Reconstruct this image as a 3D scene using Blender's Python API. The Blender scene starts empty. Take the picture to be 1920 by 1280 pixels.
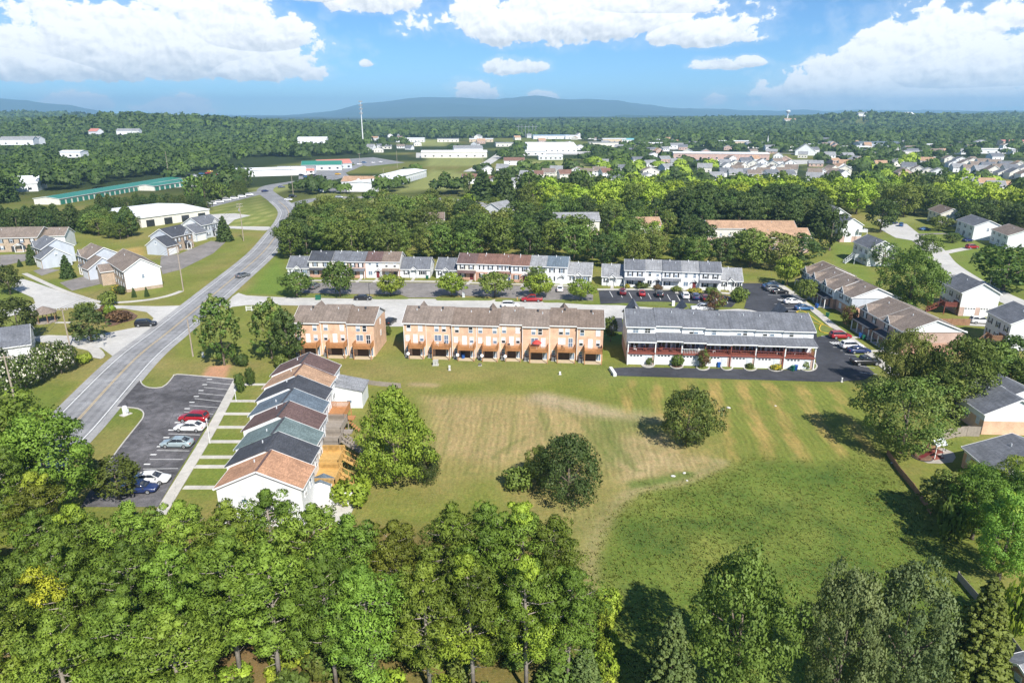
import bpy, math, random
import numpy as np
from mathutils import Vector, Matrix

R = math.radians
S = bpy.context.scene
C = S.collection
rnd = random.Random(7)

# ------------------------------------------------------------------ camera
CAM_H, PITCH, FPX = 48.0, R(18.5), 1280.0
cam = bpy.data.objects.new('camera', bpy.data.cameras.new('camera'))
C.objects.link(cam)
cam.location = (0, 0, CAM_H)
cam.rotation_euler = (R(90) - PITCH, 0, 0)
cam.data.sensor_width = 36.0
cam.data.lens = FPX / 1920 * 36.0
cam.data.clip_start = 0.5
cam.data.clip_end = 60000
S.camera = cam

# ------------------------------------------------------------------ light
SUN_EL, SUN_AZ = R(44), math.atan2(0.43, -0.90)      # azimuth clockwise from +Y
sun = bpy.data.objects.new('sun', bpy.data.lights.new('sun', 'SUN'))
C.objects.link(sun)
sun.data.energy = 5.0
sun.data.angle = R(0.55)
sun.data.color = (1.0, 0.955, 0.88)
sd = Vector((math.sin(SUN_AZ) * math.cos(SUN_EL), math.cos(SUN_AZ) * math.cos(SUN_EL), math.sin(SUN_EL)))
sun.rotation_euler = sd.to_track_quat('Z', 'Y').to_euler()
S.view_settings.view_transform = 'Standard'
S.view_settings.look = 'None'
S.view_settings.exposure = 0.58
S.view_settings.gamma = 1.0
S.view_settings.use_curve_mapping = False
S.cycles.max_bounces = 5
S.cycles.diffuse_bounces = 3
S.cycles.glossy_bounces = 2
S.cycles.transmission_bounces = 2
S.cycles.volume_bounces = 1
S.cycles.transparent_max_bounces = 4
S.cycles.use_denoising = True
S.cycles.sample_clamp_indirect = 4.0
S.cycles.caustics_reflective = False
S.cycles.caustics_refractive = False

# ------------------------------------------------------------------ node helper
class NT:
    def __init__(s, tree):
        s.t = tree; s.n = tree.nodes; s.l = tree.links; s.flat = False
    def new(s, typ, **kw):
        n = s.n.new(typ)
        for k, v in kw.items(): setattr(n, k, v)
        return n
    def put(s, sock, v):
        if isinstance(v, bpy.types.NodeSocket): s.l.new(v, sock)
        elif v is not None: sock.default_value = v
    def math(s, op, a, b=None, c=None, clamp=False):
        n = s.new('ShaderNodeMath', operation=op, use_clamp=clamp)
        s.put(n.inputs[0], a)
        if b is not None: s.put(n.inputs[1], b)
        if c is not None: s.put(n.inputs[2], c)
        return n.outputs[0]
    def vmath(s, op, a, b=None):
        n = s.new('ShaderNodeVectorMath', operation=op)
        s.put(n.inputs[0], a)
        if b is not None: s.put(n.inputs[1], b)
        return n.outputs[0]
    def noise(s, vec, scale, detail=3.0, rough=0.5, out=0, dist=0.0):
        n = s.new('ShaderNodeTexNoise')
        if s.flat: n.noise_dimensions = '2D'
        s.put(n.inputs['Vector'], vec)
        n.inputs['Scale'].default_value = scale
        n.inputs['Detail'].default_value = detail
        n.inputs['Roughness'].default_value = rough
        n.inputs['Distortion'].default_value = dist
        return n.outputs[out]
    def ramp(s, fac, lo, hi, a=0.0, b=1.0, smooth=True):
        n = s.new('ShaderNodeMapRange', interpolation_type='SMOOTHSTEP' if smooth else 'LINEAR')
        s.put(n.inputs[0], fac)
        for i, v in enumerate((lo, hi, a, b)): s.put(n.inputs[i + 1], v)
        return n.outputs[0]
    def mix(s, fac, a, b, mode='MIX'):
        n = s.new('ShaderNodeMix', data_type='RGBA', blend_type=mode)
        s.put(n.inputs[0], fac); s.put(n.inputs[6], a); s.put(n.inputs[7], b)
        return n.outputs[2]
    def comb(s, x, y, z):
        n = s.new('ShaderNodeCombineXYZ')
        for i, v in enumerate((x, y, z)): s.put(n.inputs[i], v)
        return n.outputs[0]
    def sep(s, v):
        n = s.new('ShaderNodeSeparateXYZ'); s.put(n.inputs[0], v)
        return n.outputs
def c4(c): return (c[0], c[1], c[2], 1.0)

# ------------------------------------------------------------------ sky with cumulus clouds
W = bpy.data.worlds.new('World'); S.world = W; W.use_nodes = True
nt = NT(W.node_tree); nt.flat = True
for n in list(nt.n): nt.n.remove(n)
sky = nt.new('ShaderNodeTexSky', sky_type='NISHITA', sun_disc=False)
sky.sun_elevation = SUN_EL; sky.sun_rotation = SUN_AZ
sky.air_density = 0.75; sky.dust_density = 0.0; sky.ozone_density = 4.0; sky.altitude = 200
skyc = nt.mix(1.0, sky.outputs[0], (0.43, 0.62, 0.76, 1), "MULTIPLY")
tc = nt.new('ShaderNodeTexCoord')
dx, dy, dz = nt.sep(tc.outputs['Generated'])
az = nt.math('MULTIPLY', nt.math('ARCTAN2', dx, dy), 57.2958)          # degrees
el = nt.math('MULTIPLY', nt.math('ARCSINE', dz), 57.2958)
# each cumulus bank: azimuth, elevation of its flat base, half width, height
banks = [(-27.0, 2.2, 13.0, 5.2), (-34.0, 1.9, 9.0, 2.7), (-20.5, 3.7, 5.5, 4.4), (-18.6, 2.2, 4.6, 2.5), (-39.0, 4.9, 3.2, 1.6),
         (-31.0, 0.05, 3.0, 1.5), (-25.0, -0.2, 2.6, 1.6), (-10.6, 7.0, 3.6, 2.4), (-14.0, 7.6, 3.5, 1.6),
         (5.0, 4.9, 12.0, 4.2), (0.5, 4.9, 5.5, 3.4), (14.5, 4.7, 6.0, 2.2), (9.0, 6.6, 9.0, 3.0), (0.2, 2.8, 2.6, 1.25), (-10.9, 3.35, .8, .5),
         (-2.5, .8, 2.0, 1.7), (2.4, .9, 1.3, .75), (15.6, 3.0, 2.0, .9), (18.0, 3.2, 1.3, .8),
         (31.0, .5, 8.5, 6.3), (25.0, .2, 6.5, 3.6), (37.5, 2.3, 6.0, 4.6), (30.0, .1, 14.0, 2.3), (37.0, 6.1, 2.6, 2.6),
         # beyond the frame the same sky goes on
         (62, 2, 10, 5), (85, 4, 12, 5), (120, 2, 14, 6), (160, 3, 12, 6), (-62, 3, 11, 5), (-95, 2, 13, 6), (-135, 3, 12, 5),
         (-15, 16, 14, 5), (25, 19, 16, 6), (-50, 20, 14, 5), (70, 24, 16, 6), (0, 34, 20, 7), (-90, 28, 18, 7), (110, 32, 18, 7)]
wob = nt.math('MULTIPLY', nt.math('SUBTRACT', nt.noise(nt.comb(az, nt.math('MULTIPLY', el, 1.7), 3.1), 0.16, 3), 0.5), 3.4)
azw = nt.math('ADD', az, wob)
field = None; hgt = None
for a0, e0, hw, hh in banks:
    u = nt.math('DIVIDE', nt.math('SUBTRACT', azw, a0), hw)
    v = nt.math('DIVIDE', nt.math('SUBTRACT', el, e0), hh)
    vv = nt.math('SUBTRACT', v, 0.32)
    # softer above, steep below: flat base
    vn = nt.math('MULTIPLY', vv, nt.math('ADD', 1.35, nt.math('MULTIPLY', nt.math('LESS_THAN', vv, 0.0), 1.5)))
    d = nt.math('SUBTRACT', 1.0, nt.math('ADD', nt.math('MULTIPLY', u, u), nt.math('MULTIPLY', vn, vn)))
    d = nt.math('MAXIMUM', d, -1.5)
    field = d if field is None else nt.new('ShaderNodeMath', operation='SMOOTH_MAX')
    if hgt is None: hgt = nt.math('MULTIPLY', d, 1.0); hv = v
    else:
        nt.put(field.inputs[0], prev); nt.put(field.inputs[1], d); field.inputs[2].default_value = 0.25
        field = field.outputs[0]
        sel = nt.math('GREATER_THAN', d, hgt)
        mh = nt.new('ShaderNodeMix', data_type='FLOAT')
        nt.put(mh.inputs[0], sel); nt.put(mh.inputs[2], hv); nt.put(mh.inputs[3], v)
        hv = mh.outputs[0]; hgt = nt.math('MAXIMUM', hgt, d)
    prev = field
def vor(p, sc):
    n = nt.new('ShaderNodeTexVoronoi', feature='SMOOTH_F1', voronoi_dimensions='2D'); nt.put(n.inputs['Vector'], p); n.inputs['Scale'].default_value = sc; n.inputs['Smoothness'].default_value = 0.35
    n.inputs['Detail'].default_value = 1.0; n.inputs['Roughness'].default_value = 0.5
    return n.outputs[0]
def cl_noise(oa, oe):
    p = nt.comb(nt.math('ADD', az, oa), nt.math('MULTIPLY', nt.math('ADD', el, oe), 1.35), 0.0)
    wv = nt.vmath("MULTIPLY", nt.noise(p, 0.9, 3, 0.5, 1), (0.7, 0.7, 0.0))
    p = nt.vmath('ADD', p, wv)
    a = nt.noise(p, 0.33, 5, 0.60)
    b = nt.math('SUBTRACT', 0.45, vor(p, 0.85))
    c = nt.noise(p, 2.6, 4, 0.62)
    return nt.math('ADD', nt.math('ADD', nt.math('MULTIPLY', nt.math('SUBTRACT', a, 0.5), 2.3), nt.math('MULTIPLY', b, 0.42)), nt.math('MULTIPLY', nt.math('SUBTRACT', c, 0.5), 0.38))
n0 = cl_noise(0.0, 0.0); n1 = cl_noise(0.20, 0.30)
dens = nt.math('ADD', nt.math('ADD', field, n0), 0.10)
alpha = nt.ramp(dens, 0.05, 0.34)
wisp = nt.math('MULTIPLY', nt.ramp(dens, -0.7, 0.3), 0.20)
alpha = nt.math('MAXIMUM', alpha, wisp)
lit = nt.math('ADD', nt.math('MULTIPLY', nt.math('SUBTRACT', n0, n1), 1.0), nt.ramp(hv, -0.08, 0.55, 0.05, 0.95))
lit = nt.math('ADD', lit, nt.ramp(dens, 0.0, 0.6, 0.25, 0.0))
lit = nt.math('MULTIPLY', lit, 1.0, clamp=True)
ccol = nt.mix(lit, (4.2, 4.5, 4.9, 1), (7.2, 7.2, 7.2, 1))
# clouds laid over the clear sky colour
final = nt.mix(alpha, skyc, ccol)
bg = nt.new('ShaderNodeBackground'); nt.put(bg.inputs[0], final); bg.inputs[1].default_value = 0.12
out = nt.new('ShaderNodeOutputWorld'); nt.l.new(bg.outputs[0], out.inputs[0])
W.cycles.sampling_method = 'NONE'

# ------------------------------------------------------------------ geometry helpers
def G(px, py, z=0.0):
    """point of the photograph (1920x1280) -> world point on the level z"""
    a = (px - 960) / FPX; b = -(py - 640) / FPX
    d = (a, math.cos(PITCH) + b * math.sin(PITCH), -math.sin(PITCH) + b * math.cos(PITCH))
    t = (z - CAM_H) / d[2]
    return Vector((d[0] * t, d[1] * t, z))
def Zof(b, py, z0=0.0):
    """height above z0 of something that stands at b and whose top shows at row py"""
    k = math.tan(PITCH + math.atan((py - 640) / FPX))
    return CAM_H - b[1] * k - z0
def px_m(b, n):
    """n photograph pixels in metres at point b"""
    return n * (b[1] * math.cos(PITCH) + (CAM_H) * math.sin(PITCH)) / FPX
def tag(o, label=None, cat=None, group=None, kind=None):
    if label: o['label'] = label
    if cat: o['category'] = cat
    if group: o['group'] = group
    if kind: o['kind'] = kind
    return o
def empty(name, loc=(0, 0, 0), rz=0.0):
    o = bpy.data.objects.new(name, None); C.objects.link(o)
    o.location = loc; o.rotation_euler = (0, 0, rz); o.empty_display_size = 0.3
    return o
def link(name, me, parent=None, loc=(0, 0, 0), rz=0.0, sc=None):
    o = bpy.data.objects.new(name, me); C.objects.link(o)
    if parent is not None: o.parent = parent
    o.location = loc; o.rotation_euler = (0, 0, rz)
    if sc is not None: o.scale = sc
    return o
class MB:
    def __init__(s): s.v = []; s.f = []; s.m = []
    def add(s, vs, fs, m=0):
        b = len(s.v); s.v += [tuple(p) for p in vs]
        for f in fs: s.f.append(tuple(i + b for i in f)); s.m.append(m)
        return s
    def box(s, x0, x1, y0, y1, z0, z1, m=0):
        return s.add([(x0, y0, z0), (x1, y0, z0), (x1, y1, z0), (x0, y1, z0), (x0, y0, z1), (x1, y0, z1), (x1, y1, z1), (x0, y1, z1)],
                     [(0, 3, 2, 1), (4, 5, 6, 7), (0, 1, 5, 4), (1, 2, 6, 5), (2, 3, 7, 6), (3, 0, 4, 7)], m)
    def bar(s, a, b, w, h, m=0, up=(0, 0, 1)):
        a = Vector(a); b = Vector(b); d = (b - a).normalized(); u = Vector(up)
        sx = d.cross(u).normalized() * (w / 2); sz = sx.cross(d).normalized() * (h / 2)
        vs = [p + q for p in (a, b) for q in (-sx - sz, sx - sz, sx + sz, -sx + sz)]
        return s.add(vs, [(0, 1, 2, 3), (7, 6, 5, 4), (0, 4, 5, 1), (1, 5, 6, 2), (2, 6, 7, 3), (3, 7, 4, 0)], m)
    def tube(s, pts, rad, seg=8, m=0, cap=True):
        pts = [Vector(p) for p in pts]; n = len(pts); b = len(s.v)
        for i, p in enumerate(pts):
            d = (pts[min(i + 1, n - 1)] - pts[max(i - 1, 0)]).normalized()
            x = d.orthogonal().normalized() if abs(d.z) < .95 else Vector((1, 0, 0)); y = d.cross(x).normalized(); x = y.cross(d)
            for k in range(seg):
                t = 2 * math.pi * k / seg
                s.v.append(tuple(p + (x * math.cos(t) + y * math.sin(t)) * rad[i]))
        for i in range(n - 1):
            for k in range(seg):
                k2 = (k + 1) % seg
                s.f.append((b + i * seg + k, b + i * seg + k2, b + (i + 1) * seg + k2, b + (i + 1) * seg + k)); s.m.append(m)
        if cap:
            s.f.append(tuple(b + (n - 1) * seg + k for k in range(seg))); s.m.append(m)
            s.f.append(tuple(b + k for k in reversed(range(seg)))); s.m.append(m)
        return s
    def prism(s, poly, z0, z1, m=0):
        n = len(poly)
        vs = [(p[0], p[1], z0) for p in poly] + [(p[0], p[1], z1) for p in poly]
        return s.add(vs, [tuple(range(n, 2 * n))] + [(i, (i + 1) % n, (i + 1) % n + n, i + n) for i in range(n)], m)
    def mesh(s, name, mats, smooth=False):
        me = bpy.data.meshes.new(name)
        me.from_pydata(s.v, [], s.f)
        for q in (mats if isinstance(mats, (list, tuple)) else [mats]): me.materials.append(q)
        if any(s.m): me.polygons.foreach_set('material_index', s.m)
        if smooth: me.polygons.foreach_set('use_smooth', [True] * len(s.f))
        me.update()
        return me
    def build(s, name, mats, parent=None, loc=(0, 0, 0), rz=0.0, smooth=False):
        return link(name, s.mesh(name, mats, smooth), parent, loc, rz)
def spline(pts, step=2.0):
    """Catmull-Rom through world points, resampled"""
    P = [Vector((p[0], p[1])) for p in pts]; P = [P[0] * 2 - P[1]] + P + [P[-1] * 2 - P[-2]]
    o = []
    for i in range(1, len(P) - 2):
        n = max(2, int((P[i + 1] - P[i]).length / step))
        for k in range(n):
            t = k / n
            o.append(0.5 * ((2 * P[i]) + (P[i + 1] - P[i - 1]) * t + (2 * P[i - 1] - 5 * P[i] + 4 * P[i + 1] - P[i + 2]) * t * t + (3 * P[i] - P[i - 1] - 3 * P[i + 1] + P[i + 2]) * t ** 3))
    o.append(P[-2])
    return o
def ribbon(mb, pts, w0, w1, z, m=0, thick=0.0):
    """strip between the offsets w0 and w1 from a polyline (w may be a list)"""
    n = len(pts); L = []; Rr = []
    for i, p in enumerate(pts):
        d = (pts[min(i + 1, n - 1)] - pts[max(i - 1, 0)]).normalized(); q = Vector((d.y, -d.x))
        a = w0[i] if isinstance(w0, list) else w0; b = w1[i] if isinstance(w1, list) else w1
        L.append(p + q * a); Rr.append(p + q * b)
    vs = [(p.x, p.y, z) for p in L] + [(p.x, p.y, z) for p in Rr]
    mb.add(vs, [(i, i + n, i + n + 1, i + 1) for i in range(n - 1)], m)
    if thick:
        vs = [(p.x, p.y, z) for p in L] + [(p.x, p.y, z - thick) for p in L] + [(p.x, p.y, z) for p in Rr] + [(p.x, p.y, z - thick) for p in Rr]
        mb.add(vs, [(i, i + 1, i + n + 1, i + n) for i in range(n - 1)] + [(2 * n + i, 3 * n + i, 3 * n + i + 1, 2 * n + i + 1) for i in range(n - 1)], m)
# ------------------------------------------------------------------ materials
M = {}
def base_mat(name):
    m = bpy.data.materials.new(name); m.use_nodes = True
    t = NT(m.node_tree); b = t.n.get('Principled BSDF')
    M[name] = m
    return m, t, b
def pm(name, col, rough=0.8, var=0.12, scale=1.2, spec=0.3, metal=0.0, bump=0.0, fine=0.0, fscale=14.0):
    if name in M: return M[name]
    m, t, b = base_mat(name)
    g = t.new('ShaderNodeNewGeometry').outputs['Position']
    n = t.noise(g, scale, 5, 0.6)
    k = t.ramp(n, 0.25, 0.75, 1 - var, 1 + var, False)
    if fine:
        k = t.math('MULTIPLY', k, t.ramp(t.noise(g, fscale, 2, 0.7), 0.2, 0.8, 1 - fine, 1 + fine, False))
    sc = t.new('ShaderNodeVectorMath', operation='SCALE'); sc.inputs[0].default_value = col; t.put(sc.inputs['Scale'], k)
    t.put(b.inputs['Base Color'], sc.outputs[0])
    b.inputs['Roughness'].default_value = rough
    b.inputs['Specular IOR Level'].default_value = spec
    b.inputs['Metallic'].default_value = metal
    if bump:
        bn = t.new('ShaderNodeBump'); bn.inputs['Strength'].default_value = bump; bn.inputs['Distance'].default_value = 0.05
        t.put(bn.inputs['Height'], t.noise(g, fscale, 4)); t.l.new(bn.outputs[0], b.inputs['Normal'])
    return m
def shingle(name, col, var=0.22):
    """asphalt shingles: tabs differ a little, weather streaks run down the slope"""
    if name in M: return M[name]
    m, t, b = base_mat(name)
    tc = t.new('ShaderNodeTexCoord').outputs['Object']
    x, y, z = t.sep(tc)
    br = t.new('ShaderNodeTexBrick'); br.offset = 0.5
    t.put(br.inputs['Vector'], t.comb(x, t.math('MULTIPLY', y, 1.08), 0.0))
    br.inputs['Color1'].default_value = (1 - var, 1 - var, 1 - var, 1); br.inputs['Color2'].default_value = (1 + var, 1 + var, 1 + var, 1)
    br.inputs['Mortar'].default_value = (0.7, 0.7, 0.7, 1); br.inputs['Scale'].default_value = 1.0
    br.inputs['Mortar Size'].default_value = 0.012; br.inputs['Brick Width'].default_value = 0.32; br.inputs['Row Height'].default_value = 0.15
    g = t.new('ShaderNodeNewGeometry').outputs['Position']
    st = t.ramp(t.noise(t.comb(t.math('MULTIPLY', x, 3.0), t.math('MULTIPLY', y, 0.25), 1.0), 1.0, 4), 0.3, 0.7, 0.86, 1.12)
    big = t.ramp(t.noise(g, 0.5, 4), 0.3, 0.7, 0.88, 1.12)
    k = t.math('MULTIPLY', st, big)
    c = t.mix(1.0, c4(col), br.outputs[0], 'MULTIPLY')
    sc = t.new('ShaderNodeVectorMath', operation='SCALE'); t.put(sc.inputs[0], c); t.put(sc.inputs['Scale'], k)
    t.put(b.inputs['Base Color'], sc.outputs[0]); b.inputs['Roughness'].default_value = 0.92; b.inputs['Specular IOR Level'].default_value = 0.2
    return m
def brick(name, c1, c2, mort=(0.55, 0.48, 0.4)):
    if name in M: return M[name]
    m, t, b = base_mat(name)
    tc = t.new('ShaderNodeTexCoord').outputs['Object']; x, y, z = t.sep(tc)
    br = t.new('ShaderNodeTexBrick')
    t.put(br.inputs['Vector'], t.comb(t.math('ADD', x, y), z, 0.0))
    br.inputs['Color1'].default_value = c4(c1); br.inputs['Color2'].default_value = c4(c2); br.inputs['Mortar'].default_value = c4(mort)
    br.inputs['Scale'].default_value = 1.0; br.inputs['Mortar Size'].default_value = 0.008; br.inputs['Brick Width'].default_value = 0.21; br.inputs['Row Height'].default_value = 0.075
    g = t.new('ShaderNodeNewGeometry').outputs['Position']
    k = t.ramp(t.noise(g, 0.7, 5), 0.3, 0.7, 0.86, 1.12)
    sc = t.new('ShaderNodeVectorMath', operation='SCALE'); t.put(sc.inputs[0], br.outputs[0]); t.put(sc.inputs['Scale'], k)
    t.put(b.inputs['Base Color'], sc.outputs[0]); b.inputs['Roughness'].default_value = 0.9
    return m
def siding(name, col):
    if name in M: return M[name]
    m, t, b = base_mat(name)
    g = t.new('ShaderNodeNewGeometry').outputs['Position']; x, y, z = t.sep(g)
    fr = t.math('FRACT', t.math('MULTIPLY', z, 5.0))
    k = t.math('MULTIPLY', t.ramp(fr, 0.0, 0.16, 0.82, 1.0), t.ramp(t.noise(t.vmath('MULTIPLY', g, (1, 1, .3)), 0.9, 4), 0.3, 0.7, 0.93, 1.05))
    sc = t.new('ShaderNodeVectorMath', operation='SCALE'); sc.inputs[0].default_value = col; t.put(sc.inputs['Scale'], k)
    t.put(b.inputs['Base Color'], sc.outputs[0]); b.inputs['Roughness'].default_value = 0.55
    bn = t.new('ShaderNodeBump'); bn.inputs['Strength'].default_value = 0.4; bn.inputs['Distance'].default_value = 0.03
    t.put(bn.inputs['Height'], fr); t.l.new(bn.outputs[0], b.inputs['Normal'])
    return m
def pavement(name, col, crack=0.25, streak=0.15, fine=0.14):
    if name in M: return M[name]
    m, t, b = base_mat(name)
    g = t.new('ShaderNodeNewGeometry').outputs['Position']
    k = t.ramp(t.noise(g, 0.12, 5, 0.6), 0.3, 0.7, 1 - streak, 1 + streak)
    k = t.math('MULTIPLY', k, t.ramp(t.noise(g, 6.0, 3, 0.7), 0.25, 0.75, 1 - fine, 1 + fine))
    k = t.math('MULTIPLY', k, t.ramp(t.noise(g, 0.7, 6, 0.65), 0.35, 0.7, 1 - crack * .5, 1 + crack * .5))
    vo = t.new('ShaderNodeTexVoronoi', feature='DISTANCE_TO_EDGE'); t.put(vo.inputs['Vector'], t.vmath('ADD', g, t.noise(g, 0.8, 3, .5, 1)))
    vo.inputs['Scale'].default_value = 0.16
    k = t.math('MULTIPLY', k, t.ramp(vo.outputs[0], 0.0, 0.012, 1 - crack, 1.0))
    k = t.math('MULTIPLY', k, t.ramp(t.noise(g, 1.7, 4, 0.55), 0.60, 0.74, 1.0, 1 - crack * .8))
    k = t.math('MULTIPLY', k, t.ramp(t.noise(t.vmath('MULTIPLY', g, (.25, 1.2, 1)), 0.6, 4, 0.6), 0.55, 0.8, 1.0, 1 + crack))
    sc = t.new('ShaderNodeVectorMath', operation='SCALE'); sc.inputs[0].default_value = col; t.put(sc.inputs['Scale'], k)
    t.put(b.inputs['Base Color'], sc.outputs[0]); b.inputs['Roughness'].default_value = 0.88; b.inputs['Specular IOR Level'].default_value = 0.25
    return m
def leafmat(name, col, col2, tr=0.20, vary=0.25, bright=1.0):
    """foliage: leaf clusters differ, trees differ; light passes through the leaves"""
    if name in M: return M[name]
    m, t, b = base_mat(name)
    g = t.new('ShaderNodeNewGeometry').outputs['Position']
    oi = t.new('ShaderNodeObjectInfo').outputs['Random']
    at = t.new('ShaderNodeAttribute', attribute_name='tint').outputs['Fac']
    n = t.ramp(t.noise(g, 0.35, 3, 0.6), 0.3, 0.7)
    f = t.math('ADD', t.math('MULTIPLY', n, 0.45), t.math('MULTIPLY', at, 0.55))
    c = t.mix(f, c4((col[0] * 1.80, col[1] * 1.6, col[2] * 1.7)), c4((col2[0] * 2.12, col2[1] * 1.85, col2[2] * 2.0)))
    hs = t.new('ShaderNodeHueSaturation'); t.put(hs.inputs['Color'], c)
    t.put(hs.inputs['Hue'], t.ramp(oi, 0, 1, 0.5 - 0.022 * vary / .25, 0.5 + 0.022 * vary / .25, False))
    t.put(hs.inputs['Value'], t.ramp(t.math('FRACT', t.math('MULTIPLY', oi, 7.13)), 0, 1, 1 - vary, 1 + vary, False))
    b.inputs['Roughness'].default_value = 0.55; b.inputs['Specular IOR Level'].default_value = 0.22
    t.put(b.inputs['Base Color'], hs.outputs[0])
    ts = t.new('ShaderNodeBsdfTranslucent')
    t.put(ts.inputs[0], t.mix(1.0, hs.outputs[0], (1.15, 1.25, 0.5, 1), 'MULTIPLY'))
    mx = t.new('ShaderNodeMixShader'); mx.inputs[0].default_value = tr
    t.l.new(b.outputs[0], mx.inputs[1]); t.l.new(ts.outputs[0], mx.inputs[2])
    t.l.new(mx.outputs[0], t.n.get('Material Output').inputs[0])
    return m
def glass(name, col, rough=0.08):
    if name in M: return M[name]
    m, t, b = base_mat(name)
    b.inputs['Base Color'].default_value = c4(col); b.inputs['Roughness'].default_value = rough; b.inputs['Specular IOR Level'].default_value = 0.8
    return m
def carpaint(name, col, metal=0.0):
    if name in M: return M[name]
    m, t, b = base_mat(name)
    g = t.new('ShaderNodeNewGeometry').outputs['Position']
    k = t.ramp(t.noise(g, 3.0, 3), 0.3, 0.7, 0.93, 1.05)
    sc = t.new('ShaderNodeVectorMath', operation='SCALE'); sc.inputs[0].default_value = col; t.put(sc.inputs['Scale'], k)
    t.put(b.inputs['Base Color'], sc.outputs[0]); b.inputs['Roughness'].default_value = 0.32; b.inputs['Metallic'].default_value = metal
    b.inputs['Coat Weight'].default_value = 0.5; b.inputs['Coat Roughness'].default_value = 0.08
    return m

white = pm('white_trim', (0.78, 0.78, 0.77), 0.5, 0.05)
concrete = pavement('concrete', (0.50, 0.475, 0.43), 0.18, 0.10, 0.06)
street_concrete = pavement('street_concrete', (0.50, 0.485, 0.455), 0.14, 0.10, 0.05)
asphalt_old = pavement('asphalt_grey', (0.245, 0.245, 0.25), 0.28, 0.18)
asphalt_lot = pavement('asphalt_worn', (0.115, 0.11, 0.115), 0.5, 0.40, .25)
asphalt_new = pavement('asphalt_fresh', (0.055, 0.057, 0.066), 0.25, 0.25)
asphalt_tan = pavement('asphalt_faded', (0.235, 0.215, 0.20), 0.25, 0.16)
paint_w = pm('road_paint_white', (0.72, 0.72, 0.70), 0.7, 0.22, 2.5, fine=.15)
paint_y = pm('road_paint_yellow', (0.60, 0.44, 0.20), 0.7, 0.25, 2.5, fine=.15)
gravel_m = pm('gravel', (0.38, 0.35, 0.31), 0.9, 0.2, 1.0, fine=.2)
pane_dark = glass('pane_dark', (0.025, 0.03, 0.04))
pane_blue = glass('pane_blue', (0.16, 0.22, 0.30), 0.12)
pane_blind = pm('pane_blind', (0.62, 0.65, 0.68), 0.3, 0.08, spec=.6)
brick_orange = brick('brick_orange', (0.62, 0.365, 0.225), (0.71, 0.45, 0.295), (0.66, 0.51, 0.39))
brick_red = brick('brick_red', (0.42, 0.19, 0.12), (0.52, 0.27, 0.18))
brick_tan = brick('brick_tan', (0.34, 0.24, 0.16), (0.42, 0.31, 0.22))
brick_pink = brick('brick_pink', (0.46, 0.29, 0.24), (0.54, 0.36, 0.30))
side_white = siding('siding_white', (0.77, 0.78, 0.79))
side_cream = siding('siding_cream', (0.74, 0.71, 0.63))
side_grey = siding('siding_grey', (0.52, 0.56, 0.62))
side_tan = siding('siding_tan', (0.62, 0.50, 0.36))
rf_brown = shingle('shingle_brown', (0.20, 0.155, 0.125))
rf_brown2 = shingle('shingle_grey_brown', (0.225, 0.182, 0.152))
rf_dark = shingle('shingle_charcoal', (0.070, 0.075, 0.088))
rf_slate = shingle('shingle_slate', (0.155, 0.163, 0.182))
rf_blue = shingle('shingle_blue_grey', (0.13, 0.165, 0.20))
rf_teal = shingle('shingle_teal_grey', (0.15, 0.20, 0.20))
rf_tan = shingle('shingle_terracotta', (0.46, 0.26, 0.16))
rf_tan2 = shingle('shingle_sand', (0.42, 0.27, 0.175))
rf_maroon = shingle('shingle_maroon', (0.14, 0.092, 0.085))
rf_red = shingle('shingle_red_brown', (0.20, 0.115, 0.09))
rf_grey = shingle('shingle_light_grey', (0.27, 0.275, 0.285))
rf_green = pm('metal_roof_green', (0.04, 0.20, 0.15), 0.5, 0.1)
rf_white = pm('membrane_roof_white', (0.74, 0.75, 0.76), 0.6, 0.06, 0.3)
rf_pink = pm('metal_roof_red', (0.50, 0.20, 0.16), 0.6, 0.1)
wood_new = pm('cedar_deck', (0.43, 0.205, 0.085), 0.7, 0.25, 2.0, fine=.2)
wood_yellow = pm('treated_pine', (0.54, 0.335, 0.115), 0.7, 0.2, 2.0, fine=.2)
wood_old = pm('weathered_wood', (0.30, 0.26, 0.22), 0.85, 0.2, 2.0, fine=.2)
wood_red = pm('red_stained_wood', (0.24, 0.075, 0.055), 0.7, 0.2, 2.0, fine=.15)
wood_fence = pm('fence_wood', (0.30, 0.17, 0.10), 0.85, 0.2, 1.5, fine=.2)
bark = pm('bark_grey', (0.17, 0.135, 0.105), 0.9, 0.25, 3.0, fine=.25)
bark_pale = pm('bark_pale', (0.30, 0.26, 0.22), 0.9, 0.25, 3.0, fine=.25)
pole_wood = pm('pole_wood', (0.36, 0.30, 0.24), 0.85, 0.2, 1.5)
metal_grey = pm('galvanised_metal', (0.45, 0.46, 0.47), 0.45, 0.1, metal=.5)
dark_metal = pm('dark_metal', (0.06, 0.06, 0.065), 0.5, 0.1)
black_rub = pm('tyre_rubber', (0.02, 0.02, 0.021), 0.8, 0.1)
shade_brown = pm('patio_shade_brown', (0.085, 0.052, 0.038), 0.6, 0.2)  # alcove and door under the decks, darkened to stand in for shade
plastic_blue = pm('plastic_blue', (0.02, 0.09, 0.32), 0.5, 0.1)
plastic_green = pm('plastic_green', (0.015, 0.12, 0.07), 0.5, 0.1)
shutter_m = pm('shutter_black', (0.03, 0.035, 0.045), 0.6, 0.1)
door_m = pm('door_dark_red', (0.16, 0.03, 0.03), 0.5, 0.1)
mulch = pm('mulch', (0.15, 0.09, 0.06), 0.95, 0.25, 3.0, fine=.3)
dirt_red = pm('red_clay', (0.42, 0.22, 0.13), 0.95, 0.15, 2.0, fine=.15)
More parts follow.
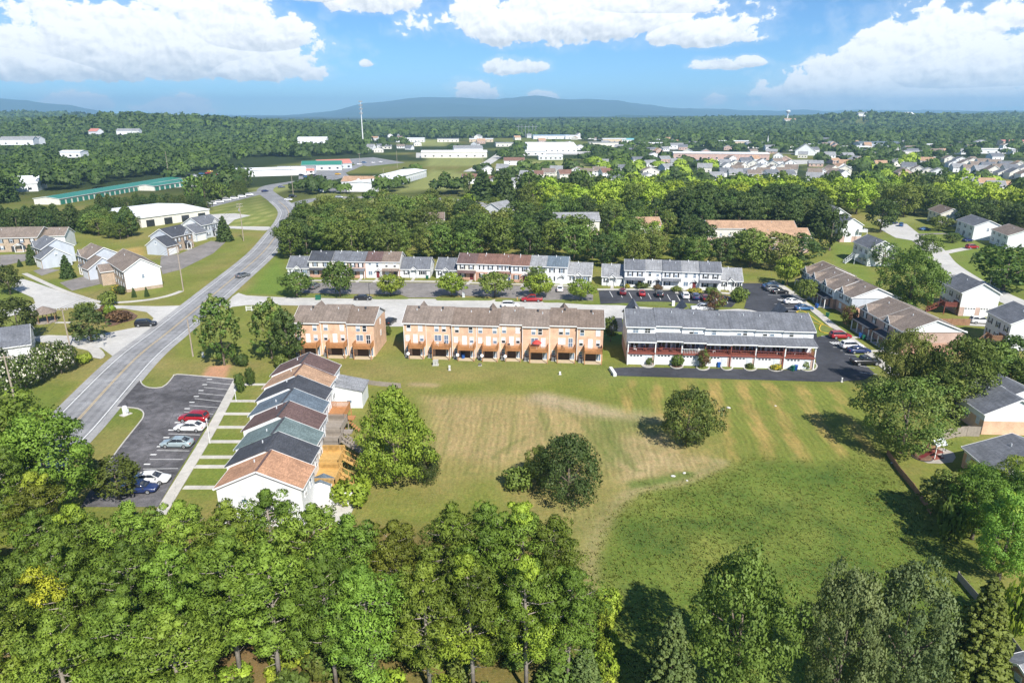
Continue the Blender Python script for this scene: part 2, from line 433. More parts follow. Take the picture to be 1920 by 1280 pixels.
# ------------------------------------------------------------------ terrain
BUMPS = [(-700, 1330, 150, 190, 25), (-880, 1420, 210, 230, 16), (-540, 1500, 170, 200, 15), (-1350, 1900, 420, 300, 20), (-2300, 3300, 800, 500, 36),
         (-150, 1900, 240, 200, 6), (60, 2300, 420, 240, 5), (-420, 2500, 380, 260, 5), (560, 2600, 420, 240, 6),
         (1180, 2350, 230, 260, 34), (1560, 2700, 330, 300, 34), (850, 2900, 300, 260, 16), (2300, 3300, 600, 400, 26), (2900, 4300, 900, 500, 30),
         (900, 4400, 1100, 500, 22), (-400, 4600, 1000, 500, 16), (1900, 5600, 1200, 600, 30), (4000, 5600, 1000, 700, 36)]
def hills(x, y):
    x = np.asarray(x, float); y = np.asarray(y, float)
    z = np.zeros(np.broadcast(x, y).shape)
    for x0, y0, sx, sy, h in BUMPS: z += h * np.exp(-((x - x0) / sx) ** 2 - ((y - y0) / sy) ** 2)
    far = np.clip((y - 900) / 1200, 0, 1)
    z += far * (3 * np.sin(x / 310 + y / 470) + 2.5 * np.sin(x / 143 - y / 205 + 1.3))
    return z * np.clip((y - 620) / 420, 0, 1)
def hz(x, y): return float(hills(x, y))
class VN:                                            # value noise on a lattice
    def __init__(s, seed): s.t = np.random.default_rng(seed).random((256, 256))
    def __call__(s, x, y, sc):
        x = x / sc; y = y / sc; xi = np.floor(x).astype(int); yi = np.floor(y).astype(int); u = x - xi; v = y - yi
        u = u * u * (3 - 2 * u); v = v * v * (3 - 2 * v)
        t = s.t; a = t[xi & 255, yi & 255]; b = t[(xi + 1) & 255, yi & 255]; c = t[xi & 255, (yi + 1) & 255]; d = t[(xi + 1) & 255, (yi + 1) & 255]
        return (a * (1 - u) + b * u) * (1 - v) + (c * (1 - u) + d * u) * v
vn = VN(5); vn2 = VN(11)
def fbm(x, y, sc, o=4):
    r = 0; a = 1; t = 0
    for i in range(o): r = r + a * vn(x + 31 * i, y - 17 * i, sc / 2 ** i); t += a; a *= 0.55
    return r / t
def polymask(poly, x, y, soft):
    """1 inside a polygon of photograph points laid on the ground, fading over soft metres"""
    P = [G(*p) for p in poly]; n = len(P)
    ins = np.zeros(x.shape, bool); dist = np.full(x.shape, 1e9)
    for i in range(n):
        a, b = P[i], P[(i + 1) % n]
        cond = ((a.y > y) != (b.y > y))
        xs = (b.x - a.x) * (y - a.y) / (b.y - a.y + 1e-12) + a.x
        ins ^= cond & (x < xs)
        dx, dy = b.x - a.x, b.y - a.y; L = dx * dx + dy * dy + 1e-9
        t = np.clip(((x - a.x) * dx + (y - a.y) * dy) / L, 0, 1)
        dist = np.minimum(dist, np.hypot(x - a.x - t * dx, y - a.y - t * dy))
    sd = np.where(ins, dist, -dist)
    q = np.clip(sd / soft + 0.5, 0, 1)
    return q * q * (3 - 2 * q)
def linemask(pts, x, y, w, soft):
    P = spline([G(*p) for p in pts], 4.0); dist = np.full(x.shape, 1e9)
    for a, b in zip(P, P[1:]):
        dx, dy = b.x - a.x, b.y - a.y; L = dx * dx + dy * dy + 1e-9
        t = np.clip(((x - a.x) * dx + (y - a.y) * dy) / L, 0, 1)
        dist = np.minimum(dist, np.hypot(x - a.x - t * dx, y - a.y - t * dy))
    q = np.clip((w - dist) / soft + 0.5, 0, 1)
    return q * q * (3 - 2 * q)
TALL = [(1192, 925), (1260, 905), (1340, 885), (1400, 868), (1560, 872), (1668, 862), (1720, 925), (1765, 1010), (1830, 1110), (1900, 1230), (1900, 1300), (1118, 1300), (1098, 1150), (1112, 1050), (1145, 968)]
def grid_axis(lo, hi, f0, f1, step, grow):
    a = list(np.arange(f0, f1 + step, step)); s = step
    while a[-1] < hi: s *= grow; a.append(a[-1] + s)
    s = step
    while a[0] > lo: s *= grow; a.insert(0, a[0] - s)
    return np.array(a)
gx = grid_axis(-16000, 16000, -128, 128, 0.62, 1.13); gy = grid_axis(-400, 16000, 40, 215, 0.62, 1.07)
GX, GY = np.meshgrid(gx, gy); GZ = hills(GX, GY) - 0.02
near = (np.abs(GX) < 130) & (GY < 216)
def lerp(a, b, m): return a * (1 - m[..., None]) + np.array(b) * m[..., None]
n1 = fbm(GX, GY, 14); n2 = fbm(GX + 90, GY + 40, 3.5, 3); n3 = fbm(GX - 50, GY + 7, 40)
col = np.empty(GX.shape + (3,)); col[:] = (0.160, 0.184, 0.038)
col = lerp(col, (0.235, 0.205, 0.072), np.clip((n1 - 0.42) * 3.0, 0, 1) * 0.85)       # dry lawn
col = lerp(col, (0.098, 0.158, 0.026), np.clip((0.50 - n3) * 3.2, 0, 1) * 0.7)
tanc, tan2 = (0.345, 0.265, 0.125), (0.26, 0.225, 0.080)
# mown, dried out meadow behind the brick houses
m = polymask([(795, 742), (1010, 736), (1120, 762), (1215, 790), (1228, 800), (1340, 850), (1348, 878), (1262, 905), (1190, 925), (1100, 985), (985, 968), (930, 900), (815, 880), (812, 800)], GX, GY, 7.0)
col = lerp(col, tan2, m * (0.72 + 0.28 * n2))
m2 = polymask([(800, 745), (1000, 745), (1080, 770), (1110, 800), (1010, 850), (935, 870), (820, 850)], GX, GY, 5.0); col = lerp(col, tanc, m2 * np.clip(0.30 + 1.1 * n1, 0, 1))
m3 = polymask([(1165, 818), (1240, 815), (1285, 850), (1340, 862), (1280, 888), (1170, 905), (1140, 870)], GX, GY, 4.0); col = lerp(col, (0.43, 0.325, 0.195), m3 * 0.55 * np.clip(.3 + n2, 0, 1))
m4 = linemask([(1020, 748), (1080, 762), (1140, 772), (1220, 778)], GX, GY, 2.6, 4.0); col = lerp(col, (0.40, 0.325, 0.205), m4 * 0.75)
col = lerp(col, (0.14, 0.175, 0.05), polymask([(1110, 780), (1215, 785), (1210, 800), (1160, 815), (1175, 860), (1140, 870), (1105, 800)], GX, GY, 5.0) * 0.65)
# mower lines: long rows running away from the houses
wob = 0.8 * np.sin(GY / 11 + GX / 17)
rows = 0.5 + 0.5 * np.sin((GX + wob) * 2 * np.pi / 1.9); rows *= np.clip(fbm(GX * 5, GY * 0.35, 7, 3) * 2.6 - 0.75, 0, 1)
mt = np.clip(m + m2, 0, 1)
col = lerp(col, (0.175, 0.185, 0.06), mt * rows * 0.42)
# bank below the white row: straw-coloured strips between green ones
ms = polymask([(1138, 712), (1400, 716), (1640, 728), (1700, 862), (1500, 872), (1352, 862), (1350, 780), (1215, 782), (1140, 765)], GX, GY, 5.0)
sl = GX - 0.20 * (GY - 118)
strip = np.clip(np.sin(sl * 2 * np.pi / 5.3 + 1.5 * vn(GX, GY, 30)) * 0.9 + (fbm(GX * 4, GY, 6, 3) - 0.5) * 3.0 + 0.05, 0, 1)
col = lerp(col, (0.165, 0.195, 0.040), ms * 0.75)
col = lerp(col, (0.36, 0.255, 0.088), ms * strip * (0.50 + 0.45 * n2) * np.clip(1.25 - (GX - 20) / 75, 0.45, 1))
fine = 0.5 + 0.5 * np.sin((sl + wob) * 2 * np.pi / 1.5); col = lerp(col, (0.11, 0.15, 0.03), ms * fine * 0.3 * np.clip(n1 * 2 - .4, 0, 1))
# wheel marks left by the mower
for P, kk in (([(1005, 752), (1018, 790), (1030, 830), (1045, 862)], .7), ([(1012, 752), (1026, 790), (1040, 830)], .6), ([(1040, 758), (1085, 785), (1120, 830), (1160, 880)], .7), ([(1130, 790), (1145, 830), (1175, 868), (1198, 882)], .8), ([(1140, 792), (1160, 835), (1190, 872)], .7), ([(925, 858), (950, 838), (985, 820)], .7), ([(910, 760), (905, 800), (890, 850), (870, 890)], .5), ([(850, 750), (845, 800), (830, 850)], .5), ([(960, 748), (962, 800), (950, 850)], .45), ([(1380, 735), (1440, 800), (1500, 866)], .4), ([(1450, 730), (1540, 830)], .35), ([(1170, 1010), (1240, 960), (1330, 930)], .3)):
    col = lerp(col, (0.125, 0.155, 0.040), linemask(P, GX, GY, .38, .8) * kk * np.clip(n2 * 1.8, .2, 1))
# green verge beneath the tarmac and the brick row
col = lerp(col, (0.155, 0.195, 0.046), linemask([(760, 672), (950, 680), (1140, 702)], GX, GY, 5.0, 8.0) * 0.6)
# the path that was driven along the edge of the high grass
pth = linemask([(1352, 866), (1325, 882), (1270, 902), (1195, 916), (1150, 950), (1118, 1000), (1104, 1060), (1098, 1130), (1100, 1200)], GX, GY, 1.0, 1.6)
mg = polymask(TALL, GX + 3.5 * (vn2(GX, GY, 5.0) - .5), GY + 3.5 * (vn2(GX + 70, GY, 4.0) - .5), 9.0)
tall_a = np.array((0.112, 0.166, 0.030)); g1 = fbm(GX, GY, 11); g2 = fbm(GX + 9, GY, 4, 3)
tcol = np.empty_like(col); tcol[:] = tall_a
tcol = lerp(tcol, (0.175, 0.210, 0.046), np.clip((g1 - 0.42) * 3.2, 0, 1)); tcol = lerp(tcol, (0.054, 0.105, 0.022), np.clip((0.5 - g2) * 3, 0, 1) * .8)
col = col * (1 - mg[..., None]) + tcol * mg[..., None]
col = lerp(col, (0.29, 0.25, 0.12), pth * 0.80 * np.clip(.45 + n2, 0, 1))
col = lerp(col, (0.22, 0.21, 0.075), polymask([(1070, 960), (1150, 930), (1120, 1010), (1100, 1100), (1092, 1180), (1060, 1180), (1085, 1080)], GX, GY, 5) * .8)
col = lerp(col, (0.10, 0.155, 0.03), linemask([(1190, 908), (1240, 900), (1290, 889)], GX, GY, 1.0, 1.5) * .8)
# shade-grown grass and needle litter under the pines
col = lerp(col, (0.15, 0.085, 0.045), polymask([(-200, 1300), (-200, 1080), (150, 985), (420, 985), (760, 985), (1000, 1020), (1080, 1100), (1110, 1300)], GX, GY, 6) * (0.35 + 0.5 * n1))
col = lerp(col, (0.30, 0.22, 0.10), polymask([(-100, 1215), (60, 1222), (110, 1260), (90, 1330), (-100, 1330)], GX, GY, 4) * .8)
# clay where the lot ends, bare patches
col = lerp(col, (0.46, 0.25, 0.15), polymask([(393, 686), (432, 684), (420, 712), (376, 708)], GX, GY, 1.4) * .9)
col = lerp(col, (0.42, 0.29, 0.10), polymask([(228, 468), (268, 462), (272, 478), (236, 482)], GX, GY, 5) * .8)
col = lerp(col, (0.36, 0.27, 0.16), linemask([(775, 720), (815, 722)], GX, GY, 0.8, 2.0) * .7)
col = lerp(col, (0.33, 0.24, 0.10), linemask([(120, 770), (150, 735), (190, 700)], GX, GY, 1.5, 3.0) * .7)
# striped commercial lawn by the crossroads
mc = polymask([(392, 388), (470, 368), (500, 372), (522, 400), (500, 420), (440, 428), (400, 405)], GX, GY, 6)
col = lerp(col, (0.17, 0.21, 0.05), mc); col = lerp(col, (0.34, 0.34, 0.12), mc * (np.sin((GX - GY * .55) * 2 * np.pi / 11) > 0.45) * .7)
# tended lawns are greener
for P, k in (([(455, 552), (520, 480), (545, 520), (560, 556)], 1), ([(1560, 450), (1620, 470), (1640, 540), (1560, 500)], .7), ([(1450, 585), (1640, 700), (1655, 700), (1560, 585)], .6), ([(350, 720), (470, 720), (440, 930), (330, 930)], .5),
             ([(300, 545), (480, 455), (470, 440), (330, 500)], .25), ([(1640, 440), (1920, 420), (1920, 520), (1760, 560)], .6), ([(0, 560), (60, 560), (60, 610), (0, 640)], .5)):
    col = lerp(col, (0.130, 0.195, 0.034), polymask(P, GX, GY, 6) * k)
# woodland floor farther out, meadows left open
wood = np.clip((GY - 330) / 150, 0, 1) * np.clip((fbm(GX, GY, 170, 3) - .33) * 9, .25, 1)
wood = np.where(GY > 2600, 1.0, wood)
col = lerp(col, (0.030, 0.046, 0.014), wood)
for P in ([(560, 390), (860, 395), (880, 375), (600, 362)], [(735, 360), (930, 352), (950, 335), (810, 318), (790, 335)], [(800, 310), (905, 312), (910, 292), (800, 292)], [(775, 275), (840, 275), (835, 262), (770, 264)],
          [(1500, 305), (1620, 330), (1650, 338), (1600, 345), (1540, 330)], [(960, 312), (1100, 318), (1100, 306), (960, 300)], [(1640, 420), (1920, 410), (1920, 380), (1640, 395)], [(470, 352), (600, 340), (640, 330), (560, 350), (480, 372)]):
    col = lerp(col, (0.23, 0.255, 0.085), polymask(P, GX, GY, 10) * .9)
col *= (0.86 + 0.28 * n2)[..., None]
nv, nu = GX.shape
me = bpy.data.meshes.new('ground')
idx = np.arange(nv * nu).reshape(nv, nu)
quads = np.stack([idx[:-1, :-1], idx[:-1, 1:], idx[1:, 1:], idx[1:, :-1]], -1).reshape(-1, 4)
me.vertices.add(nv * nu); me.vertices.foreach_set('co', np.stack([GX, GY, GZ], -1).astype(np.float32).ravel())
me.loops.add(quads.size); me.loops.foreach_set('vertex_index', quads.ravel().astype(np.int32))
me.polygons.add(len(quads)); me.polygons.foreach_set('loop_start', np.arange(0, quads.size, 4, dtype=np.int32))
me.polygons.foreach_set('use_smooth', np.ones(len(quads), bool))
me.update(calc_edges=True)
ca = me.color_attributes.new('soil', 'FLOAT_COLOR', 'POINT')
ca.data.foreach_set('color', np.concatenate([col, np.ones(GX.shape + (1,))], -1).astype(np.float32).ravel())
mw = me.attributes.new('mown', 'FLOAT', 'POINT'); mw.data.foreach_set('value', np.clip(mt * .9 + ms * .8, 0, 1).astype(np.float32).ravel())
hg = me.attributes.new('high', 'FLOAT', 'POINT'); hg.data.foreach_set('value', mg.astype(np.float32).ravel())
gm, t, b = base_mat('meadow_and_lawn')
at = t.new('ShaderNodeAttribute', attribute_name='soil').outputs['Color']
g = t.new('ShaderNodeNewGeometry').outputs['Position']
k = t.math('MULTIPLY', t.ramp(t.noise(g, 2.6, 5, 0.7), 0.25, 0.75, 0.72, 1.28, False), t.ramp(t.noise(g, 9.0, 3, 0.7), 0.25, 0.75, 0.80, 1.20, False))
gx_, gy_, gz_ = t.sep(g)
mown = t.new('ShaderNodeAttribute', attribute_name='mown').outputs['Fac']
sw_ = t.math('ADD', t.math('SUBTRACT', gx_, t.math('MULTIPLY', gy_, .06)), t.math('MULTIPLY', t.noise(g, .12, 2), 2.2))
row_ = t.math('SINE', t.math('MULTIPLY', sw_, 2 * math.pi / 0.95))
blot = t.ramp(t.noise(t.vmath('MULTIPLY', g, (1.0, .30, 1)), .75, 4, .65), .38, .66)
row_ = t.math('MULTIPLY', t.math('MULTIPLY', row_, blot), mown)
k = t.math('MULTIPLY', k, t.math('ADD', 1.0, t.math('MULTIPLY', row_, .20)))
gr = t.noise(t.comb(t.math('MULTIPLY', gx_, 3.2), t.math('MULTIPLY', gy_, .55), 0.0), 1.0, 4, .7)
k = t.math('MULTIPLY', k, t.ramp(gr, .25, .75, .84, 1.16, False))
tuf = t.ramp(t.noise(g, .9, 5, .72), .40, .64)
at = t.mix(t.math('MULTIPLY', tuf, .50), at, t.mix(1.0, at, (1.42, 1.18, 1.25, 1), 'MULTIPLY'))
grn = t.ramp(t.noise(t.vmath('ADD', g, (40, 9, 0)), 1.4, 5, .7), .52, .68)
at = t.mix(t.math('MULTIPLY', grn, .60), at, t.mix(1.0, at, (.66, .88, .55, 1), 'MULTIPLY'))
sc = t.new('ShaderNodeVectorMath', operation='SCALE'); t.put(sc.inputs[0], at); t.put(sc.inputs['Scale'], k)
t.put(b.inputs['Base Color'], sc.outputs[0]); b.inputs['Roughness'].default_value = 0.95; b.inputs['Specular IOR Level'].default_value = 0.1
bn = t.new('ShaderNodeBump'); bn.inputs['Strength'].default_value = 0.55; bn.inputs['Distance'].default_value = 0.12
t.put(bn.inputs['Height'], t.noise(g, 4.5, 5, 0.7)); t.l.new(bn.outputs[0], b.inputs['Normal'])
me.materials.append(gm)
tag(link('ground', me), kind='structure')

# ------------------------------------------------------------------ mountains
def ridge(name, prof, dist, depth, seed, mat, base=-60):
    """a mountain range: crest heights along x, spurs and gullies on its flanks"""
    rng = VN(seed)
    px = np.array([p[0] for p in prof], float); py = np.array([p[1] for p in prof], float)
    cols = np.linspace(px[0], px[-1], 420)
    ph = np.interp(cols, px, py) + 3.4 * (rng(cols, np.zeros_like(cols), 46) - .5) + 1.2 * (rng(cols, np.zeros_like(cols) + 9, 13) - .5)
    dd = dist
    X0 = (cols - 960) / FPX * dd / math.cos(PITCH) * 1.0 * math.cos(PITCH)
    Zc = CAM_H + (212 - ph) / FPX * dd
    ny = 46; V = np.zeros((ny, len(cols), 3))
    for j in range(ny):
        s = j / (ny - 1); y = dd - depth + s * depth * 1.6
        prog = s * 1.6
        f = prog ** 0.8 if prog <= 1 else 1 - (prog - 1) * 1.2
        spur = (rng(X0, np.full_like(X0, y), 620) - 0.5) * 0.50 + (rng(X0 + 99, np.full_like(X0, y), 210) - 0.5) * 0.22
        V[j, :, 0] = X0 * (y / dd) ** 0.35; V[j, :, 1] = y
        V[j, :, 2] = base + (Zc - base) * np.clip(f * (1 + spur * (1 - abs(min(prog, 1))) * 1.5), 0, 1.0)
        if abs(prog - 1) < 0.02: V[j, :, 2] = Zc
    V = V.reshape(-1, 3); nx = len(cols); ii = np.arange(ny * nx).reshape(ny, nx)
    F = np.stack([ii[:-1, :-1], ii[:-1, 1:], ii[1:, 1:], ii[1:, :-1]], -1).reshape(-1, 4)
    me = bpy.data.meshes.new(name); me.from_pydata(V.tolist(), [], F.tolist()); me.materials.append(mat)
    me.polygons.foreach_set('use_smooth', [True] * len(F)); me.update()
    return tag(link(name, me), kind='structure')
forest_far = pm('far_forest', (0.030, 0.055, 0.022), 1.0, 0.35, 0.004, spec=0.0)
ridge('mountains', [(330, 240), (420, 226), (480, 222), (520, 218), (560, 217), (600, 212), (650, 207), (700, 196), (740, 192), (800, 188), (860, 187), (930, 189), (1000, 185), (1040, 188), (1090, 188), (1150, 193), (1190, 199), (1260, 203), (1330, 206), (1420, 207), (1520, 208), (1650, 207), (1800, 209), (2000, 208), (2200, 212)], 13500, 3600, 3, forest_far)
ridge('mountains', [(-300, 196), (-150, 190), (-60, 192), (0, 192), (38, 186), (62, 189), (100, 190), (140, 195), (180, 198), (215, 207), (260, 216), (330, 224), (420, 232)], 11000, 3000, 8, forest_far)
ridge('hills', [(300, 232), (420, 226), (480, 224), (560, 226), (640, 227), (760, 226), (800, 222), (840, 220), (900, 226), (1000, 226), (1080, 222), (1160, 216), (1230, 217), (1330, 219), (1420, 216), (1520, 214), (1600, 212), (1700, 214), (1800, 210), (1900, 210), (2050, 211), (2200, 215)], 7600, 1500, 21, forest_far)

# ------------------------------------------------------------------ roads
def sheet(name, pts, z, mat, thick=0.0, kind='structure', parent=None, smooth=False):
    P = [G(*p) for p in pts] if not smooth else [Vector((p.x, p.y, 0)) for p in spline([G(*p) for p in list(pts) + [pts[0]]], 1.5)[:-1]]
    a = sum(P[i].x * P[(i + 1) % len(P)].y - P[(i + 1) % len(P)].x * P[i].y for i in range(len(P)))
    if a < 0: P.reverse()
    mb = MB()
    if thick: mb.prism(P, z - thick, z)
    else: mb.add([(p.x, p.y, z) for p in P], [tuple(range(len(P)))])
    o = mb.build(name, mat, parent)
    if parent is None: tag(o, kind=kind)
    return o
road_pts = [(-40, 960), (60, 868), (127, 807), (250, 676), (322, 617), (404, 549), (487, 479), (517, 443), (538, 412), (540, 394), (522, 377), (503, 364), (497, 356), (512, 348), (562, 340), (605, 335), (650, 319), (690, 303)]
RP = spline([G(*p) for p in road_pts], 3.0)
mb = MB(); ribbon(mb, RP, -5.1, 5.1, 0.012)
tag(mb.build('road', asphalt_old), kind='structure')
RN = [p for p in RP if p.y < 400]
mb = MB(); ribbon(mb, RN, -5.3, -4.0, 0.0160); ribbon(mb, RN, 4.0, 5.3, 0.0160)
tag(mb.build('road_shoulder', pavement('shoulder', (0.33, 0.325, 0.32), .2, .15)), kind='structure')
mb = MB()
ribbon(mb, RN, -3.75, -3.58, 0.020); ribbon(mb, RN, 3.58, 3.75, 0.020)
tag(mb.build('road_edge_line', paint_w), kind='structure')
mb = MB(); ribbon(mb, RN, -0.20, -0.09, 0.020); ribbon(mb, RN, 0.09, 0.20, 0.020)
tag(mb.build('road_centre_line', paint_y), kind='structure')
# worn wheel tracks
mb = MB()
for w in (-2.7, -1.15, 1.15, 2.7): ribbon(mb, RN, w - .38, w + .38, 0.0165)
tag(mb.build('wheel_track', pavement('asphalt_track', (0.285, 0.285, 0.288), .2, .15)), kind='structure')
def road(name, pts, w, mat, z=0.008, step=3.0):
    mb = MB(); ribbon(mb, spline([G(*p) for p in pts], step), -w / 2, w / 2, z)
    return tag(mb.build(name, mat), kind='structure')
east = [(540, 388), (590, 374), (660, 370), (740, 371), (820, 373), (880, 379), (930, 388)]
road('road', east, 9.5, asphalt_old, 0.008)
mb = MB(); ribbon(mb, spline([G(*p) for p in east[1:]], 3), -0.25, 0.25, 0.014); tag(mb.build('road_centre_line', paint_y), kind='structure')
mb = MB(); E2 = spline([G(*p) for p in east[1:]], 3); ribbon(mb, E2, -4.0, -3.6, 0.014); ribbon(mb, E2, 3.6, 4.0, 0.014); tag(mb.build('road_edge_line', paint_w), kind='structure')
road('road', [(1150, 285), (1240, 284), (1330, 285), (1440, 287), (1560, 291), (1650, 300)], 14, asphalt_old, .05, 12)
road('road', [(1560, 345), (1600, 337), (1640, 338), (1660, 345)], 8, street_concrete, .05, 8)
road('road', [(880, 322), (915, 305), (945, 285), (968, 270), (985, 262)], 11, street_concrete, 0.05, 12)
# street between the rows, pale concrete
sheet('street', [(418, 578), (436, 556), (447, 549), (462, 554), (525, 557), (665, 560), (762, 560), (920, 561), (1010, 565), (1100, 571), (1160, 572), (1230, 577), (1295, 583), (1345, 581), (1385, 579), (1430, 583), (1490, 592), (1500, 602), (1400, 606), (1160, 598), (980, 583), (720, 578), (530, 572), (462, 572), (436, 575), (404, 590), (390, 596)], 0.009, street_concrete)
sheet('driveway', [(722, 576), (766, 577), (764, 612), (700, 612)], 0.013, street_concrete)
# cross street and cul-de-sac roads in the neighbourhood across the main road
sheet('street', [(360, 572), (300, 574), (238, 573), (190, 572), (150, 555), (110, 545), (60, 528), (40, 522), (20, 540), (48, 552), (62, 558), (66, 568), (52, 576), (10, 580), (-40, 590), (-40, 606), (30, 590), (70, 581), (130, 577), (180, 580), (230, 578), (275, 585), (288, 596), (284, 604), (262, 612), (210, 622), (160, 630), (90, 628), (60, 631), (70, 640), (130, 650), (190, 652), (212, 668), (222, 662), (300, 602), (345, 585)], 0.0085, street_concrete)
# paving that serves the houses across the road
for nm, P, mt, zz in (('driveway', [(62, 508), (82, 502), (112, 506), (78, 517)], asphalt_tan, .014), ('driveway', [(112, 530), (172, 514), (208, 518), (208, 528), (135, 545)], asphalt_tan, .0141),
                      ('driveway', [(302, 480), (336, 476), (395, 452), (425, 452), (400, 475), (340, 505), (305, 514), (300, 500)], asphalt_tan, .0142), ('driveway', [(0, 478), (50, 476), (60, 486), (0, 500)], asphalt_tan, .0143),
                      ('driveway', [(395, 402), (440, 400), (470, 404), (440, 412), (425, 424), (505, 425), (512, 432), (420, 428), (398, 430)], street_concrete, .0144)):
    sheet(nm, P, zz, mt)
for P, w in (([(46, 513), (110, 542), (150, 556), (185, 566), (225, 567), (280, 562), (318, 554), (340, 546)], 1.5), ([(456, 430), (500, 432)], 1.4), ([(105, 605), (135, 605)], 1.0), ([(152, 650), (175, 655), (186, 668), (180, 672)], 2.2)):
    mb = MB(); ribbon(mb, spline([G(*p) for p in P], 1.5), -w / 2, w / 2, 0.11, 0, 0.11); tag(mb.build('sidewalk', concrete), kind='structure')
# right-hand neighbourhood lane
road('street', [(1660, 412), (1690, 432), (1720, 445), (1752, 470), (1770, 492), (1810, 520), (1870, 552), (1960, 590)], 7.5, street_concrete, 0.010)
sheet('street', [(1655, 415), (1700, 420), (1725, 440), (1718, 452), (1680, 446), (1650, 430)], 0.0125, street_concrete)
road('driveway', [(1752, 478), (1790, 470), (1828, 463)], 3.4, concrete, 0.013)
road('driveway', [(1720, 440), (1770, 438), (1800, 442)], 3.0, asphalt_tan, 0.013)
sheet('driveway', [(1782, 516), (1800, 514), (1840, 545), (1822, 552)], 0.0135, asphalt_lot)
sheet('driveway', [(1800, 598), (1850, 598), (1880, 606), (1850, 612), (1810, 610)], 0.0136, street_concrete)
sheet('patio', [(1722, 858), (1752, 838), (1788, 848), (1786, 866), (1740, 868)], 0.012, gravel_m, smooth=True)
# east and north commercial yards
for P, mt in (([(560, 322), (640, 318), (655, 330), (600, 345), (560, 338)], asphalt_old), ([(600, 345), (680, 345), (700, 360), (620, 360)], asphalt_old), ([(620, 300), (700, 295), (760, 305), (690, 312)], asphalt_old), ([(340, 335), (430, 322), (425, 345), (330, 352)], street_concrete), ([(385, 372), (490, 358), (488, 365), (390, 390)], asphalt_old), ([(780, 285), (905, 288), (905, 296), (780, 296)], street_concrete), ([(700, 262), (770, 260), (775, 272), (690, 272)], street_concrete), ([(975, 290), (1110, 290), (1110, 284), (975, 284)], street_concrete), ([(1260, 302), (1430, 304), (1430, 298), (1260, 296)], asphalt_old), ([(1160, 276), (1290, 282), (1290, 277), (1160, 270)], street_concrete), ([(1640, 296), (1750, 300), (1760, 288), (1640, 285)], street_concrete), ([(1450, 312), (1530, 306), (1540, 300), (1450, 300)], street_concrete)):
    sheet('yard', P, 0.006 + rnd.random() * .002, mt)

# ------------------------------------------------------------------ parking lots
lot = sheet('parking_lot', [(332, 702), (442, 711), (322, 905), (296, 950), (150, 950), (200, 873), (262, 792), (269, 781), (268, 772), (258, 766), (226, 764), (219, 762), (262, 713), (267, 721), (280, 727), (304, 726), (318, 715), (325, 706)], 0.022, asphalt_lot)
def pline(parent, a, b, w=0.11, z=0.028, mat=None, name='parking_line'):
    a = G(*a); b = G(*b); mb = MB(); d = (b - a).normalized(); q = Vector((-d.y, d.x, 0)) * w / 2
    mb.add([(p.x, p.y, z) for p in (a - q, b - q, b + q, a + q)], [(0, 1, 2, 3)])
    return mb.build(name, mat or paint_w, parent)
for a, b in (((387, 716), (437, 721)), ((382, 726), (432, 731)), ((372, 737), (425, 742)), ((365, 747), (417, 753)), ((355, 760), (410, 764)), ((345, 772), (400, 776)), ((330, 791), (395, 794)), ((316, 813), (375, 815)), ((294, 844), (355, 845)), ((281, 861), (343, 861)), ((268, 879), (334, 878))):
    pline(lot, a, b)
for p in ((394, 711), (385, 721), (378, 732), (369, 743), (361, 754), (352, 766), (343, 779), (334, 792), (322, 806), (313, 820), (301, 837), (289, 852), (277, 870), (265, 887)):
    g0 = G(*p); mb = MB(); mb.box(g0.x - .55, g0.x + .35, g0.y - .16, g0.y + .16, 0.026, 0.030); mb.build('parking_tick', paint_w, lot)
for P in ([(263, 713), (267, 721), (280, 727), (304, 726), (318, 715), (325, 706), (332, 702), (385, 706), (442, 711)], [(221, 764), (240, 764), (258, 766), (268, 772), (269, 781), (262, 792), (230, 832), (200, 873)]):
    mb = MB(); ribbon(mb, spline([G(*p) for p in P], 1.0), -.10, .10, .12, 0, .12); tag(mb.build('kerb', concrete), kind='structure')
# sidewalk of cast slabs along the lot
swc = spline([G(446, 712), G(395, 808), G(327, 920), G(300, 965)], 1.55)
sw = empty('sidewalk'); tag(sw, kind='structure')
for i in range(len(swc) - 1):
    a, b = swc[i], swc[i + 1]; d = (b - a).normalized(); q = Vector((d.y, -d.x)) * 0.78; a = a + d * .012; b = b - d * .012
    P = [a + q, b + q, b - q, a - q]
    if sum(P[k].x * P[(k + 1) % 4].y - P[(k + 1) % 4].x * P[k].y for k in range(4)) < 0: P.reverse()
    mb = MB(); mb.prism(P, 0.0, 0.115 + rnd.uniform(-.006, .006)); mb.build('slab', concrete, sw)
XF = {721: -41.5, 752: -40.5, 776: -40.0, 801: -39.2, 828: -38.4, 857: -37.4, 875: -37.0, 914: -36.2}
for py in (721, 752, 776, 801, 828, 857, 875, 914):
    a = G(446 - (py - 712) * .53 + 6, py); mb = MB(); mb.box(a.x, XF[py] + .8, a.y - .42, a.y + .42, 0.0, 0.10); tag(mb.build('footpath', concrete), kind='structure')
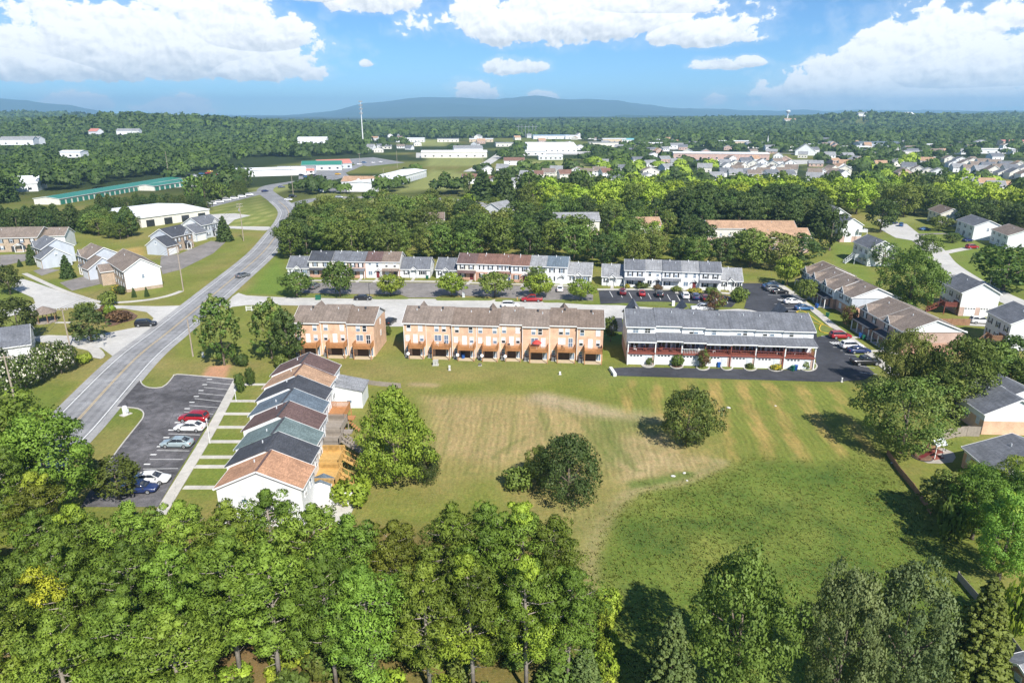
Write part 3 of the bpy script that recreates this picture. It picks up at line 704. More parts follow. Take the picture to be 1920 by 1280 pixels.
# lots in front of the back rows
lotb = sheet('parking_lot', [(560, 531), (640, 529), (760, 530), (800, 530), (880, 533), (1000, 536), (1112, 540), (1112, 566), (1010, 562), (915, 556), (830, 553), (815, 558), (766, 558), (750, 552), (640, 551), (560, 549)], 0.017, asphalt_tan)
lotc = sheet('parking_lot', [(1122, 545), (1160, 543), (1270, 545), (1360, 553), (1385, 562), (1372, 576), (1330, 575), (1170, 568), (1126, 570)], 0.018, asphalt_new)
for x in range(1143, 1370, 18):
    y0 = 546 + (x - 1143) * 0.055; pline(lotc, (x, y0), (x + 6, y0 + 11), 0.14, 0.024)
lotd = sheet('parking_lot', [(1388, 531), (1440, 531), (1475, 545), (1520, 580), (1500, 584), (1480, 588), (1512, 598), (1528, 612), (1532, 632), (1558, 626), (1575, 640), (1640, 700), (1620, 712), (1560, 716), (1144, 704), (1150, 690), (1185, 688), (1525, 694), (1530, 680), (1526, 640), (1512, 610), (1490, 596), (1420, 584), (1395, 578), (1400, 562), (1392, 550)], 0.0185, asphalt_new)
sheet('parking_lot', [(1142, 596), (1166, 596), (1170, 622), (1140, 622)], 0.0187, asphalt_new)
for a, b in (((1425, 537), (1450, 540)), ((1432, 545), (1458, 548)), ((1440, 553), (1470, 554)), ((1452, 570), (1485, 570)), ((1458, 577), (1490, 577)), ((1462, 583), (1495, 583)), ((1540, 630), (1560, 632)), ((1562, 651), (1585, 651)), ((1576, 657), (1600, 657)), ((1584, 664), (1626, 667)), ((1592, 671), (1632, 674)), ((1602, 684), (1640, 690)), ((1612, 698), (1645, 702))):
    pline(lotd, a, b, 0.14, 0.0245)
for k in range(6):      # hatched bay
    pline(lotd, (1556 + k * 5, 641), (1564 + k * 5, 645), 0.35, 0.0245); pline(lotd, (1458 + k * 5, 561), (1466 + k * 5, 564), 0.35, 0.0246)
# walks and kerbs in front of the back rows
for P, w in (([(545, 526), (700, 527), (808, 528), (900, 531), (1010, 534), (1108, 538)], 1.3), ([(1120, 543), (1270, 543), (1360, 550), (1400, 552)], 1.5)):
    mb = MB(); ribbon(mb, spline([G(*p) for p in P], 3), -w / 2, w / 2, 0.12, 0, 0.12); tag(mb.build('sidewalk', concrete), kind='structure')
mb = MB(); P = spline([G(1446, 527), G(1470, 540), G(1530, 585), G(1560, 610), G(1600, 640), G(1640, 672), G(1680, 705)], 2); ribbon(mb, P, -1.0, 1.0, 0.13, 0, 0.13); tag(mb.build('sidewalk', concrete), kind='structure')
# grass islands
lawn_m = pm('island_lawn', (0.155, 0.185, 0.042), 0.95, 0.25, 1.2, fine=.25, fscale=5, bump=.4)
kerb_y = pm('kerb_yellow', (0.60, 0.42, 0.05), 0.8, 0.2)
def island(pts, mat=lawn_m, kerb=None, h=0.10, nm='grass_island'):
    o = sheet(nm, pts, h, mat, h, smooth=True)
    if kerb:
        P = spline([G(*p) for p in list(pts) + [pts[0]]], 1.0); mb = MB(); ribbon(mb, P, -.12, .14, h + .03, 0, h + .03); tag(mb.build('kerb', kerb), kind='structure')
    return o
island([(1493, 585), (1505, 583), (1535, 603), (1545, 610), (1525, 605)], kerb=kerb_y)
island([(1540, 608), (1552, 612), (1572, 624), (1545, 624), (1536, 618)], kerb=kerb_y)
island([(1190, 566), (1260, 567), (1320, 572), (1345, 575), (1290, 578), (1200, 571)])
for a, b in ((560, 690), (700, 764), (820, 920), (930, 1012), (1020, 1110)):
    y0 = 553 + (a - 560) * .02; island([(a, y0 + 1), ((a + b) / 2, y0 + 0), (b, y0 + 2), (b, y0 + 5), ((a + b) / 2, y0 + 5), (a, y0 + 5)])
# planting beds between the garage doors
BEDS = [(1215, 684, 12, 'rock'), (1269, 686, 12, 'mulch'), (1318, 689, 12, 'lawn'), (1363, 689, 11, 'lawn'), (1407, 690, 12, 'lawn'), (1455, 691, 14, 'flower'), (1515, 687, 17, 'lawn')]
for x, y, w, k in BEDS:
    pts = [(x + w * math.cos(q * math.pi / 5), y + (5.2 if w < 16 else 9) * math.sin(q * math.pi / 5)) for q in range(10)]
    island(pts, {'rock': gravel_m, 'mulch': mulch, 'lawn': lawn_m, 'flower': mulch}[k], concrete, .12, 'planting_bed')
island([(258, 592), (236, 582), (205, 585), (195, 600), (205, 612), (230, 605), (250, 600)], mulch, None, .15, 'planting_bed')
# ------------------------------------------------------------------ house kit
_wc = {}
def win_mesh(w, h, kind):
    k = (round(w, 2), round(h, 2), kind)
    if k in _wc: return _wc[k]
    f = MB(); b = 0.075; d = 0.07
    f.box(-w / 2, w / 2, -d, 0, 0, b); f.box(-w / 2, w / 2, -d, 0, h - b, h)
    f.box(-w / 2, -w / 2 + b, -d, 0, b, h - b); f.box(w / 2 - b, w / 2, -d, 0, b, h - b)
    if kind == 'sash': f.box(-w / 2 + b, w / 2 - b, -d + .012, 0, h / 2 - .035, h / 2 + .035)
    if kind in ('slide', 'double'): f.box(-.04, .04, -d + .012, 0, b, h - b)
    if kind == 'grid':
        f.box(-w / 2 + b, w / 2 - b, -d + .012, 0, h / 2 - .03, h / 2 + .03); f.box(-.025, .025, -d + .015, 0, b, h - b)
    fm = f.mesh('window', white)
    def pane(z0, z1, nm):
        q = MB(); q.box(-w / 2 + b, w / 2 - b, -.02, -.002, z0, z1); return q
    if kind == 'sash': ps = [pane(b, h / 2 - .035, 0), pane(h / 2 + .035, h - b, 1)]
    else: ps = [pane(b, h - b, 0)]
    pm_ = [[p.mesh('pane', mt) for mt in (pane_dark, pane_blue, pane_blind)] for p in ps]
    _wc[k] = (fm, pm_)
    return _wc[k]
FACE = {'front': 0.0, 'right': R(90), 'back': R(180), 'left': R(-90)}
def window(root, x, y, z, w, h, face='front', kind='sash', panes=None, simple=False, shutters=False, name='window'):
    fm, pmx = win_mesh(w, h, kind)
    o = link(name, fm, root, (x, y, z), FACE[face])
    for i, ps in enumerate(pmx):
        c = panes[i] if panes else rnd.choice((0, 1, 1, 2) if i == 0 else (1, 2, 2))
        link('pane', ps[c], o)
    if shutters:
        for s in (-1, 1):
            k = ('sh', round(h, 2))
            if k not in _wc: q = MB(); q.box(-.19, .19, -.05, 0, 0, h); _wc[k] = q.mesh('shutter', shutter_m)
            sx = s * (w / 2 + .22); ca, sa = math.cos(FACE[face]), math.sin(FACE[face])
            link('shutter', _wc[k], root, (x + sx * ca, y + sx * sa, z), FACE[face])
    return o
def door(root, x, y, z=0.05, w=0.95, h=2.05, face='front', mat=None, name='door'):
    k = ('door', w, h, (mat or white).name)
    if k not in _wc:
        q = MB(); q.box(-w / 2, w / 2, -.05, 0, 0, h); q.box(-w / 2 + .12, w / 2 - .12, -.062, -.045, h * .52, h - .15); q.box(-w / 2 + .12, w / 2 - .12, -.062, -.045, .15, h * .46)
        hd = MB(); hd.box(w / 2 - .16, w / 2 - .06, -.10, -.05, h * .47, h * .5)
        _wc[k] = (q.mesh('door', mat or white), hd.mesh('handle', dark_metal))
    a, b = _wc[k]; o = link(name, a, root, (x, y, z), FACE[face]); link('handle', b, o)
    return o
def garage(root, x, y, z=0.05, w=2.5, h=2.1, face='front', panes=4):
    k = ('gar', w, h, panes)
    if k not in _wc:
        q = MB()
        for i in range(4): q.box(-w / 2, w / 2, -.05, 0, i * h / 4 + .012, (i + 1) * h / 4 - .012)
        q.box(-w / 2, w / 2, -.03, 0, 0, h)
        p = MB(); p.box(-w / panes * .33, w / panes * .33, -.062, -.045, 0, h * .13) if panes else None
        _wc[k] = (q.mesh('garage_door', white), p.mesh('pane', pane_dark) if panes else None)
    a, b = _wc[k]; o = link('garage_door', a, root, (x, y, z), FACE[face])
    for i in range(panes): link('pane', b, o, (-w / 2 + (i + .5) * w / panes, 0, h * .81))
    return o
def shell(root, W, D, he, hr, lo, hi, zs, rf, x0=0.0, y0=0.0, z0=0.0, axis='x', ov=0.35, rl=0.0, rr=0.0, gable=None, vent=True, base=None):
    """walls with gables, roof slabs and fascia; axis = direction of the ridge"""
    def T(x, y, z): return (x0 + x, y0 + y, z) if axis == 'x' else (x0 + y, y0 + x, z)
    L, Q = (W, D) if axis == 'x' else (D, W)
    flip = axis != 'x'
    def pent(z1, z2, mat, gab):
        mb = MB()
        if gab:
            a = [T(0, 0, z1), T(0, Q, z1), T(0, Q, z2), T(0, Q / 2, hr - .06), T(0, 0, z2)]; b = [T(L, 0, z1), T(L, Q, z1), T(L, Q, z2), T(L, Q / 2, hr - .06), T(L, 0, z2)]
            fs = [(0, 4, 3, 2, 1), (5, 6, 7, 8, 9), (0, 5, 9, 4), (1, 2, 7, 6)]
        else:
            a = [T(0, 0, z1), T(0, Q, z1), T(0, Q, z2), T(0, 0, z2)]; b = [T(L, 0, z1), T(L, Q, z1), T(L, Q, z2), T(L, 0, z2)]
            fs = [(0, 3, 2, 1), (4, 5, 6, 7), (0, 4, 7, 3), (1, 2, 6, 5)]
        if flip: fs = [tuple(reversed(f)) for f in fs]
        mb.add(a + b, fs); return mb.build('wall', mat, root)
    if zs > z0 + .01: pent(z0, zs, lo, False)
    if gable:
        pent(max(zs, z0), he, hi, False)
        for e in (0, L):
            mb = MB(); s = -.012 if e == 0 else .012
            mb.add([T(e + s, 0, he), T(e + s, Q, he), T(e + s, Q / 2, hr - .06)], [(0, 1, 2)]); mb.build('gable', gable, root)
    else: pent(max(zs, z0), he, hi, True)
    # roof: one slab per slope
    mb = MB(); th = 0.14; sl = (hr - he) / (Q / 2)
    for s in (0, 1):
        e = -ov if s == 0 else Q + ov; ze = he - sl * ov; a0, a1 = -rl, L + rr
        top = [T(a0, e, ze + th), T(a1, e, ze + th), T(a1, Q / 2, hr + th), T(a0, Q / 2, hr + th)]; bot = [(p[0], p[1], p[2] - th) for p in top]
        fs = [(0, 1, 2, 3), (7, 6, 5, 4), (0, 4, 5, 1), (1, 5, 6, 2), (3, 2, 6, 7), (0, 3, 7, 4)]
        if (s == 1) != flip: fs = [tuple(reversed(f)) for f in fs]
        mb.add(top + bot, fs)
    r_ = mb.build('roof', rf, root)
    mb = MB()
    for e, sg in ((-ov, -1), (Q + ov, 1)):
        ze = he - sl * ov; mb = MB(); mb.bar(T(-rl, e + sg * .03, ze + .05), T(L + rr, e + sg * .03, ze + .05), .05, .2); mb.build('fascia', white, root)
    for a0, on, sg in ((-rl, rl > 0, -1), (L + rr, rr > 0, 1)):
        if on:
            for s in (0, 1):
                e = -ov if s == 0 else Q + ov; ze = he - sl * ov; mb = MB()
                mb.bar(T(a0 + sg * .03, e, ze + .05), T(a0 + sg * .03, Q / 2, hr + .05), .05, .22); mb.build('rake_board', white, root)
    if vent:
        k = rnd.uniform(.25, .75) * L
        q = MB(); q.tube([T(k, Q * .36, he + sl * Q * .36), T(k, Q * .36, he + sl * Q * .36 + .5)], [.09, .09], 6); q.build('vent_pipe', pane_blind, r_)
    return r_
def frontgable(root, x, w, z0, h, rf, mat, y=-.05, deep=1.6, win=True):
    """small cross gable rising from the eaves"""
    mb = MB(); mb.add([(x - w / 2, y, z0), (x + w / 2, y, z0), (x, y, z0 + h)], [(0, 1, 2)]); mb.build('gable', mat, root)
    mb = MB()
    for s in (-1, 1):
        a = [(x + s * (w / 2 + .2), y - .2, z0 - .14), (x, y - .2, z0 + h + .06), (x, y + deep + 1.6, z0 + h + .06), (x + s * (w / 2 + .2), y + deep * .4, z0 - .14)]
        b = [(p[0], p[1], p[2] + .1) for p in a]
        mb.add(a + b, [(0, 1, 2, 3), (7, 6, 5, 4), (0, 4, 5, 1), (1, 5, 6, 2), (2, 6, 7, 3), (3, 7, 4, 0)])
    mb.build('dormer_roof', rf, root)
    mb = MB()
    for s in (-1, 1): mb.bar((x + s * (w / 2 + .2), y - .23, z0 - .12), (x, y - .23, z0 + h + .1), .05, .18)
    mb.build('rake_board', white, root)
def deck(root, x0, x1, y0, y1, z, mat, rail=1.0, solid=True, posts=True, stairs=None, rmat=None):
    """raised deck projecting from y1 (wall) to y0 (outer edge)"""
    mb = MB(); mb.box(x0, x1, y0, y1, z - .22, z); d = mb.build('deck', mat, root)
    rm = rmat or mat
    def rl(a, b):
        q = MB(); q.bar((a[0], a[1], z + rail), (b[0], b[1], z + rail), .09, .07)
        if solid:
            n = max(3, int((Vector(b) - Vector(a)).length / .16))
            for i in range(n + 1):
                p = Vector(a).lerp(Vector(b), i / n); q.box(p.x - .045, p.x + .045, p.y - .045, p.y + .045, z - .15, z + rail - .03)
            q.bar((a[0], a[1], z + .12), (b[0], b[1], z + .12), .05, .08)
        else:
            n = max(2, int((Vector(b) - Vector(a)).length / .3))
            for i in range(n + 1):
                p = Vector(a).lerp(Vector(b), i / n); q.box(p.x - .025, p.x + .025, p.y - .025, p.y + .025, z, z + rail)
        q.build('railing', rm, d)
    rl((x0, y0), (x1, y0)); rl((x0, y1), (x0, y0)); rl((x1, y0), (x1, y1))
    if posts:
        for px in (x0 + .08, x1 - .08):
            q = MB(); q.box(px - .07, px + .07, y0 + .02, y0 + .16, 0, z - .22); q.build('post', mat, d)
    if stairs:
        sx, sy, dx, dy, n = stairs; q = MB()
        ln = math.hypot(dx, dy)
        for i in range(n):
            t = (i + .5) / n; zz = z * (1 - (i + 1) / (n + 1)); cx, cy = sx + dx * t, sy + dy * t; hw = .55
            nx, ny = -dy / ln, dx / ln; st = ln / n / 2 * 1.1
            ux, uy = dx / ln * st, dy / ln * st
            q.prism([(cx - nx * hw - ux, cy - ny * hw - uy), (cx - nx * hw + ux, cy - ny * hw + uy), (cx + nx * hw + ux, cy + ny * hw + uy), (cx + nx * hw - ux, cy + ny * hw - uy)], zz - .05, zz)
        for s in (-1, 1):
            ox, oy = -dy / ln * .58 * s, dx / ln * .58 * s
            q.bar((sx + ox, sy + oy, z - .1), (sx + dx + ox, sy + dy + oy, .1), .06, .25); q.bar((sx + ox, sy + oy, z + .85), (sx + dx + ox, sy + dy + oy, .95), .07, .1)
            for i in range(5):
                t = i / 4; q.box(sx + ox + dx * t - .04, sx + ox + dx * t + .04, sy + oy + dy * t - .04, sy + oy + dy * t + .04, z * (1 - t), z * (1 - t) + .9)
        q.build('stairs', mat, d)
    return d
ORD = ['first', 'second', 'third', 'fourth', 'fifth', 'sixth', 'seventh', 'eighth', 'ninth', 'tenth']
def frame(P0, P1):
    d = Vector((P1[0] - P0[0], P1[1] - P0[1])); return d.length, math.atan2(d.y, d.x)
def row_origin(P0, rz, s, dv=0.0):
    c, n = math.cos(rz), math.sin(rz)
    return (P0[0] + c * s - n * dv, P0[1] + n * s + c * dv, 0)

# ------------------------------------------------------------------ brick rows with rear decks
def ac_unit(loc, rz, label):
    r = empty('heat_pump', loc, rz); tag(r, label, 'heat pump', 'heat pumps behind the brick townhouses')
    b = MB(); b.box(-.4, .4, -.38, .38, .06, .85); b.build('cabinet', pm('hp_grey', (.16, .16, .165), .6, .1), r)
    b = MB(); b.tube([(0, 0, .85), (0, 0, .9)], [.32, .32], 12); b.build('fan_guard', dark_metal, r)
    b = MB(); b.box(-.5, .5, -.48, .48, 0, .06); b.build('pad', concrete, r)
def brick_unit(P0, rz, s, w, dv, he, hr, rf, endl, endr, label, i, seed):
    rr_ = random.Random(seed); D = 10.0
    o = empty('townhouse', row_origin(P0, rz, s, dv), rz); tag(o, label, 'townhouse', 'brick townhouses with wooden decks')
    w2 = w - .012
    r_ = shell(o, w2, D, he, hr, brick_orange, brick_orange, 0, rf, ov=.35, rl=.25 if endl else 0, rr=.25 if endr else 0, gable=side_white if (endl or endr) else None)
    if i % 2 == 1 or seed % 3 == 0:
        q = MB(); q.tube([(w * .55, D * .42, he + 1.4), (w * .55, D * .42, he + 2.3)], [.16, .16], 8); q.tube([(w * .55, D * .42, he + 2.3), (w * .55, D * .42, he + 2.42)], [.26, .2], 8); q.build('roof_vent', dark_metal, r_)
    # street side
    if i % 3 == 0: 
        mb = MB(); yb = D + .05
        mb.add([(w * .25, yb, he), (w * .75, yb, he), (w / 2, yb, he + 1.7)], [(0, 2, 1)]); mb.build('gable', side_white, o)
        mb = MB()
        for sg in (-1, 1):
            a = [(w / 2 + sg * w * .3, yb + .25, he - .1), (w / 2, yb + .25, he + 1.85), (w / 2, D * .56, he + 1.85), (w / 2 + sg * w * .3, D * .92, he - .1)]; b = [(p[0], p[1], p[2] + .1) for p in a]
            mb.add(a + b, [(0, 1, 2, 3), (7, 6, 5, 4), (0, 4, 5, 1), (1, 5, 6, 2), (2, 6, 7, 3), (3, 7, 4, 0)])
        mb.build('dormer_roof', rf, o)
    for x in (w * .25, w * .72): window(o, x, D, 5.2, .95, 1.35, 'back'); window(o, x, D, 2.7, .95, 1.35, 'back')
    door(o, w * .4, D, .1, face='back')
    mir = False
    tw = [[.24, .76], [.42, .70], [.22, .78], [.18, .80], [.2, .8], [.42, .66], [.42, .66], [.2, .8]][i % 8]
    for x in tw: window(o, w * x, 0, 5.35, .92, 1.32, 'front', panes=(rr_.choice((0, 1, 1, 2)), 2 if rr_.random() < .75 else 0))
    x0, x1 = w * .30, w * .965; zd = 2.55
    dm = wood_new
    if i % 8 in (1, 5, 6): window(o, w * .46, 0, zd + .75, 1.5, 1.4, 'front', 'double'); window(o, w * .78, 0, zd + .05, .95, 2.1, 'front', 'grid', name='door')
    else:
        window(o, w * .17, 0, zd + .65, .85, 1.3, 'front', panes=(rr_.choice((0, 1, 2)), 2)); door(o, w * .52, 0, zd + .05, .95, 2.1); window(o, w * .81, 0, zd + .65, .85, 1.3, 'front', panes=(rr_.choice((0, 1)), 2))
    deck(o, x0, x1, -2.3, -.02, zd, dm)
    # walk-out level: dark panel for the alcove, its shade put into the brown, glazed door, patio slab
    mb = MB(); mb.box(x0 + .25, x1 - 1.15, -.05, 0, .1, 2.15); mb.build('patio_shade_panel', shade_brown, o)
    window(o, x1 - .62, 0, .08, .95, 2.05, 'front', 'slide', panes=(1,), name='door')
    window(o, w * .16, 0, .9, .7, 1.1, 'front', panes=(1, 1))
    mb = MB(); mb.box(x0 - .1, x1, -2.0, -.01, 0, .08); mb.build('patio_slab', pm('patio_tan', (.52, .42, .28), .9, .12), o)
    if not endl or True:
        mb = MB(); mb.box(.02, .11, -.13, -.04, .2, he - .1); mb.build('downpipe', white, o)
    if endr:
        for z in (2.9, 5.4): window(o, w2, D * .55, z, .8, 1.2, 'right')
    c, n = math.cos(rz), math.sin(rz)
    L = row_origin(P0, rz, s + w * .17, dv - .75)
    ac_unit(L, rz, f'dark grey heat pump on a pad behind {label[:label.index("brick")].strip().lower()} brick townhouse ' + ('of the long row' if 'long' in label else 'of the short row'))
    return o
def brick_row(P0, P1, xs, lab, seed0, dvs):
    L, rz = frame(P0, P1); n = len(xs) - 1; xs = [x * L for x in xs]
    he0 = [7.15, 7.1, 7.1, 7.1, 7.35, 7.1, 7.35, 7.2]
    for i in range(n):
        brick_unit(P0, rz, xs[i], xs[i + 1] - xs[i], dvs[i], he0[(i + seed0) % 8], he0[(i + seed0) % 8] + 2.15, [rf_brown2, rf_brown][(i // 2) % 2], i == 0, i == n - 1,
                   f'{ORD[i]} brick townhouse of the {lab}, counted from the main road', (i + seed0) % 8, i + seed0)
b = [759, 801, 850, 896, 939, 981, 1031, 1081, 1129]
P0, P1 = G(759, 666), G(1129, 676.5)
brick_row(P0, P1, [(x - 759) / 370 for x in b], 'long eight-house row', 0, [0, .05, -.3, -.3, .15, -.35, .1, -.25])
P0, P1 = G(556, 665), G(704, 668)
brick_row(P0, P1, [0, .33, .665, 1], 'short three-house row', 3, [0, .3, 0])

# ------------------------------------------------------------------ white row with red decks and garages
xs = [1175, 1229, 1279, 1322, 1370, 1416, 1467, 1524]
P0, P1 = G(1175, 683.5), G(1524, 692.5); L, rz = frame(P0, P1)
for i in range(7):
    s = (xs[i] - 1175) / 349 * L; w = (xs[i + 1] - xs[i]) / 349 * L
    dv = 2.5 + [0, .25, 0, -.2, -.2, -.35, -.45][i]; he = [7.35, 7.55, 7.45, 7.3, 7.35, 7.3, 7.25][i]
    o = empty('townhouse', row_origin(P0, rz, s, dv), rz)
    tag(o, f'{ORD[i]} white garage townhouse with red upper deck, counted from the brick row', 'townhouse', 'white townhouses with red decks')
    w2 = w - .012; endl, endr = i == 0, i == 6
    r_ = shell(o, w2, 10.5, he, he + 2.1, brick_pink if endl else side_white, side_white, 2.6 if endl else 0, rf_slate, ov=.4, rl=.3 if endl else 0, rr=.3 if endr else 0)
    for x in ((.30, .72), (.35, .62), (.42, .62), (.36, .58), (.36, .6), (.36, .62), (.28, .76))[i]: window(o, w * x, 0, 5.95, .95 if i else 1.2, 1.05, 'front', 'sash' if i else 'grid')
    # porch: roof, deck, posts
    pd = dv - .0 - .02 if False else 2.45
    zt, zb = he - 1.55, he - 2.5
    mb = MB(); a = [(0, .0, zt), (w2, .0, zt), (w2 + (.3 if endr else 0), -pd - .35, zb), (0 - (.3 if endl else 0), -pd - .35, zb)]
    mb.add([(p[0], p[1], p[2] + .12) for p in a] + a, [(0, 3, 2, 1), (4, 5, 6, 7), (0, 1, 5, 4), (1, 2, 6, 5), (2, 3, 7, 6), (3, 0, 4, 7)]); pr = mb.build('porch_roof', rf_slate, o)
    mb = MB(); mb.box(0, w2, -pd - .42, -pd - .36, zb - .06, zb + .16); mb.build('fascia', white, pr)
    dk = deck(o, .06, w2 - .06, -pd, -.02, 2.65, wood_red, 0.95, solid=False, posts=False, rmat=(white if i == 2 else wood_red))
    mb = MB(); mb.box(.06, w2 - .06, -pd - .06, -pd, 2.3, 2.68); mb.build('rim_beam', wood_red, dk)
    for x in ([.12, w - .12] if i in (0, 6) else [w - .1]):
        mb = MB(); mb.box(x - .1, x + .1, -pd - .05, -pd + .15, 0, zb - .02); mb.build('porch_post', white if i in (0, 4, 6, 1) else wood_red, o)
    for x in (.2, .35, .55, .74, .88)[: 5 if i % 2 else 4]: window(o, w * x, 0, 2.75, .75, 1.95, 'front', 'plain', panes=(rnd.choice((0, 0, 1)),), name='window')
    yg = -pd + .22
    mb = MB(); mb.box(.03, w2 - .03, yg, -.03, 0, 2.28); mb.build('garage_wall', side_white, o)
    garage(o, w * .32, yg, .05, 2.6, 2.1); door(o, w * .74, yg, .05, .9, 2.05, mat=pane_blind)
    mb = MB(); mb.box(w * .885, w * .965, yg - .05, yg, .05, 2.26); mb.build('pilaster', brick_pink, o)
    if endl:
        for z in (3.2, 5.6): window(o, 0, 4.5, z, .8, 1.2, 'left', panes=(0, 0))
        mb = MB(); q = w * .30; yb = 10.5
        mb.add([(q - 1.5, yb + .6, he), (q + 1.5, yb + .6, he), (q, yb + .6, he + 2.2)], [(0, 2, 1)]); mb.build('gable', side_white, o)
    if i in (0, 6, 2):
        mb = MB(); q = w * .35
        for sg in (-1, 1):
            a = [(q + sg * 1.8, 11.4, he + .2), (q, 11.4, he + 2.75), (q, 5.3, he + 2.75), (q + sg * 1.8, 8.4, he + .2)]; b_ = [(p[0], p[1], p[2] + .1) for p in a]
            mb.add(a + b_, [(0, 1, 2, 3), (7, 6, 5, 4), (0, 4, 5, 1), (1, 5, 6, 2), (2, 6, 7, 3), (3, 7, 4, 0)])
        mb.build('dormer_roof', rf_slate, o)
    for x in (.3, .7): window(o, w * x, 10.5, 5.6, .9, 1.3, 'back'); window(o, w * x, 10.5, 2.9, .9, 1.3, 'back')

# ------------------------------------------------------------------ back rows facing the lot
def back_row(P0, P1, xs, spec, lab, grp, D=9.0):
    L, rz = frame(P0, P1); x0, x1 = xs[0], xs[-1]
    for i, sp in enumerate(spec):
        kind, rf, lo, hi, dv = sp
        s = (xs[i] - x0) / (x1 - x0) * L; w = (xs[i + 1] - xs[i]) / (x1 - x0) * L
        o = empty('rowhouse', row_origin(P0, rz, s, dv), rz); w2 = w - .012
        one = kind == 's'
        tag(o, f'{ORD[i]} house from the main road in the {lab}, {"single-storey" if one else "two-storey"}', 'rowhouse', grp)
        he, hr = (2.75, 5.45) if one else (5.05 + dv * -.1, 7.2 + dv * -.1)
        el, er = i == 0, i == len(spec) - 1
        r_ = shell(o, w2, D, he, hr, lo, hi, 0 if one else 2.6, rf, rl=.2 if (el or (not one and spec[i - 1][0] == 's')) else 0, rr=.2 if (er or (not one and spec[i + 1][0] == 's')) else 0)
        mb = MB(); mb.tube([(w * .4, D * .45, hr - .5), (w * .4, D * .45, hr + .45)], [.12, .12], 6); mb.build('vent_pipe', white, r_)
        if one:
            window(o, w * .2, 0, .95, .8, 1.2, shutters=True); window(o, w * .76, 0, .95, 1.5, 1.2, kind='double', shutters=True); door(o, w * .47, 0, mat=white)
            frontgable(o, w * .47, 2.1, 2.55, .9, rf, white, y=-.9, deep=2.6)
            for sg in (-1, 1):
                mb = MB(); mb.box(w * .47 + sg * .95 - .07, w * .47 + sg * .95 + .07, -.95, -.81, 0, 2.5); mb.build('porch_post', white, o)
        else:
            sh = lo is brick_red or rnd.random() < .5
            for x in (.27, .73): window(o, w * x, 0, 3.35, .85, 1.3, shutters=sh)
            window(o, w * .28, 0, .85, .95 if sh else 1.35, 1.35, kind='sash' if sh else 'double', shutters=sh); door(o, w * .74, 0, mat=door_m if i % 3 == 1 else (dark_metal if i % 3 == 2 else white))
            if i % 2:
                mb = MB(); mb.add([(0.05, 0, 2.95), (w2 - .05, 0, 2.95), (w2 - .05, -1.3, 2.45), (.05, -1.3, 2.45), (.05, 0, 2.83), (w2 - .05, 0, 2.83), (w2 - .05, -1.3, 2.35), (.05, -1.3, 2.35)], [(0, 3, 2, 1), (4, 5, 6, 7), (3, 7, 6, 2), (0, 4, 7, 3), (1, 2, 6, 5)]); pr = mb.build('porch_roof', rf, o)
                for x in (.12, w2 - .12): mb = MB(); mb.box(x - .07, x + .07, -1.25, -1.11, 0, 2.36); mb.build('porch_post', white, o)
            else:
                frontgable(o, w * .74, 1.5, 2.3, .55, rf, white, y=-.5, deep=.9)
        if er:
            window(o, w2, D * .5, 1.0 if one else 3.3, .8, 1.2, 'right')
        # front walk
        g_ = o.location; c, n = math.cos(rz), math.sin(rz)
        mb = MB(); kx = w * (.47 if one else .74); mb.box(kx - .45, kx + .45, -5.6, -.02, 0, .09); mb.build('front_walk', concrete, o)
W_, B_ = side_white, brick_red
back_row(G(539, 519), G(806, 521.5), [539, 582, 624, 656, 688, 718, 751, 806],
         [('s', rf_slate, W_, W_, .6), ('t', rf_dark, B_, side_cream, 0), ('t', rf_slate, W_, side_cream, .5), ('t', rf_slate, B_, brick_pink, -.6), ('t', rf_maroon, W_, W_, -.3), ('t', rf_brown, brick_pink, side_cream, -.3), ('s', rf_slate, W_, side_white, .4)], 'pale row nearest the main road', 'rowhouses along the first back lot')
back_row(G(817, 522), G(1108, 533), [817, 860, 896, 932, 962, 996, 1027, 1065, 1108],
         [('s', rf_slate, W_, W_, .5), ('t', rf_maroon, B_, side_cream, -.4), ('t', rf_red, B_, W_, -.2), ('t', rf_red, side_cream, W_, 0), ('t', rf_red, B_, W_, -.9), ('t', rf_grey, W_, W_, -.9), ('t', rf_blue, W_, W_, -1.0), ('s', rf_grey, W_, W_, .2)], 'red-roofed middle row', 'rowhouses along the second back lot')
back_row(G(1128, 536), G(1391, 545), [1128, 1171, 1210, 1242, 1277, 1311, 1350, 1391],
         [('s', rf_grey, brick_tan, W_, .6), ('t', rf_slate, W_, W_, -.5), ('t', rf_grey, W_, W_, .1), ('t', rf_slate, W_, W_, -.3), ('t', rf_grey, W_, W_, -.4), ('t', rf_slate, W_, W_, -.8), ('s', rf_grey, W_, W_, .4)], 'white row by the fresh tarmac lot', 'rowhouses along the fresh tarmac lot')

# ------------------------------------------------------------------ near row beside the worn lot
nx = [(-40.6, 112.6), (-40.2, 107.6), (-39.6, 102.6), (-38.9, 97.6), (-37.9, 92.4), (-37.0, 87.2), (-36.2, 82.2), (-35.5, 77.2)]
nspec = [(rf_maroon, 'maroon-shingled'), (rf_tan2, 'sand-shingled'), (rf_dark, 'charcoal-shingled'), (rf_blue, 'blue-grey shingled'), (rf_maroon, 'plum-brown shingled'), (rf_teal, 'teal-grey shingled'), (rf_dark, 'black-shingled'), (rf_tan, 'terracotta-shingled end')]
nlab = ['maroon-roofed end house of the near row, with a grey lean-to annex', 'sand-roofed house of the near row beside the maroon-roofed one', 'charcoal-roofed house of the near row below the sand-roofed one', 'blue-grey roofed house of the near row beside the worn lot',
        'plum-brown roofed house in the middle of the near row', 'teal-grey roofed house of the near row with a yellow deck behind', 'black-roofed house of the near row next to the terracotta roof', 'terracotta-roofed end house of the near row, white gable to the pines']
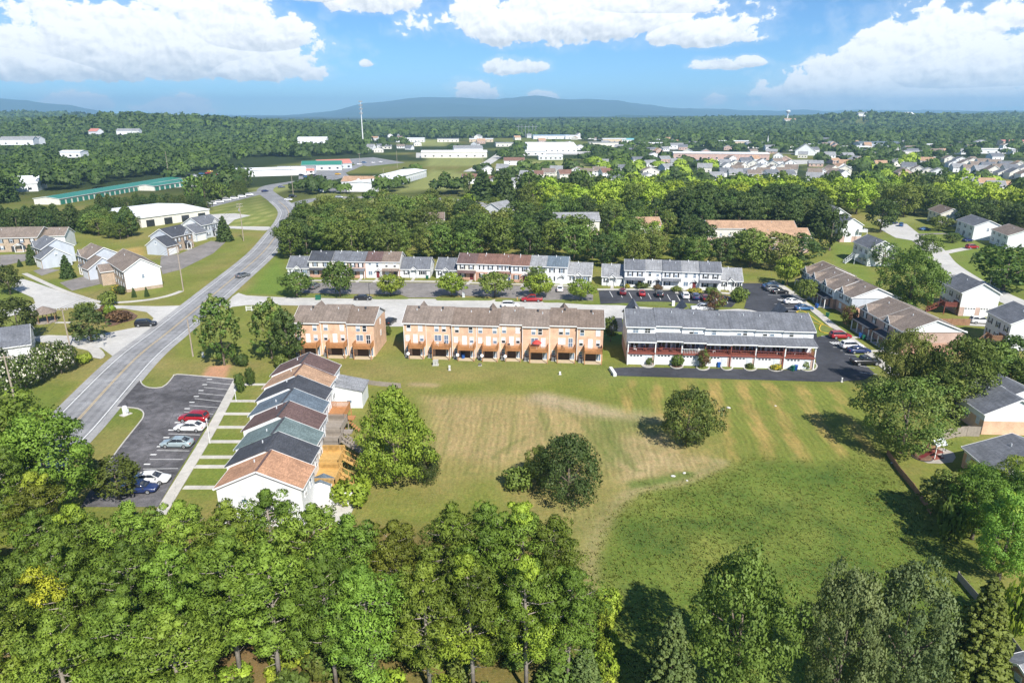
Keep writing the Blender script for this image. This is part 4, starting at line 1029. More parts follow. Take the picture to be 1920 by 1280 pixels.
for i, (x, y) in enumerate(nx):
    w = 5.15; D = 10.2; he = 5.35 + [.55, .35, .2, 0, .12, -.12, .1, 0][i]; hr = he + 2.25
    o = empty('rowhouse', (x, y, 0), R(-90)); tag(o, nlab[i], 'rowhouse', 'near row beside the worn parking lot')
    rf = nspec[i][0]; w2 = w - .014
    r_ = shell(o, w2, D, he, hr, W_, W_, 0, rf, rl=.22, rr=.22 if i == 7 else .0, ov=.3)
    q = MB(); q.bar((-.1, D / 2, hr + .15), (w2 + .1, D / 2, hr + .15), .28, .06); q.build('ridge_cap', rf_dark if i not in (1, 7) else rf_maroon, r_)
    for xx in (.28, .72): window(o, w * xx, 0, 3.3, .85, 1.25, shutters=True); window(o, w * xx, D, 3.4, .85, 1.25, 'back')
    window(o, w * .28, 0, .9, .9, 1.35, shutters=True); door(o, w * .72, 0, mat=door_m if i % 2 else white)
    if i < 7: window(o, w * .3, D, 2.3 if i < 6 else .1, 1.6, 2.0 if i > 5 else 1.0, 'back', 'slide')
    # rear decks face the meadow
    if i == 0:
        q = MB(); ya, yb_ = D + .02, D + 4.8; q.add([(.2, ya, 0), (w2, ya, 0), (w2, yb_, 0), (.2, yb_, 0), (.2, ya, 4.1), (w2, ya, 4.1), (w2, yb_, 3.1), (.2, yb_, 3.1)], [(0, 1, 5, 4), (1, 2, 6, 5), (2, 3, 7, 6), (3, 0, 4, 7)]); an = q.build('annex_wall', W_, o)
        q = MB(); q.add([(-.05, ya, 4.22), (w2 + .2, ya, 4.22), (w2 + .2, yb_ + .3, 3.17), (-.05, yb_ + .3, 3.17), (-.05, ya, 4.1), (w2 + .2, ya, 4.1), (w2 + .2, yb_ + .3, 3.05), (-.05, yb_ + .3, 3.05)], [(0, 1, 2, 3), (7, 6, 5, 4), (0, 4, 5, 1), (1, 5, 6, 2), (2, 6, 7, 3), (3, 7, 4, 0)]); q.build('annex_roof', rf_grey, an)
        for z_ in (.9, ): window(o, w2, D + 2.6, z_, .9, 1.2, 'right')
    if i in (2, 3):
        dk = deck(o, .3, w - .3, D + 3.0, D + .02, 2.5, wood_new if i == 2 else wood_old, .95)
        q = MB(); q.box(w - 1.6, w - .4, D + 3.05, D + 4.6, 2.28, 2.5)
        for k in range(7): q.box(w - 1.5, w - .5, D + 3.1 + k * .3, D + 3.38 + k * .3, 2.2 - k * .32, 2.26 - k * .32)
        q.build('stairs', wood_new if i == 2 else wood_old, dk)
    if i in (4, 5, 6):
        m_ = [wood_old, wood_yellow, wood_yellow][i - 4]
        if i > 4: deck(o, .3, w - .6, D + 3.2, D + .02, 2.5, m_, .95, stairs=(w * .35, D + 3.25, 0, 3.6, 8))
        else: deck(o, .4, w - 2.0, D + 2.6, D + .02, 2.5, m_, .95, stairs=(w * .3, D + 2.65, 0, 3.0, 8))
    if i == 6:
        shell(o, 2.0, 2.6, 2.6, 3.2, W_, W_, 0, rf_blue, x0=w - 2.2, y0=D + .05, ov=.1, vent=False)
    if i == 7:
        q = MB(); q.box(.3, w - .3, D + .02, D + 5.0, 0, .12); q.build('patio_slab', concrete, o)
        q = MB(); q.box(.3, .42, D + .02, D + 4.8, .12, 1.9); q.build('privacy_screen', white, o)
        window(o, w2, 3.2, 3.3, .8, 1.2, 'right')

# ------------------------------------------------------------------ rows facing the right-hand lot
def side_unit(x, y, w, D, rf, lo, hi, label, endr, gb, porch=True):
    o = empty('rowhouse', (x, y, 0), R(-90)); tag(o, label, 'rowhouse', 'brick-fronted rowhouses by the fresh tarmac')
    he, hr = 5.1, 7.5; w2 = w - .014
    r_ = shell(o, w2, D, he, hr, lo, hi, 2.6, rf, rl=.25, rr=.3 if endr else 0, gable=None, ov=.4)
    if endr:
        q = MB(); q.add([(w2 + .02, 0, he), (w2 + .02, D, he), (w2 + .02, D / 2, hr - .06)], [(0, 1, 2)]); q.build('gable', side_white, o)
        q = MB(); q.bar((w2 + .1, -.4, he + .02), (w2 + .1, D + .4, he + .02), .16, .22); q.build('cornice', white, o)
    if gb: frontgable(o, w * .3, 2.6, he - .1, 1.5, rf, side_white, deep=2.4)
    for xx in (.28, .72): window(o, w * xx, 0, 3.3, .95, 1.3, shutters=True)
    window(o, w * .3, 0, .9, 1.3, 1.35, kind='double'); door(o, w * .75, 0, mat=dark_metal)
    if porch:
        q = MB(); q.add([(w * .08, 0, 3.0), (w * .95, 0, 3.0), (w * .95, -2.0, 2.5), (w * .08, -2.0, 2.5), (w * .08, 0, 2.85), (w * .95, 0, 2.85), (w * .95, -2.0, 2.38), (w * .08, -2.0, 2.38)], [(0, 3, 2, 1), (4, 5, 6, 7), (3, 7, 6, 2), (0, 4, 7, 3), (1, 2, 6, 5)]); q.build('porch_roof', rf_dark, o)
        for k in range(4):
            xx = w * (.1 + .83 * k / 3); q = MB(); q.box(xx - .09, xx + .09, -1.95, -1.77, .1, 2.42); q.build('porch_post', white, o)
        q = MB(); q.box(w * .08, w * .95, -2.0, -.02, 0, .12); q.build('porch_slab', concrete, o)
        q = MB(); q.box(w * .7, w * .8, -6.5, -2.02, 0, .09); q.build('front_walk', concrete, o)
    for xx in (.3, .7): window(o, w * xx, D, 3.3, .9, 1.3, 'back'); window(o, w * xx, D, .6, 1.2, 1.9, 'back', 'slide')
for i in range(4):
    side_unit(82.6 + [1.2, .4, 0, .8][i], 193.5 - i * 7.9, 7.9, 11.5, rf_brown2 if i != 0 else rf_brown, brick_red, side_grey if i % 2 else side_white, f'{ORD[i]} house of the stepped brown-roofed row, counted from the far trees', i == 3, True, i != 3)
for i in range(2):
    side_unit(81.2, 153.4 - i * 9.4, 9.4, 12.5, rf_brown2, brick_red, brick_pink, ['brick-fronted rowhouse with white porch columns beside the red shrub', 'brick-fronted rowhouse whose tan gable end stands behind the big trees'][i], i == 1, True)

# ------------------------------------------------------------------ detached houses
def house(name, label, P0, rz, W, D, he, hr, lo, hi, zs, rf, axis='x', wings=(), cat='house', grp=None, feats=None, z=None, fg=False, wins=True, shutters=False, dr=True):
    zz = hz(P0[0], P0[1]) if z is None else z
    o = empty(name, (P0[0], P0[1], zz), rz); tag(o, label, cat, grp)
    shell(o, W, D, he, hr, lo, hi, zs, rf, axis=axis, rl=.3, rr=.3)
    for (x0, y0, w, d, e, r, ax) in wings: shell(o, w, d, e, r, lo, hi, zs if zs < e else 0, rf, x0=x0, y0=y0, axis=ax, rl=.25, rr=.25, vent=False)
    if wins:
        n = max(2, int(W / 3.2)); two = he > 4.2
        for k in range(n):
            x = W * (k + .5) / n
            if not (dr and k == n // 2 and not two): window(o, x, 0, 3.3 if two else 1.0, .95, 1.3, shutters=shutters)
            if two and not (dr and k == n // 2): window(o, x, 0, .9, .95, 1.35, shutters=shutters)
            window(o, x, D, 3.3 if two else 1.0, .9, 1.25, 'back')
        for f, xx in (('left', 0), ('right', W)):
            window(o, xx, D * .5, 3.4 if two else 1.1, .8, 1.15, f)
        if dr: door(o, W * (n // 2 + .5) / n, 0, mat=dark_metal)
    if fg: frontgable(o, W * fg, 3.0, he - .15, 1.7, rf, hi, deep=2.5)
    if feats: feats(o)
    return o
def f_garage(x, y, w=4.6, face='front', panes=0):
    return lambda o: garage(o, x, y, .05, w, 2.2, face, panes)
def multi(*fs):
    return lambda o: [f(o) for f in fs]
def f_win(x, y, z, w, h, face): return lambda o: window(o, x, y, z, w, h, face)
def f_deck(x0, x1, y0, y1, z, mat, stairs=None): return lambda o: deck(o, x0, x1, y0, y1, z, mat, .95, stairs=stairs)
def f_porch(x, w):
    def f(o):
        frontgable(o, x, w, 2.5, .7, M['shingle_charcoal'], white, y=-1.5, deep=1.2)
        for s in (-1, 1): q = MB(); q.box(x + s * w * .45 - .09, x + s * w * .45 + .09, -1.6, -1.42, 0, 2.45); q.build('porch_post', white, o)
        q = MB(); q.box(x - w / 2, x + w / 2, -1.7, -.02, 0, .15); q.build('porch_slab', concrete, o)
    return f
# across the main road
house('house', 'grey-sided house with charcoal roof, brick front and white garage above the road bend', G(303, 479), R(72), 17.0, 10.0, 5.4, 8.0, brick_tan, side_grey, 0, rf_dark, wings=(), feats=multi(f_garage(3.0, -1.02, 4.4), f_porch(8.6, 2.4)), fg=.62, shutters=True) if False else None
def big_house(label, P0, rz, rf, front, side, mir=False):
    """two-storey main block with a projecting garage wing"""
    o = empty('house', P0, rz); tag(o, label, 'house', 'houses with garage wings across the main road')
    W, D = 10.5, 9.5; gx = W if not mir else -5.8
    shell(o, W, D, 5.5, 8.2, side, side, 0, rf, rl=.3, rr=.3, ov=.4)
    q = MB(); q.box(.02, W - .02, -.06, -.005, .02, 5.35); q.build('brick_front', front, o)
    shell(o, 5.8, 8.6, 3.3, 6.2, side, side, 0, rf, x0=gx, y0=-2.2, axis='x', rl=.25 if mir else 0, rr=0 if mir else .25, vent=False, ov=.35)
    q = MB(); q.box(gx + .05, gx + 5.75, -2.27, -2.205, .02, 3.2); q.build('brick_front', front, o)
    frontgable(o, W * (.28 if not mir else .72), 3.4, 5.25, 1.9, rf, side, y=-.08, deep=2.6)
    for x in (.14, .32, .6, .84): window(o, W * x, -.06, 3.3, .85, 1.4, shutters=True)
    for x in (.14, .32, .84): window(o, W * x, -.06, .8, .85, 1.4, shutters=True)
    door(o, W * .6, -.06, mat=dark_metal); f_porch(W * .6, 2.2)(o)
    garage(o, gx + 2.9, -2.27, .05, 4.6, 2.2, 'front', 0)
    ex = gx + 5.8 if not mir else gx
    window(o, ex, 2.2, 3.6, .8, 1.1, 'right' if not mir else 'left'); window(o, 0 if not mir else W, 5, 3.4, .8, 1.1, 'left' if not mir else 'right')
    for x in (.2, .5, .8): window(o, W * x, D, 3.3, .9, 1.3, 'back'); window(o, W * x, D, .9, .9, 1.3, 'back')
    return o
a = G(303, 479)
o = big_house('grey-sided house with charcoal roof and white garage door above the road bend', (a.x + 1.8, a.y + 5.8, 0), R(75), rf_dark, brick_tan, side_grey, True)
a = G(362, 452); big_house('grey house with open garage beside the pointed evergreen and the striped lawn', (a.x + 2, a.y + 4.5, 0), R(70), rf_slate, side_grey, side_white, True)
a = G(150, 508); big_house('tan brick house with grey-green roof, next to the white gabled house', (a.x, a.y, 0), R(-42), rf_brown2, brick_tan, side_grey)
a = G(64, 490); big_house('tan brick house with slate roof between two pointed evergreens', (a.x, a.y, 0), R(-40), rf_slate, brick_tan, side_grey)
o = house('house', 'white-gabled house with tan brick front and young cypresses at the street corner', G(209, 526), R(-49), 19.0, 9.4, 6.1, 9.0, brick_tan, side_white, .9, rf_brown2, shutters=True, feats=multi(lambda o: None))
q = MB(); q.box(.05, 18.9, -.07, -.005, .02, 6.0); q.build('brick_front', brick_tan, o)
for k in range(6):
    for z in (3.6, 1.0): window(o, 1.6 + k * 3.1, -.07, z, .85, 1.4, shutters=True)
shell(o, 5.0, 3.4, 4.2, 5.8, brick_tan, brick_tan, 0, rf_brown2, x0=1.0, y0=-3.4, axis='y', rl=.2, rr=.0, vent=False)
a = G(-28, 470); o = house('house', 'large brick house with wide grey roof and a white porch by the dark hedge', (a.x, a.y - 4, 0), R(8), 21, 12, 5.2, 8.0, brick_tan, brick_tan, 0, rf_brown2, feats=multi(f_porch(15, 3)), fg=.3, shutters=True)
shell(o, 9, 8, 4.8, 7.2, side_white, side_white, 0, rf_brown2, x0=19, y0=5, rl=.2, rr=.3)
a = G(-60, 700); o = house('house', 'low house with dark grey hipped-looking roof behind the blossoming shrubs', (-118, 121.5, 0), R(31), 22, 12, 3.0, 5.6, side_white, side_white, 0, rf_slate)
# right-hand neighbourhood
def two_storey(label, near, rz, W, D, rf, side, base, he=6.0, hr=8.4, feats=None, grp='white houses on the far lane', wing=None, sh=True):
    """near = ground point of the corner between the left flank and the gable that faces the camera"""
    o = empty('house', (near[0], near[1], 0), rz); tag(o, label, 'house', grp)
    shell(o, W, D, he, hr, base, side, 2.3 if base is not side else 0, rf, axis='y', rl=.3, rr=.3, ov=.4)
    if wing: shell(o, wing[2], wing[3], wing[4], wing[5], side, side, 0, rf, x0=wing[0], y0=wing[1], axis='y', rl=.2, rr=.2, vent=False)
    for k in range(3):
        y = D * (k + .5) / 3
        for z in ((3.7, 1.2) if he > 4.6 else (1.2,)): window(o, 0, y, z, .85, 1.25, 'left', shutters=sh); window(o, W, y, z, .85, 1.25, 'right')
    if feats: feats(o)
    return o
def garages2(W): return multi(f_garage(W * .28, 0, 2.5, 'front', 4), f_garage(W * .70, 0, 2.5, 'front', 4))
two_storey('white house with dark slate roof, double brick garage and dark wooden deck', G(1796, 592), R(-9), 8.5, 11.5, rf_slate, side_white, brick_pink, feats=multi(garages2(8.5), f_deck(-3.2, -.02, .6, 3.6, 2.3, wood_red, stairs=(-3.2, 2.4, -3.0, 0.8, 7))))
two_storey('white house cut by the frame edge, with a slate roof and a tan wooden stair', G(1885, 657), R(-8), 9.5, 9.5, rf_slate, side_white, side_white, feats=multi(garages2(9.5), f_deck(-2.6, -.02, 1.0, 3.6, 2.0, wood_fence, stairs=(-2.6, 2.4, -2.8, -1.2, 7))))
two_storey('white house with grey roof and pale deck stairs above the green slope', G(1625, 499), R(-4), 8.6, 12.5, rf_slate, side_white, side_white, feats=multi(f_deck(-3.0, -.02, 3.0, 6.0, 2.4, pane_blind, stairs=(-3.0, 4.5, -2.8, -.6, 7)), f_garage(4.3, 0, 2.6)))
two_storey('white house with brick basement half hidden by two dark trees', G(1574, 454), R(-2), 8.0, 12, rf_slate, side_white, brick_pink, 6.8, 9.2, feats=multi(f_garage(3.0, 0, 2.6), lambda o: deck(o, 6.2, 9.6, -1.2, 2.2, 4.3, white, .9)))
two_storey('white house with steep grey gable and light blue bay behind the dark trees', G(1545, 432), R(-3), 10, 14, rf_grey, side_white, side_white, 6.5, 9.6)
two_storey('white house with slate roof and black shutters beside the round dark bush', G(1822, 450), R(-12), 10, 17, rf_slate, side_white, side_white, 5.6, 7.8, feats=multi(f_win(5, 0, 3.6, .8, 1.2, 'front'), lambda o: door(o, 0, 9, face='left', mat=dark_metal)))
two_storey('white house with brown roof and black shutters at the edge of the lane', G(1885, 468), R(-14), 11, 15, rf_brown2, side_white, side_white, 5.2, 7.4)
two_storey('cream house with brown roof far up the lane behind a small tree', G(1760, 424), R(-12), 9, 15, rf_brown, side_cream, side_cream, 5.5, 7.8)
two_storey('white house with brick foot and grey roof behind the wooden fence', G(1839, 814), R(-3), 9.5, 8.5, rf_slate, side_white, brick_orange, 3.6, 6.0, feats=multi(f_win(7.5, 0, 1.4, 1.2, 1.3, 'front'), f_win(7.0, 0, 3.3, .6, .6, 'front'), f_win(8.0, 0, 3.3, .6, .6, 'front')), wing=(6, 6.5, 8, 7, 3.2, 5.0), sh=False)
o = two_storey('house with wide grey roof and red door beside the playground corner', (63.8, 79.6, 0), R(-4), 12, 7.5, rf_slate, side_white, brick_orange, 3.0, 5.2, sh=False)
q = MB(); q.box(1.4, 4.2, -.06, 0, .05, 2.0); q.build('door', pm('door_red', (.42, .05, .03), .5, .1), o)
o = house('shed', 'small grey-roofed shed at the lower corner of the picture', (44.0, 45.0, 0), R(14), 4.0, 3.4, 2.2, 3.2, brick_red, brick_red, 0, rf_grey, cat='shed')

# houses glimpsed through the wood belt
for lab, px, py, rz, W, D, he, hr, lo, hi, rf in (
        ('long pink brick building with tan roof behind the wood belt', 1325, 460, -2, 33, 9, 6.6, 8.8, brick_pink, side_cream, rf_tan2),
        ('pink brick pair of gables with tan roof between dark trees', 1402, 474, 0, 22, 9, 5.6, 8.2, brick_pink, brick_pink, rf_tan2),
        ('pink brick house with grey gabled roof in the middle of the wood', 1040, 447, 3, 18, 10, 7, 9.6, brick_pink, side_cream, rf_grey),
        ('cream house with tan roof peeking through the wood', 1196, 455, 6, 9, 9, 6.5, 9.2, brick_pink, side_cream, rf_tan2),
        ('white tall house with pale roof beside the orange shrub', 938, 425, 60, 13, 9, 7.5, 10.0, side_white, side_white, rf_grey),
        ('white house half hidden where the wood meets the east road', 648, 425, 10, 9, 8, 5, 7.2, side_white, side_white, rf_grey),
        ('pale house with brown roof deep in the wood', 770, 440, 5, 14, 9, 6, 8.4, side_cream, side_cream, rf_brown)):
    house('house', lab, G(px, py), R(rz), W, D, he, hr, lo, hi, 3.0, rf)
# ------------------------------------------------------------------ commercial buildings
def flat_building(name, label, P0, rz, W, D, h, wallm, roofm, cat='building', slope=0.6, doors=0, door_mat=None, wins=0, parapet=False, dh=2.4, face='front', z=None, grp=None):
    zz = hz(P0[0], P0[1]) if z is None else z
    o = empty(name, (P0[0], P0[1], zz), rz); tag(o, label, cat, grp)
    shell(o, W, D, h, h + slope, wallm, wallm, 0, roofm, axis='x', ov=.4, rl=.3, rr=.3, vent=False)
    if doors:
        k = W / doors; q = MB(); hw_ = min(k * .36, 1.9); q.box(-hw_, hw_, -.08, 0, .05, dh); dm = q.mesh('roller_door', door_mat or white)
        for i in range(doors): link('roller_door', dm, o, (k * (i + .5), 0, 0))
    for i in range(wins): window(o, W * (i + .5) / wins, 0, 1.0, min(2.2, W / wins * .6), 1.6, kind='plain', panes=(0,))
    return o
P0, P1 = G(113, 384), G(342, 343); L, rz = frame(P0, P1)
flat_building('storage_building', 'long storage building with green metal roof and green roller doors', P0, rz, L, 15, 3.2, side_cream, rf_green, 'storage', 1.0, 26, rf_green)
P0, P1 = G(290, 358), G(412, 338); L, rz = frame(P0, P1)
flat_building('storage_building', 'second green-roofed storage building behind the pine hedge', P0, rz, L, 12, 3.0, side_cream, rf_green, 'storage', .9, 14, rf_green)
P0, P1 = G(268, 358), G(400, 340); 
flat_building('warehouse', 'low warehouse with broad white roof above the grey houses', (-163, 301, 0), R(58), 34, 42, 4.2, side_cream, rf_white, 'warehouse', 1.2, 4, pane_dark, dh=3.0)
a = G(421, 333); flat_building('workshop', 'long white workshop with dark bay doors beyond the pine hedge', a, R(22), 62, 16, 5.0, side_white, rf_white, 'workshop', 1.2, 0, wins=0)
o = bpy.data.objects['workshop']; q = MB(); q.box(-1.6, 1.6, -.1, 0, .05, 3.4); dm = q.mesh('bay_door', dark_metal)
for x in (6, 11): link('bay_door', dm, o, (x, 0, 0))
a = G(520, 326); flat_building('store', 'white store with low grey roof behind parked cars', a, R(8), 30, 14, 4.2, side_white, rf_grey, 'store', 1.4, 0, wins=5)
a = G(566, 320); flat_building('store', 'store with green roof between white and red-roofed stores', a, R(10), 34, 16, 4.6, side_white, rf_green, 'store', 3.0, 0, wins=5)
a = G(598, 318); flat_building('store', 'grey-walled store with faded red metal roof', a, R(28), 30, 16, 4.6, side_grey, rf_pink, 'store', 3.2, 0, wins=5)
a = G(568, 327); flat_building('kiosk', 'small red-roofed kiosk beside the parked cars', a, R(14), 9, 6, 2.8, side_white, rf_pink, 'kiosk', 1.4, 0, wins=2)
P0, P1 = G(706, 360), G(800, 332); L, rz = frame(P0, P1)
flat_building('storage_building', 'white storage building with a long row of roller doors behind a fence', P0, rz, L, 20, 5.4, side_white, rf_white, 'storage', .8, 22, pm('door_pale', (.5, .52, .55), .5, .1), dh=3.2)
a = G(641, 354); o = flat_building('office', 'white office with tan hipped roof, arched gable and dark windows', a, R(-4), 24, 15, 4.8, side_white, rf_tan2, 'office', 2.8, 0, wins=6)
frontgable(o, 12, 6, 4.6, 2.2, rf_tan2, white, y=-.6, deep=2.0)
flat_building('hangar', 'large white warehouse with a bowed front wall and long white roof', G(988, 286), R(2), 64, 80, 7, side_white, rf_white, 'warehouse', 4.0, 0, wins=9)
flat_building('mall', 'long red brick strip building with white roof edge', G(1262, 299), R(-9), 100, 26, 6.5, brick_pink, rf_white, 'shop strip', 1.0, 0, wins=12)
flat_building('office', 'pale flat office block on the cleared hilltop', G(742, 268), R(2), 48, 20, 6, side_white, rf_white, 'office', 1.0, 0, wins=8)
flat_building('factory', 'long cream factory hall beside the far junction', G(790, 296), R(3), 74, 22, 6, side_cream, rf_white, 'factory', 1.6, 0, wins=8)
flat_building('factory', 'tall white factory shed with grey roof at the end of the factory hall', G(852, 292), R(8), 34, 26, 8, side_white, rf_grey, 'factory', 3.0, 0, wins=4)
flat_building('house', 'small grey-roofed workshop in front of the office on the hill', G(712, 280), R(5), 16, 12, 3.5, side_cream, rf_slate, 'workshop', 2.0, 0, wins=3)
for lab, px, py, rz, W, D, h, sl, wm, rm in (
        ('turquoise-roofed shop beyond the wooded knoll', 1166, 268, 0, 42, 20, 5, 2, side_white, pm('roof_turq', (.18, .46, .5), .5, .1)),
        ('cream shop block beside the turquoise roof', 1202, 277, 2, 36, 18, 6, 1, side_tan, rf_white),
        ('white shop with gabled porch beside the far highway', 1255, 278, 0, 22, 14, 4, 3, side_white, rf_grey),
        ('long white distribution shed beyond the bowed warehouse', 1060, 262, 4, 60, 26, 6, 1, side_white, rf_white),
        ('blue-roofed sales hall behind the bowed warehouse', 1000, 262, 4, 70, 26, 6, 1.4, side_white, pm('roof_blue', (.25, .36, .46), .5, .1)),
        ('white church with wide hall and thin steeple', 1402, 278, 6, 42, 18, 5, 3.4, side_white, rf_grey),
        ('white chapel-like house with steep gable on the meadow edge', 1528, 292, 70, 26, 22, 5, 8, side_white, rf_grey),
        ('grey hall with bluish metal roof among trees', 1612, 275, -3, 60, 24, 5, 2.4, side_grey, rf_blue),
        ('tan house with dark gables near the far highway', 1540, 268, 4, 26, 14, 6, 3.4, side_cream, rf_slate),
        ('red brick house in the trees beyond the shops', 1158, 254, 6, 34, 20, 7, 4, brick_red, rf_brown),
        ('cream hall among trees at the far edge of town', 1684, 262, -6, 40, 20, 6, 3, side_cream, rf_tan2),
        ('pale store at the far edge of town', 1770, 262, -6, 40, 20, 6, 2, side_tan, rf_white),
        ('tan building beside the tall pines at the far edge', 1880, 274, -10, 44, 20, 7, 2, side_tan, rf_pink)):
    flat_building('building', lab, G(px, py), R(rz), W, D, h, wm, rm, 'building', sl, 0, wins=4)
q = MB(); s = G(1440, 277); q.tube([(s.x, s.y + 4, 6), (s.x, s.y + 4, 10), (s.x, s.y + 4, 17)], [1.0, .9, .05], 6); st = q.build('steeple', white); tag(st, 'thin white steeple rising behind the wide white hall', 'steeple')
# houses on the wooded hill and the far horizon
def hill_house(lab, px, py, dist, W, D, h, sl, wm, rm, rz=0, grp='houses on the far hills'):
    x = (px - 960) / FPX * (dist * math.cos(PITCH) + 15); flat_building('hill_house', lab, (x, dist), R(rz), W, D, h, wm, rm, 'house', sl, 0, wins=3, z=max(hz(x, dist), CAM_H - (py - 212) / FPX * dist - 2), grp=grp)
hill_house('white house with orange roof edge on the wooded hill', 170, 249, 1120, 18, 12, 7, 4, side_white, rf_pink, -20)
hill_house('long white house below the crest of the wooded hill', 222, 247, 1120, 34, 12, 6, 3, side_white, rf_grey, 5)
hill_house('pale group home with grey roof at the left edge of the wood', 6, 264, 800, 34, 14, 6, 3, side_white, rf_grey, 10)
hill_house('second pale group home with grey roof at the edge of the wood', 40, 263, 820, 24, 12, 6, 3, side_white, rf_grey, -6)
hill_house('small white building glimpsed in the left forest', 118, 285, 620, 18, 12, 5, 1, side_white, rf_white, 0)
hill_house('white barn roof at the left picture edge', -18, 362, 440, 26, 22, 5, 4, side_white, rf_white, 20)
hill_house('white building deep in the middle of the left forest', 560, 262, 900, 36, 14, 6, 2, side_white, rf_white, 5)
for k in range(7):
    hill_house('white house of the little cluster on the far wooded hill', 1694 + k * 5, 217 + k * 2.2, 2350, 24, 16, 9, 4, side_white, rf_white, 10 * k, 'white cluster on the far hill')
hill_house('white house on the crest of the far wooded hill', 1606, 217, 2350, 30, 18, 9, 4, side_white, rf_grey)
hill_house('cream house near the far water tower', 1470, 227, 2300, 36, 18, 8, 4, side_cream, rf_tan2)
# housing estate rooftops
EST = []
def estate(poly_px, n, grp, lab, seed, wm=(side_white, side_cream), rms=(rf_grey, rf_slate, rf_brown2)):
    r = random.Random(seed)
    for (px, py, rz, W, D) in poly_px:
        p = G(px, py); W *= .82; D *= .85; h = r.uniform(3.6, 4.8)
        o = empty('estate_house', (p.x, p.y, hz(p.x, p.y)), R(rz)); tag(o, lab, 'house', grp)
        shell(o, W, D, h, h + r.uniform(2.4, 3.4), side_white, r.choice(wm), 0, r.choice(rms), axis=r.choice('xy'), rl=.3, rr=.3, vent=False)
        for k in range(2):
            window(o, W * (.28 + .44 * k), 0, 3.0, 1.0, 1.3, kind='plain', panes=(0,)); window(o, W * (.28 + .44 * k), 0, .8, 1.0, 1.3, kind='plain', panes=(0,))
        EST.append((p.x, p.y))
r = random.Random(4)
estate([(1352 + i * 17 + r.uniform(-3, 3), 334 - (j * 11) + r.uniform(-2, 2) + (i % 2) * 3, r.uniform(-25, 25), 12, 10) for j in range(3) for i in range(8)], 0, 'estate of white houses behind the maples', 'white estate house among pale rooftops behind the yellow-green maples', 1)
estate([(1512 + i * 15 + r.uniform(-3, 3), 346 - i * 2.2 - j * 9 + r.uniform(-2, 2), r.uniform(-25, 25), 12, 10) for j in range(2) for i in range(5)], 0, 'estate of white houses by the meadow strip', 'white estate house beside the tan meadow strip', 2)
estate([(1770 + i * 21 + j * 8, 305 + i * 2.6 + j * 9, -8, 13, 10) for j in range(3) for i in range(8)], 0, 'rows of white houses near the picture edge', 'white row house with grey roof in the far rows by the picture edge', 3)
estate([(1800 + i * 17, 352 + i * 3 + r.uniform(-2, 2), r.uniform(-20, 20), 12, 10) for i in range(5)], 0, 'white houses above the maples', 'white house showing its roof above the maples', 5, rms=(rf_tan2, rf_grey))
estate([(1690 + i * 18, 322 + i * 4, -20, 13, 9) for i in range(4)], 0, 'white terrace in the mid woods', 'white terrace house in the woods beside the meadow strip', 6)
estate([(868, 345, 10, 13, 10), (895, 349, -15, 14, 10), (917, 352, 5, 14, 10), (948, 354, 12, 14, 10), (945, 310, 0, 24, 10), (905, 327, 10, 12, 9), (930, 325, -10, 12, 9)], 0, 'white houses with brown roofs near the thuja rows', 'white house with brown roof near the rows of small thujas', 7, rms=(rf_red, rf_maroon, rf_grey))
estate([(975 + i * 19 + r.uniform(-3, 3), 333 + r.uniform(-4, 6), r.uniform(-20, 20), 12, 9) for i in range(9)], 0, 'houses along the back street', 'small pale house in the street behind the bright maples', 8, rms=(rf_grey, rf_red, rf_brown2))
estate([(1120, 318, 5, 14, 10), (1160, 325, 0, 12, 9), (1205, 331, 3, 16, 10), (1130, 312, 0, 12, 9)], 0, 'scattered houses at the knoll', 'pale house scattered at the foot of the wooded knoll', 9)
estate([(1790, 268, 5, 22, 14), (1830, 272, -8, 22, 14), (1720, 266, 3, 20, 12), (1650, 262, 3, 20, 12), (1590, 258, 0, 24, 14), (1480, 262, 0, 22, 12), (1330, 262, 0, 24, 12), (1300, 258, 0, 24, 12), (1060, 250, 0, 26, 14), (1000, 252, 0, 26, 14), (1700, 285, 8, 18, 12), (1745, 290, -8, 18, 12), (1860, 300, 4, 16, 12)], 0, 'far houses among the trees', 'small pale house among trees at the far edge of town', 10)
town = []
rt = random.Random(31)
for yy in (505, 548, 596, 650, 712, 784, 868, 960):
    xx = 70 + rt.uniform(0, 30)
    while xx < yy * .80:
        if rt.random() < .50: town.append((xx, yy + rt.uniform(-14, 14), rt.uniform(-30, 30)))
        xx += rt.uniform(20, 34)
for k in range(75):
    yy = rt.uniform(900, 1550); xx = rt.uniform(-.28, .72) * yy; town.append((xx, yy, rt.uniform(-30, 30)))
for xx, yy, rz in town:
    if any((xx - a) ** 2 + (yy - b) ** 2 < 400 for a, b in EST): continue
    o = empty('town_house', (xx, yy, hz(xx, yy)), R(rz)); tag(o, *(('small pale house of the town between the maples and the far highway', 'house', 'town houses beyond the maples') if yy < 890 else ('tiny pale building in the far woods of the valley', 'house', 'pale buildings in the far valley')))
    W0, D0, h0 = rt.uniform(8.5, 13.5), rt.uniform(7, 9), rt.uniform(2.9, 4.6)
    shell(o, W0, D0, h0, h0 + rt.uniform(2.2, 3.4), side_white, rt.choice((side_white, side_white, side_cream, brick_pink)), 0, rt.choice((rf_grey, rf_slate, rf_brown2, rf_grey, rf_tan2)), axis=rt.choice('xxy'), rl=.3, rr=.3, vent=False)
    for k in range(3): window(o, W0 * (.2 + .3 * k), 0, 1.0, 1.2, 1.4, kind='plain', panes=(0,))
    EST.append((xx, yy))
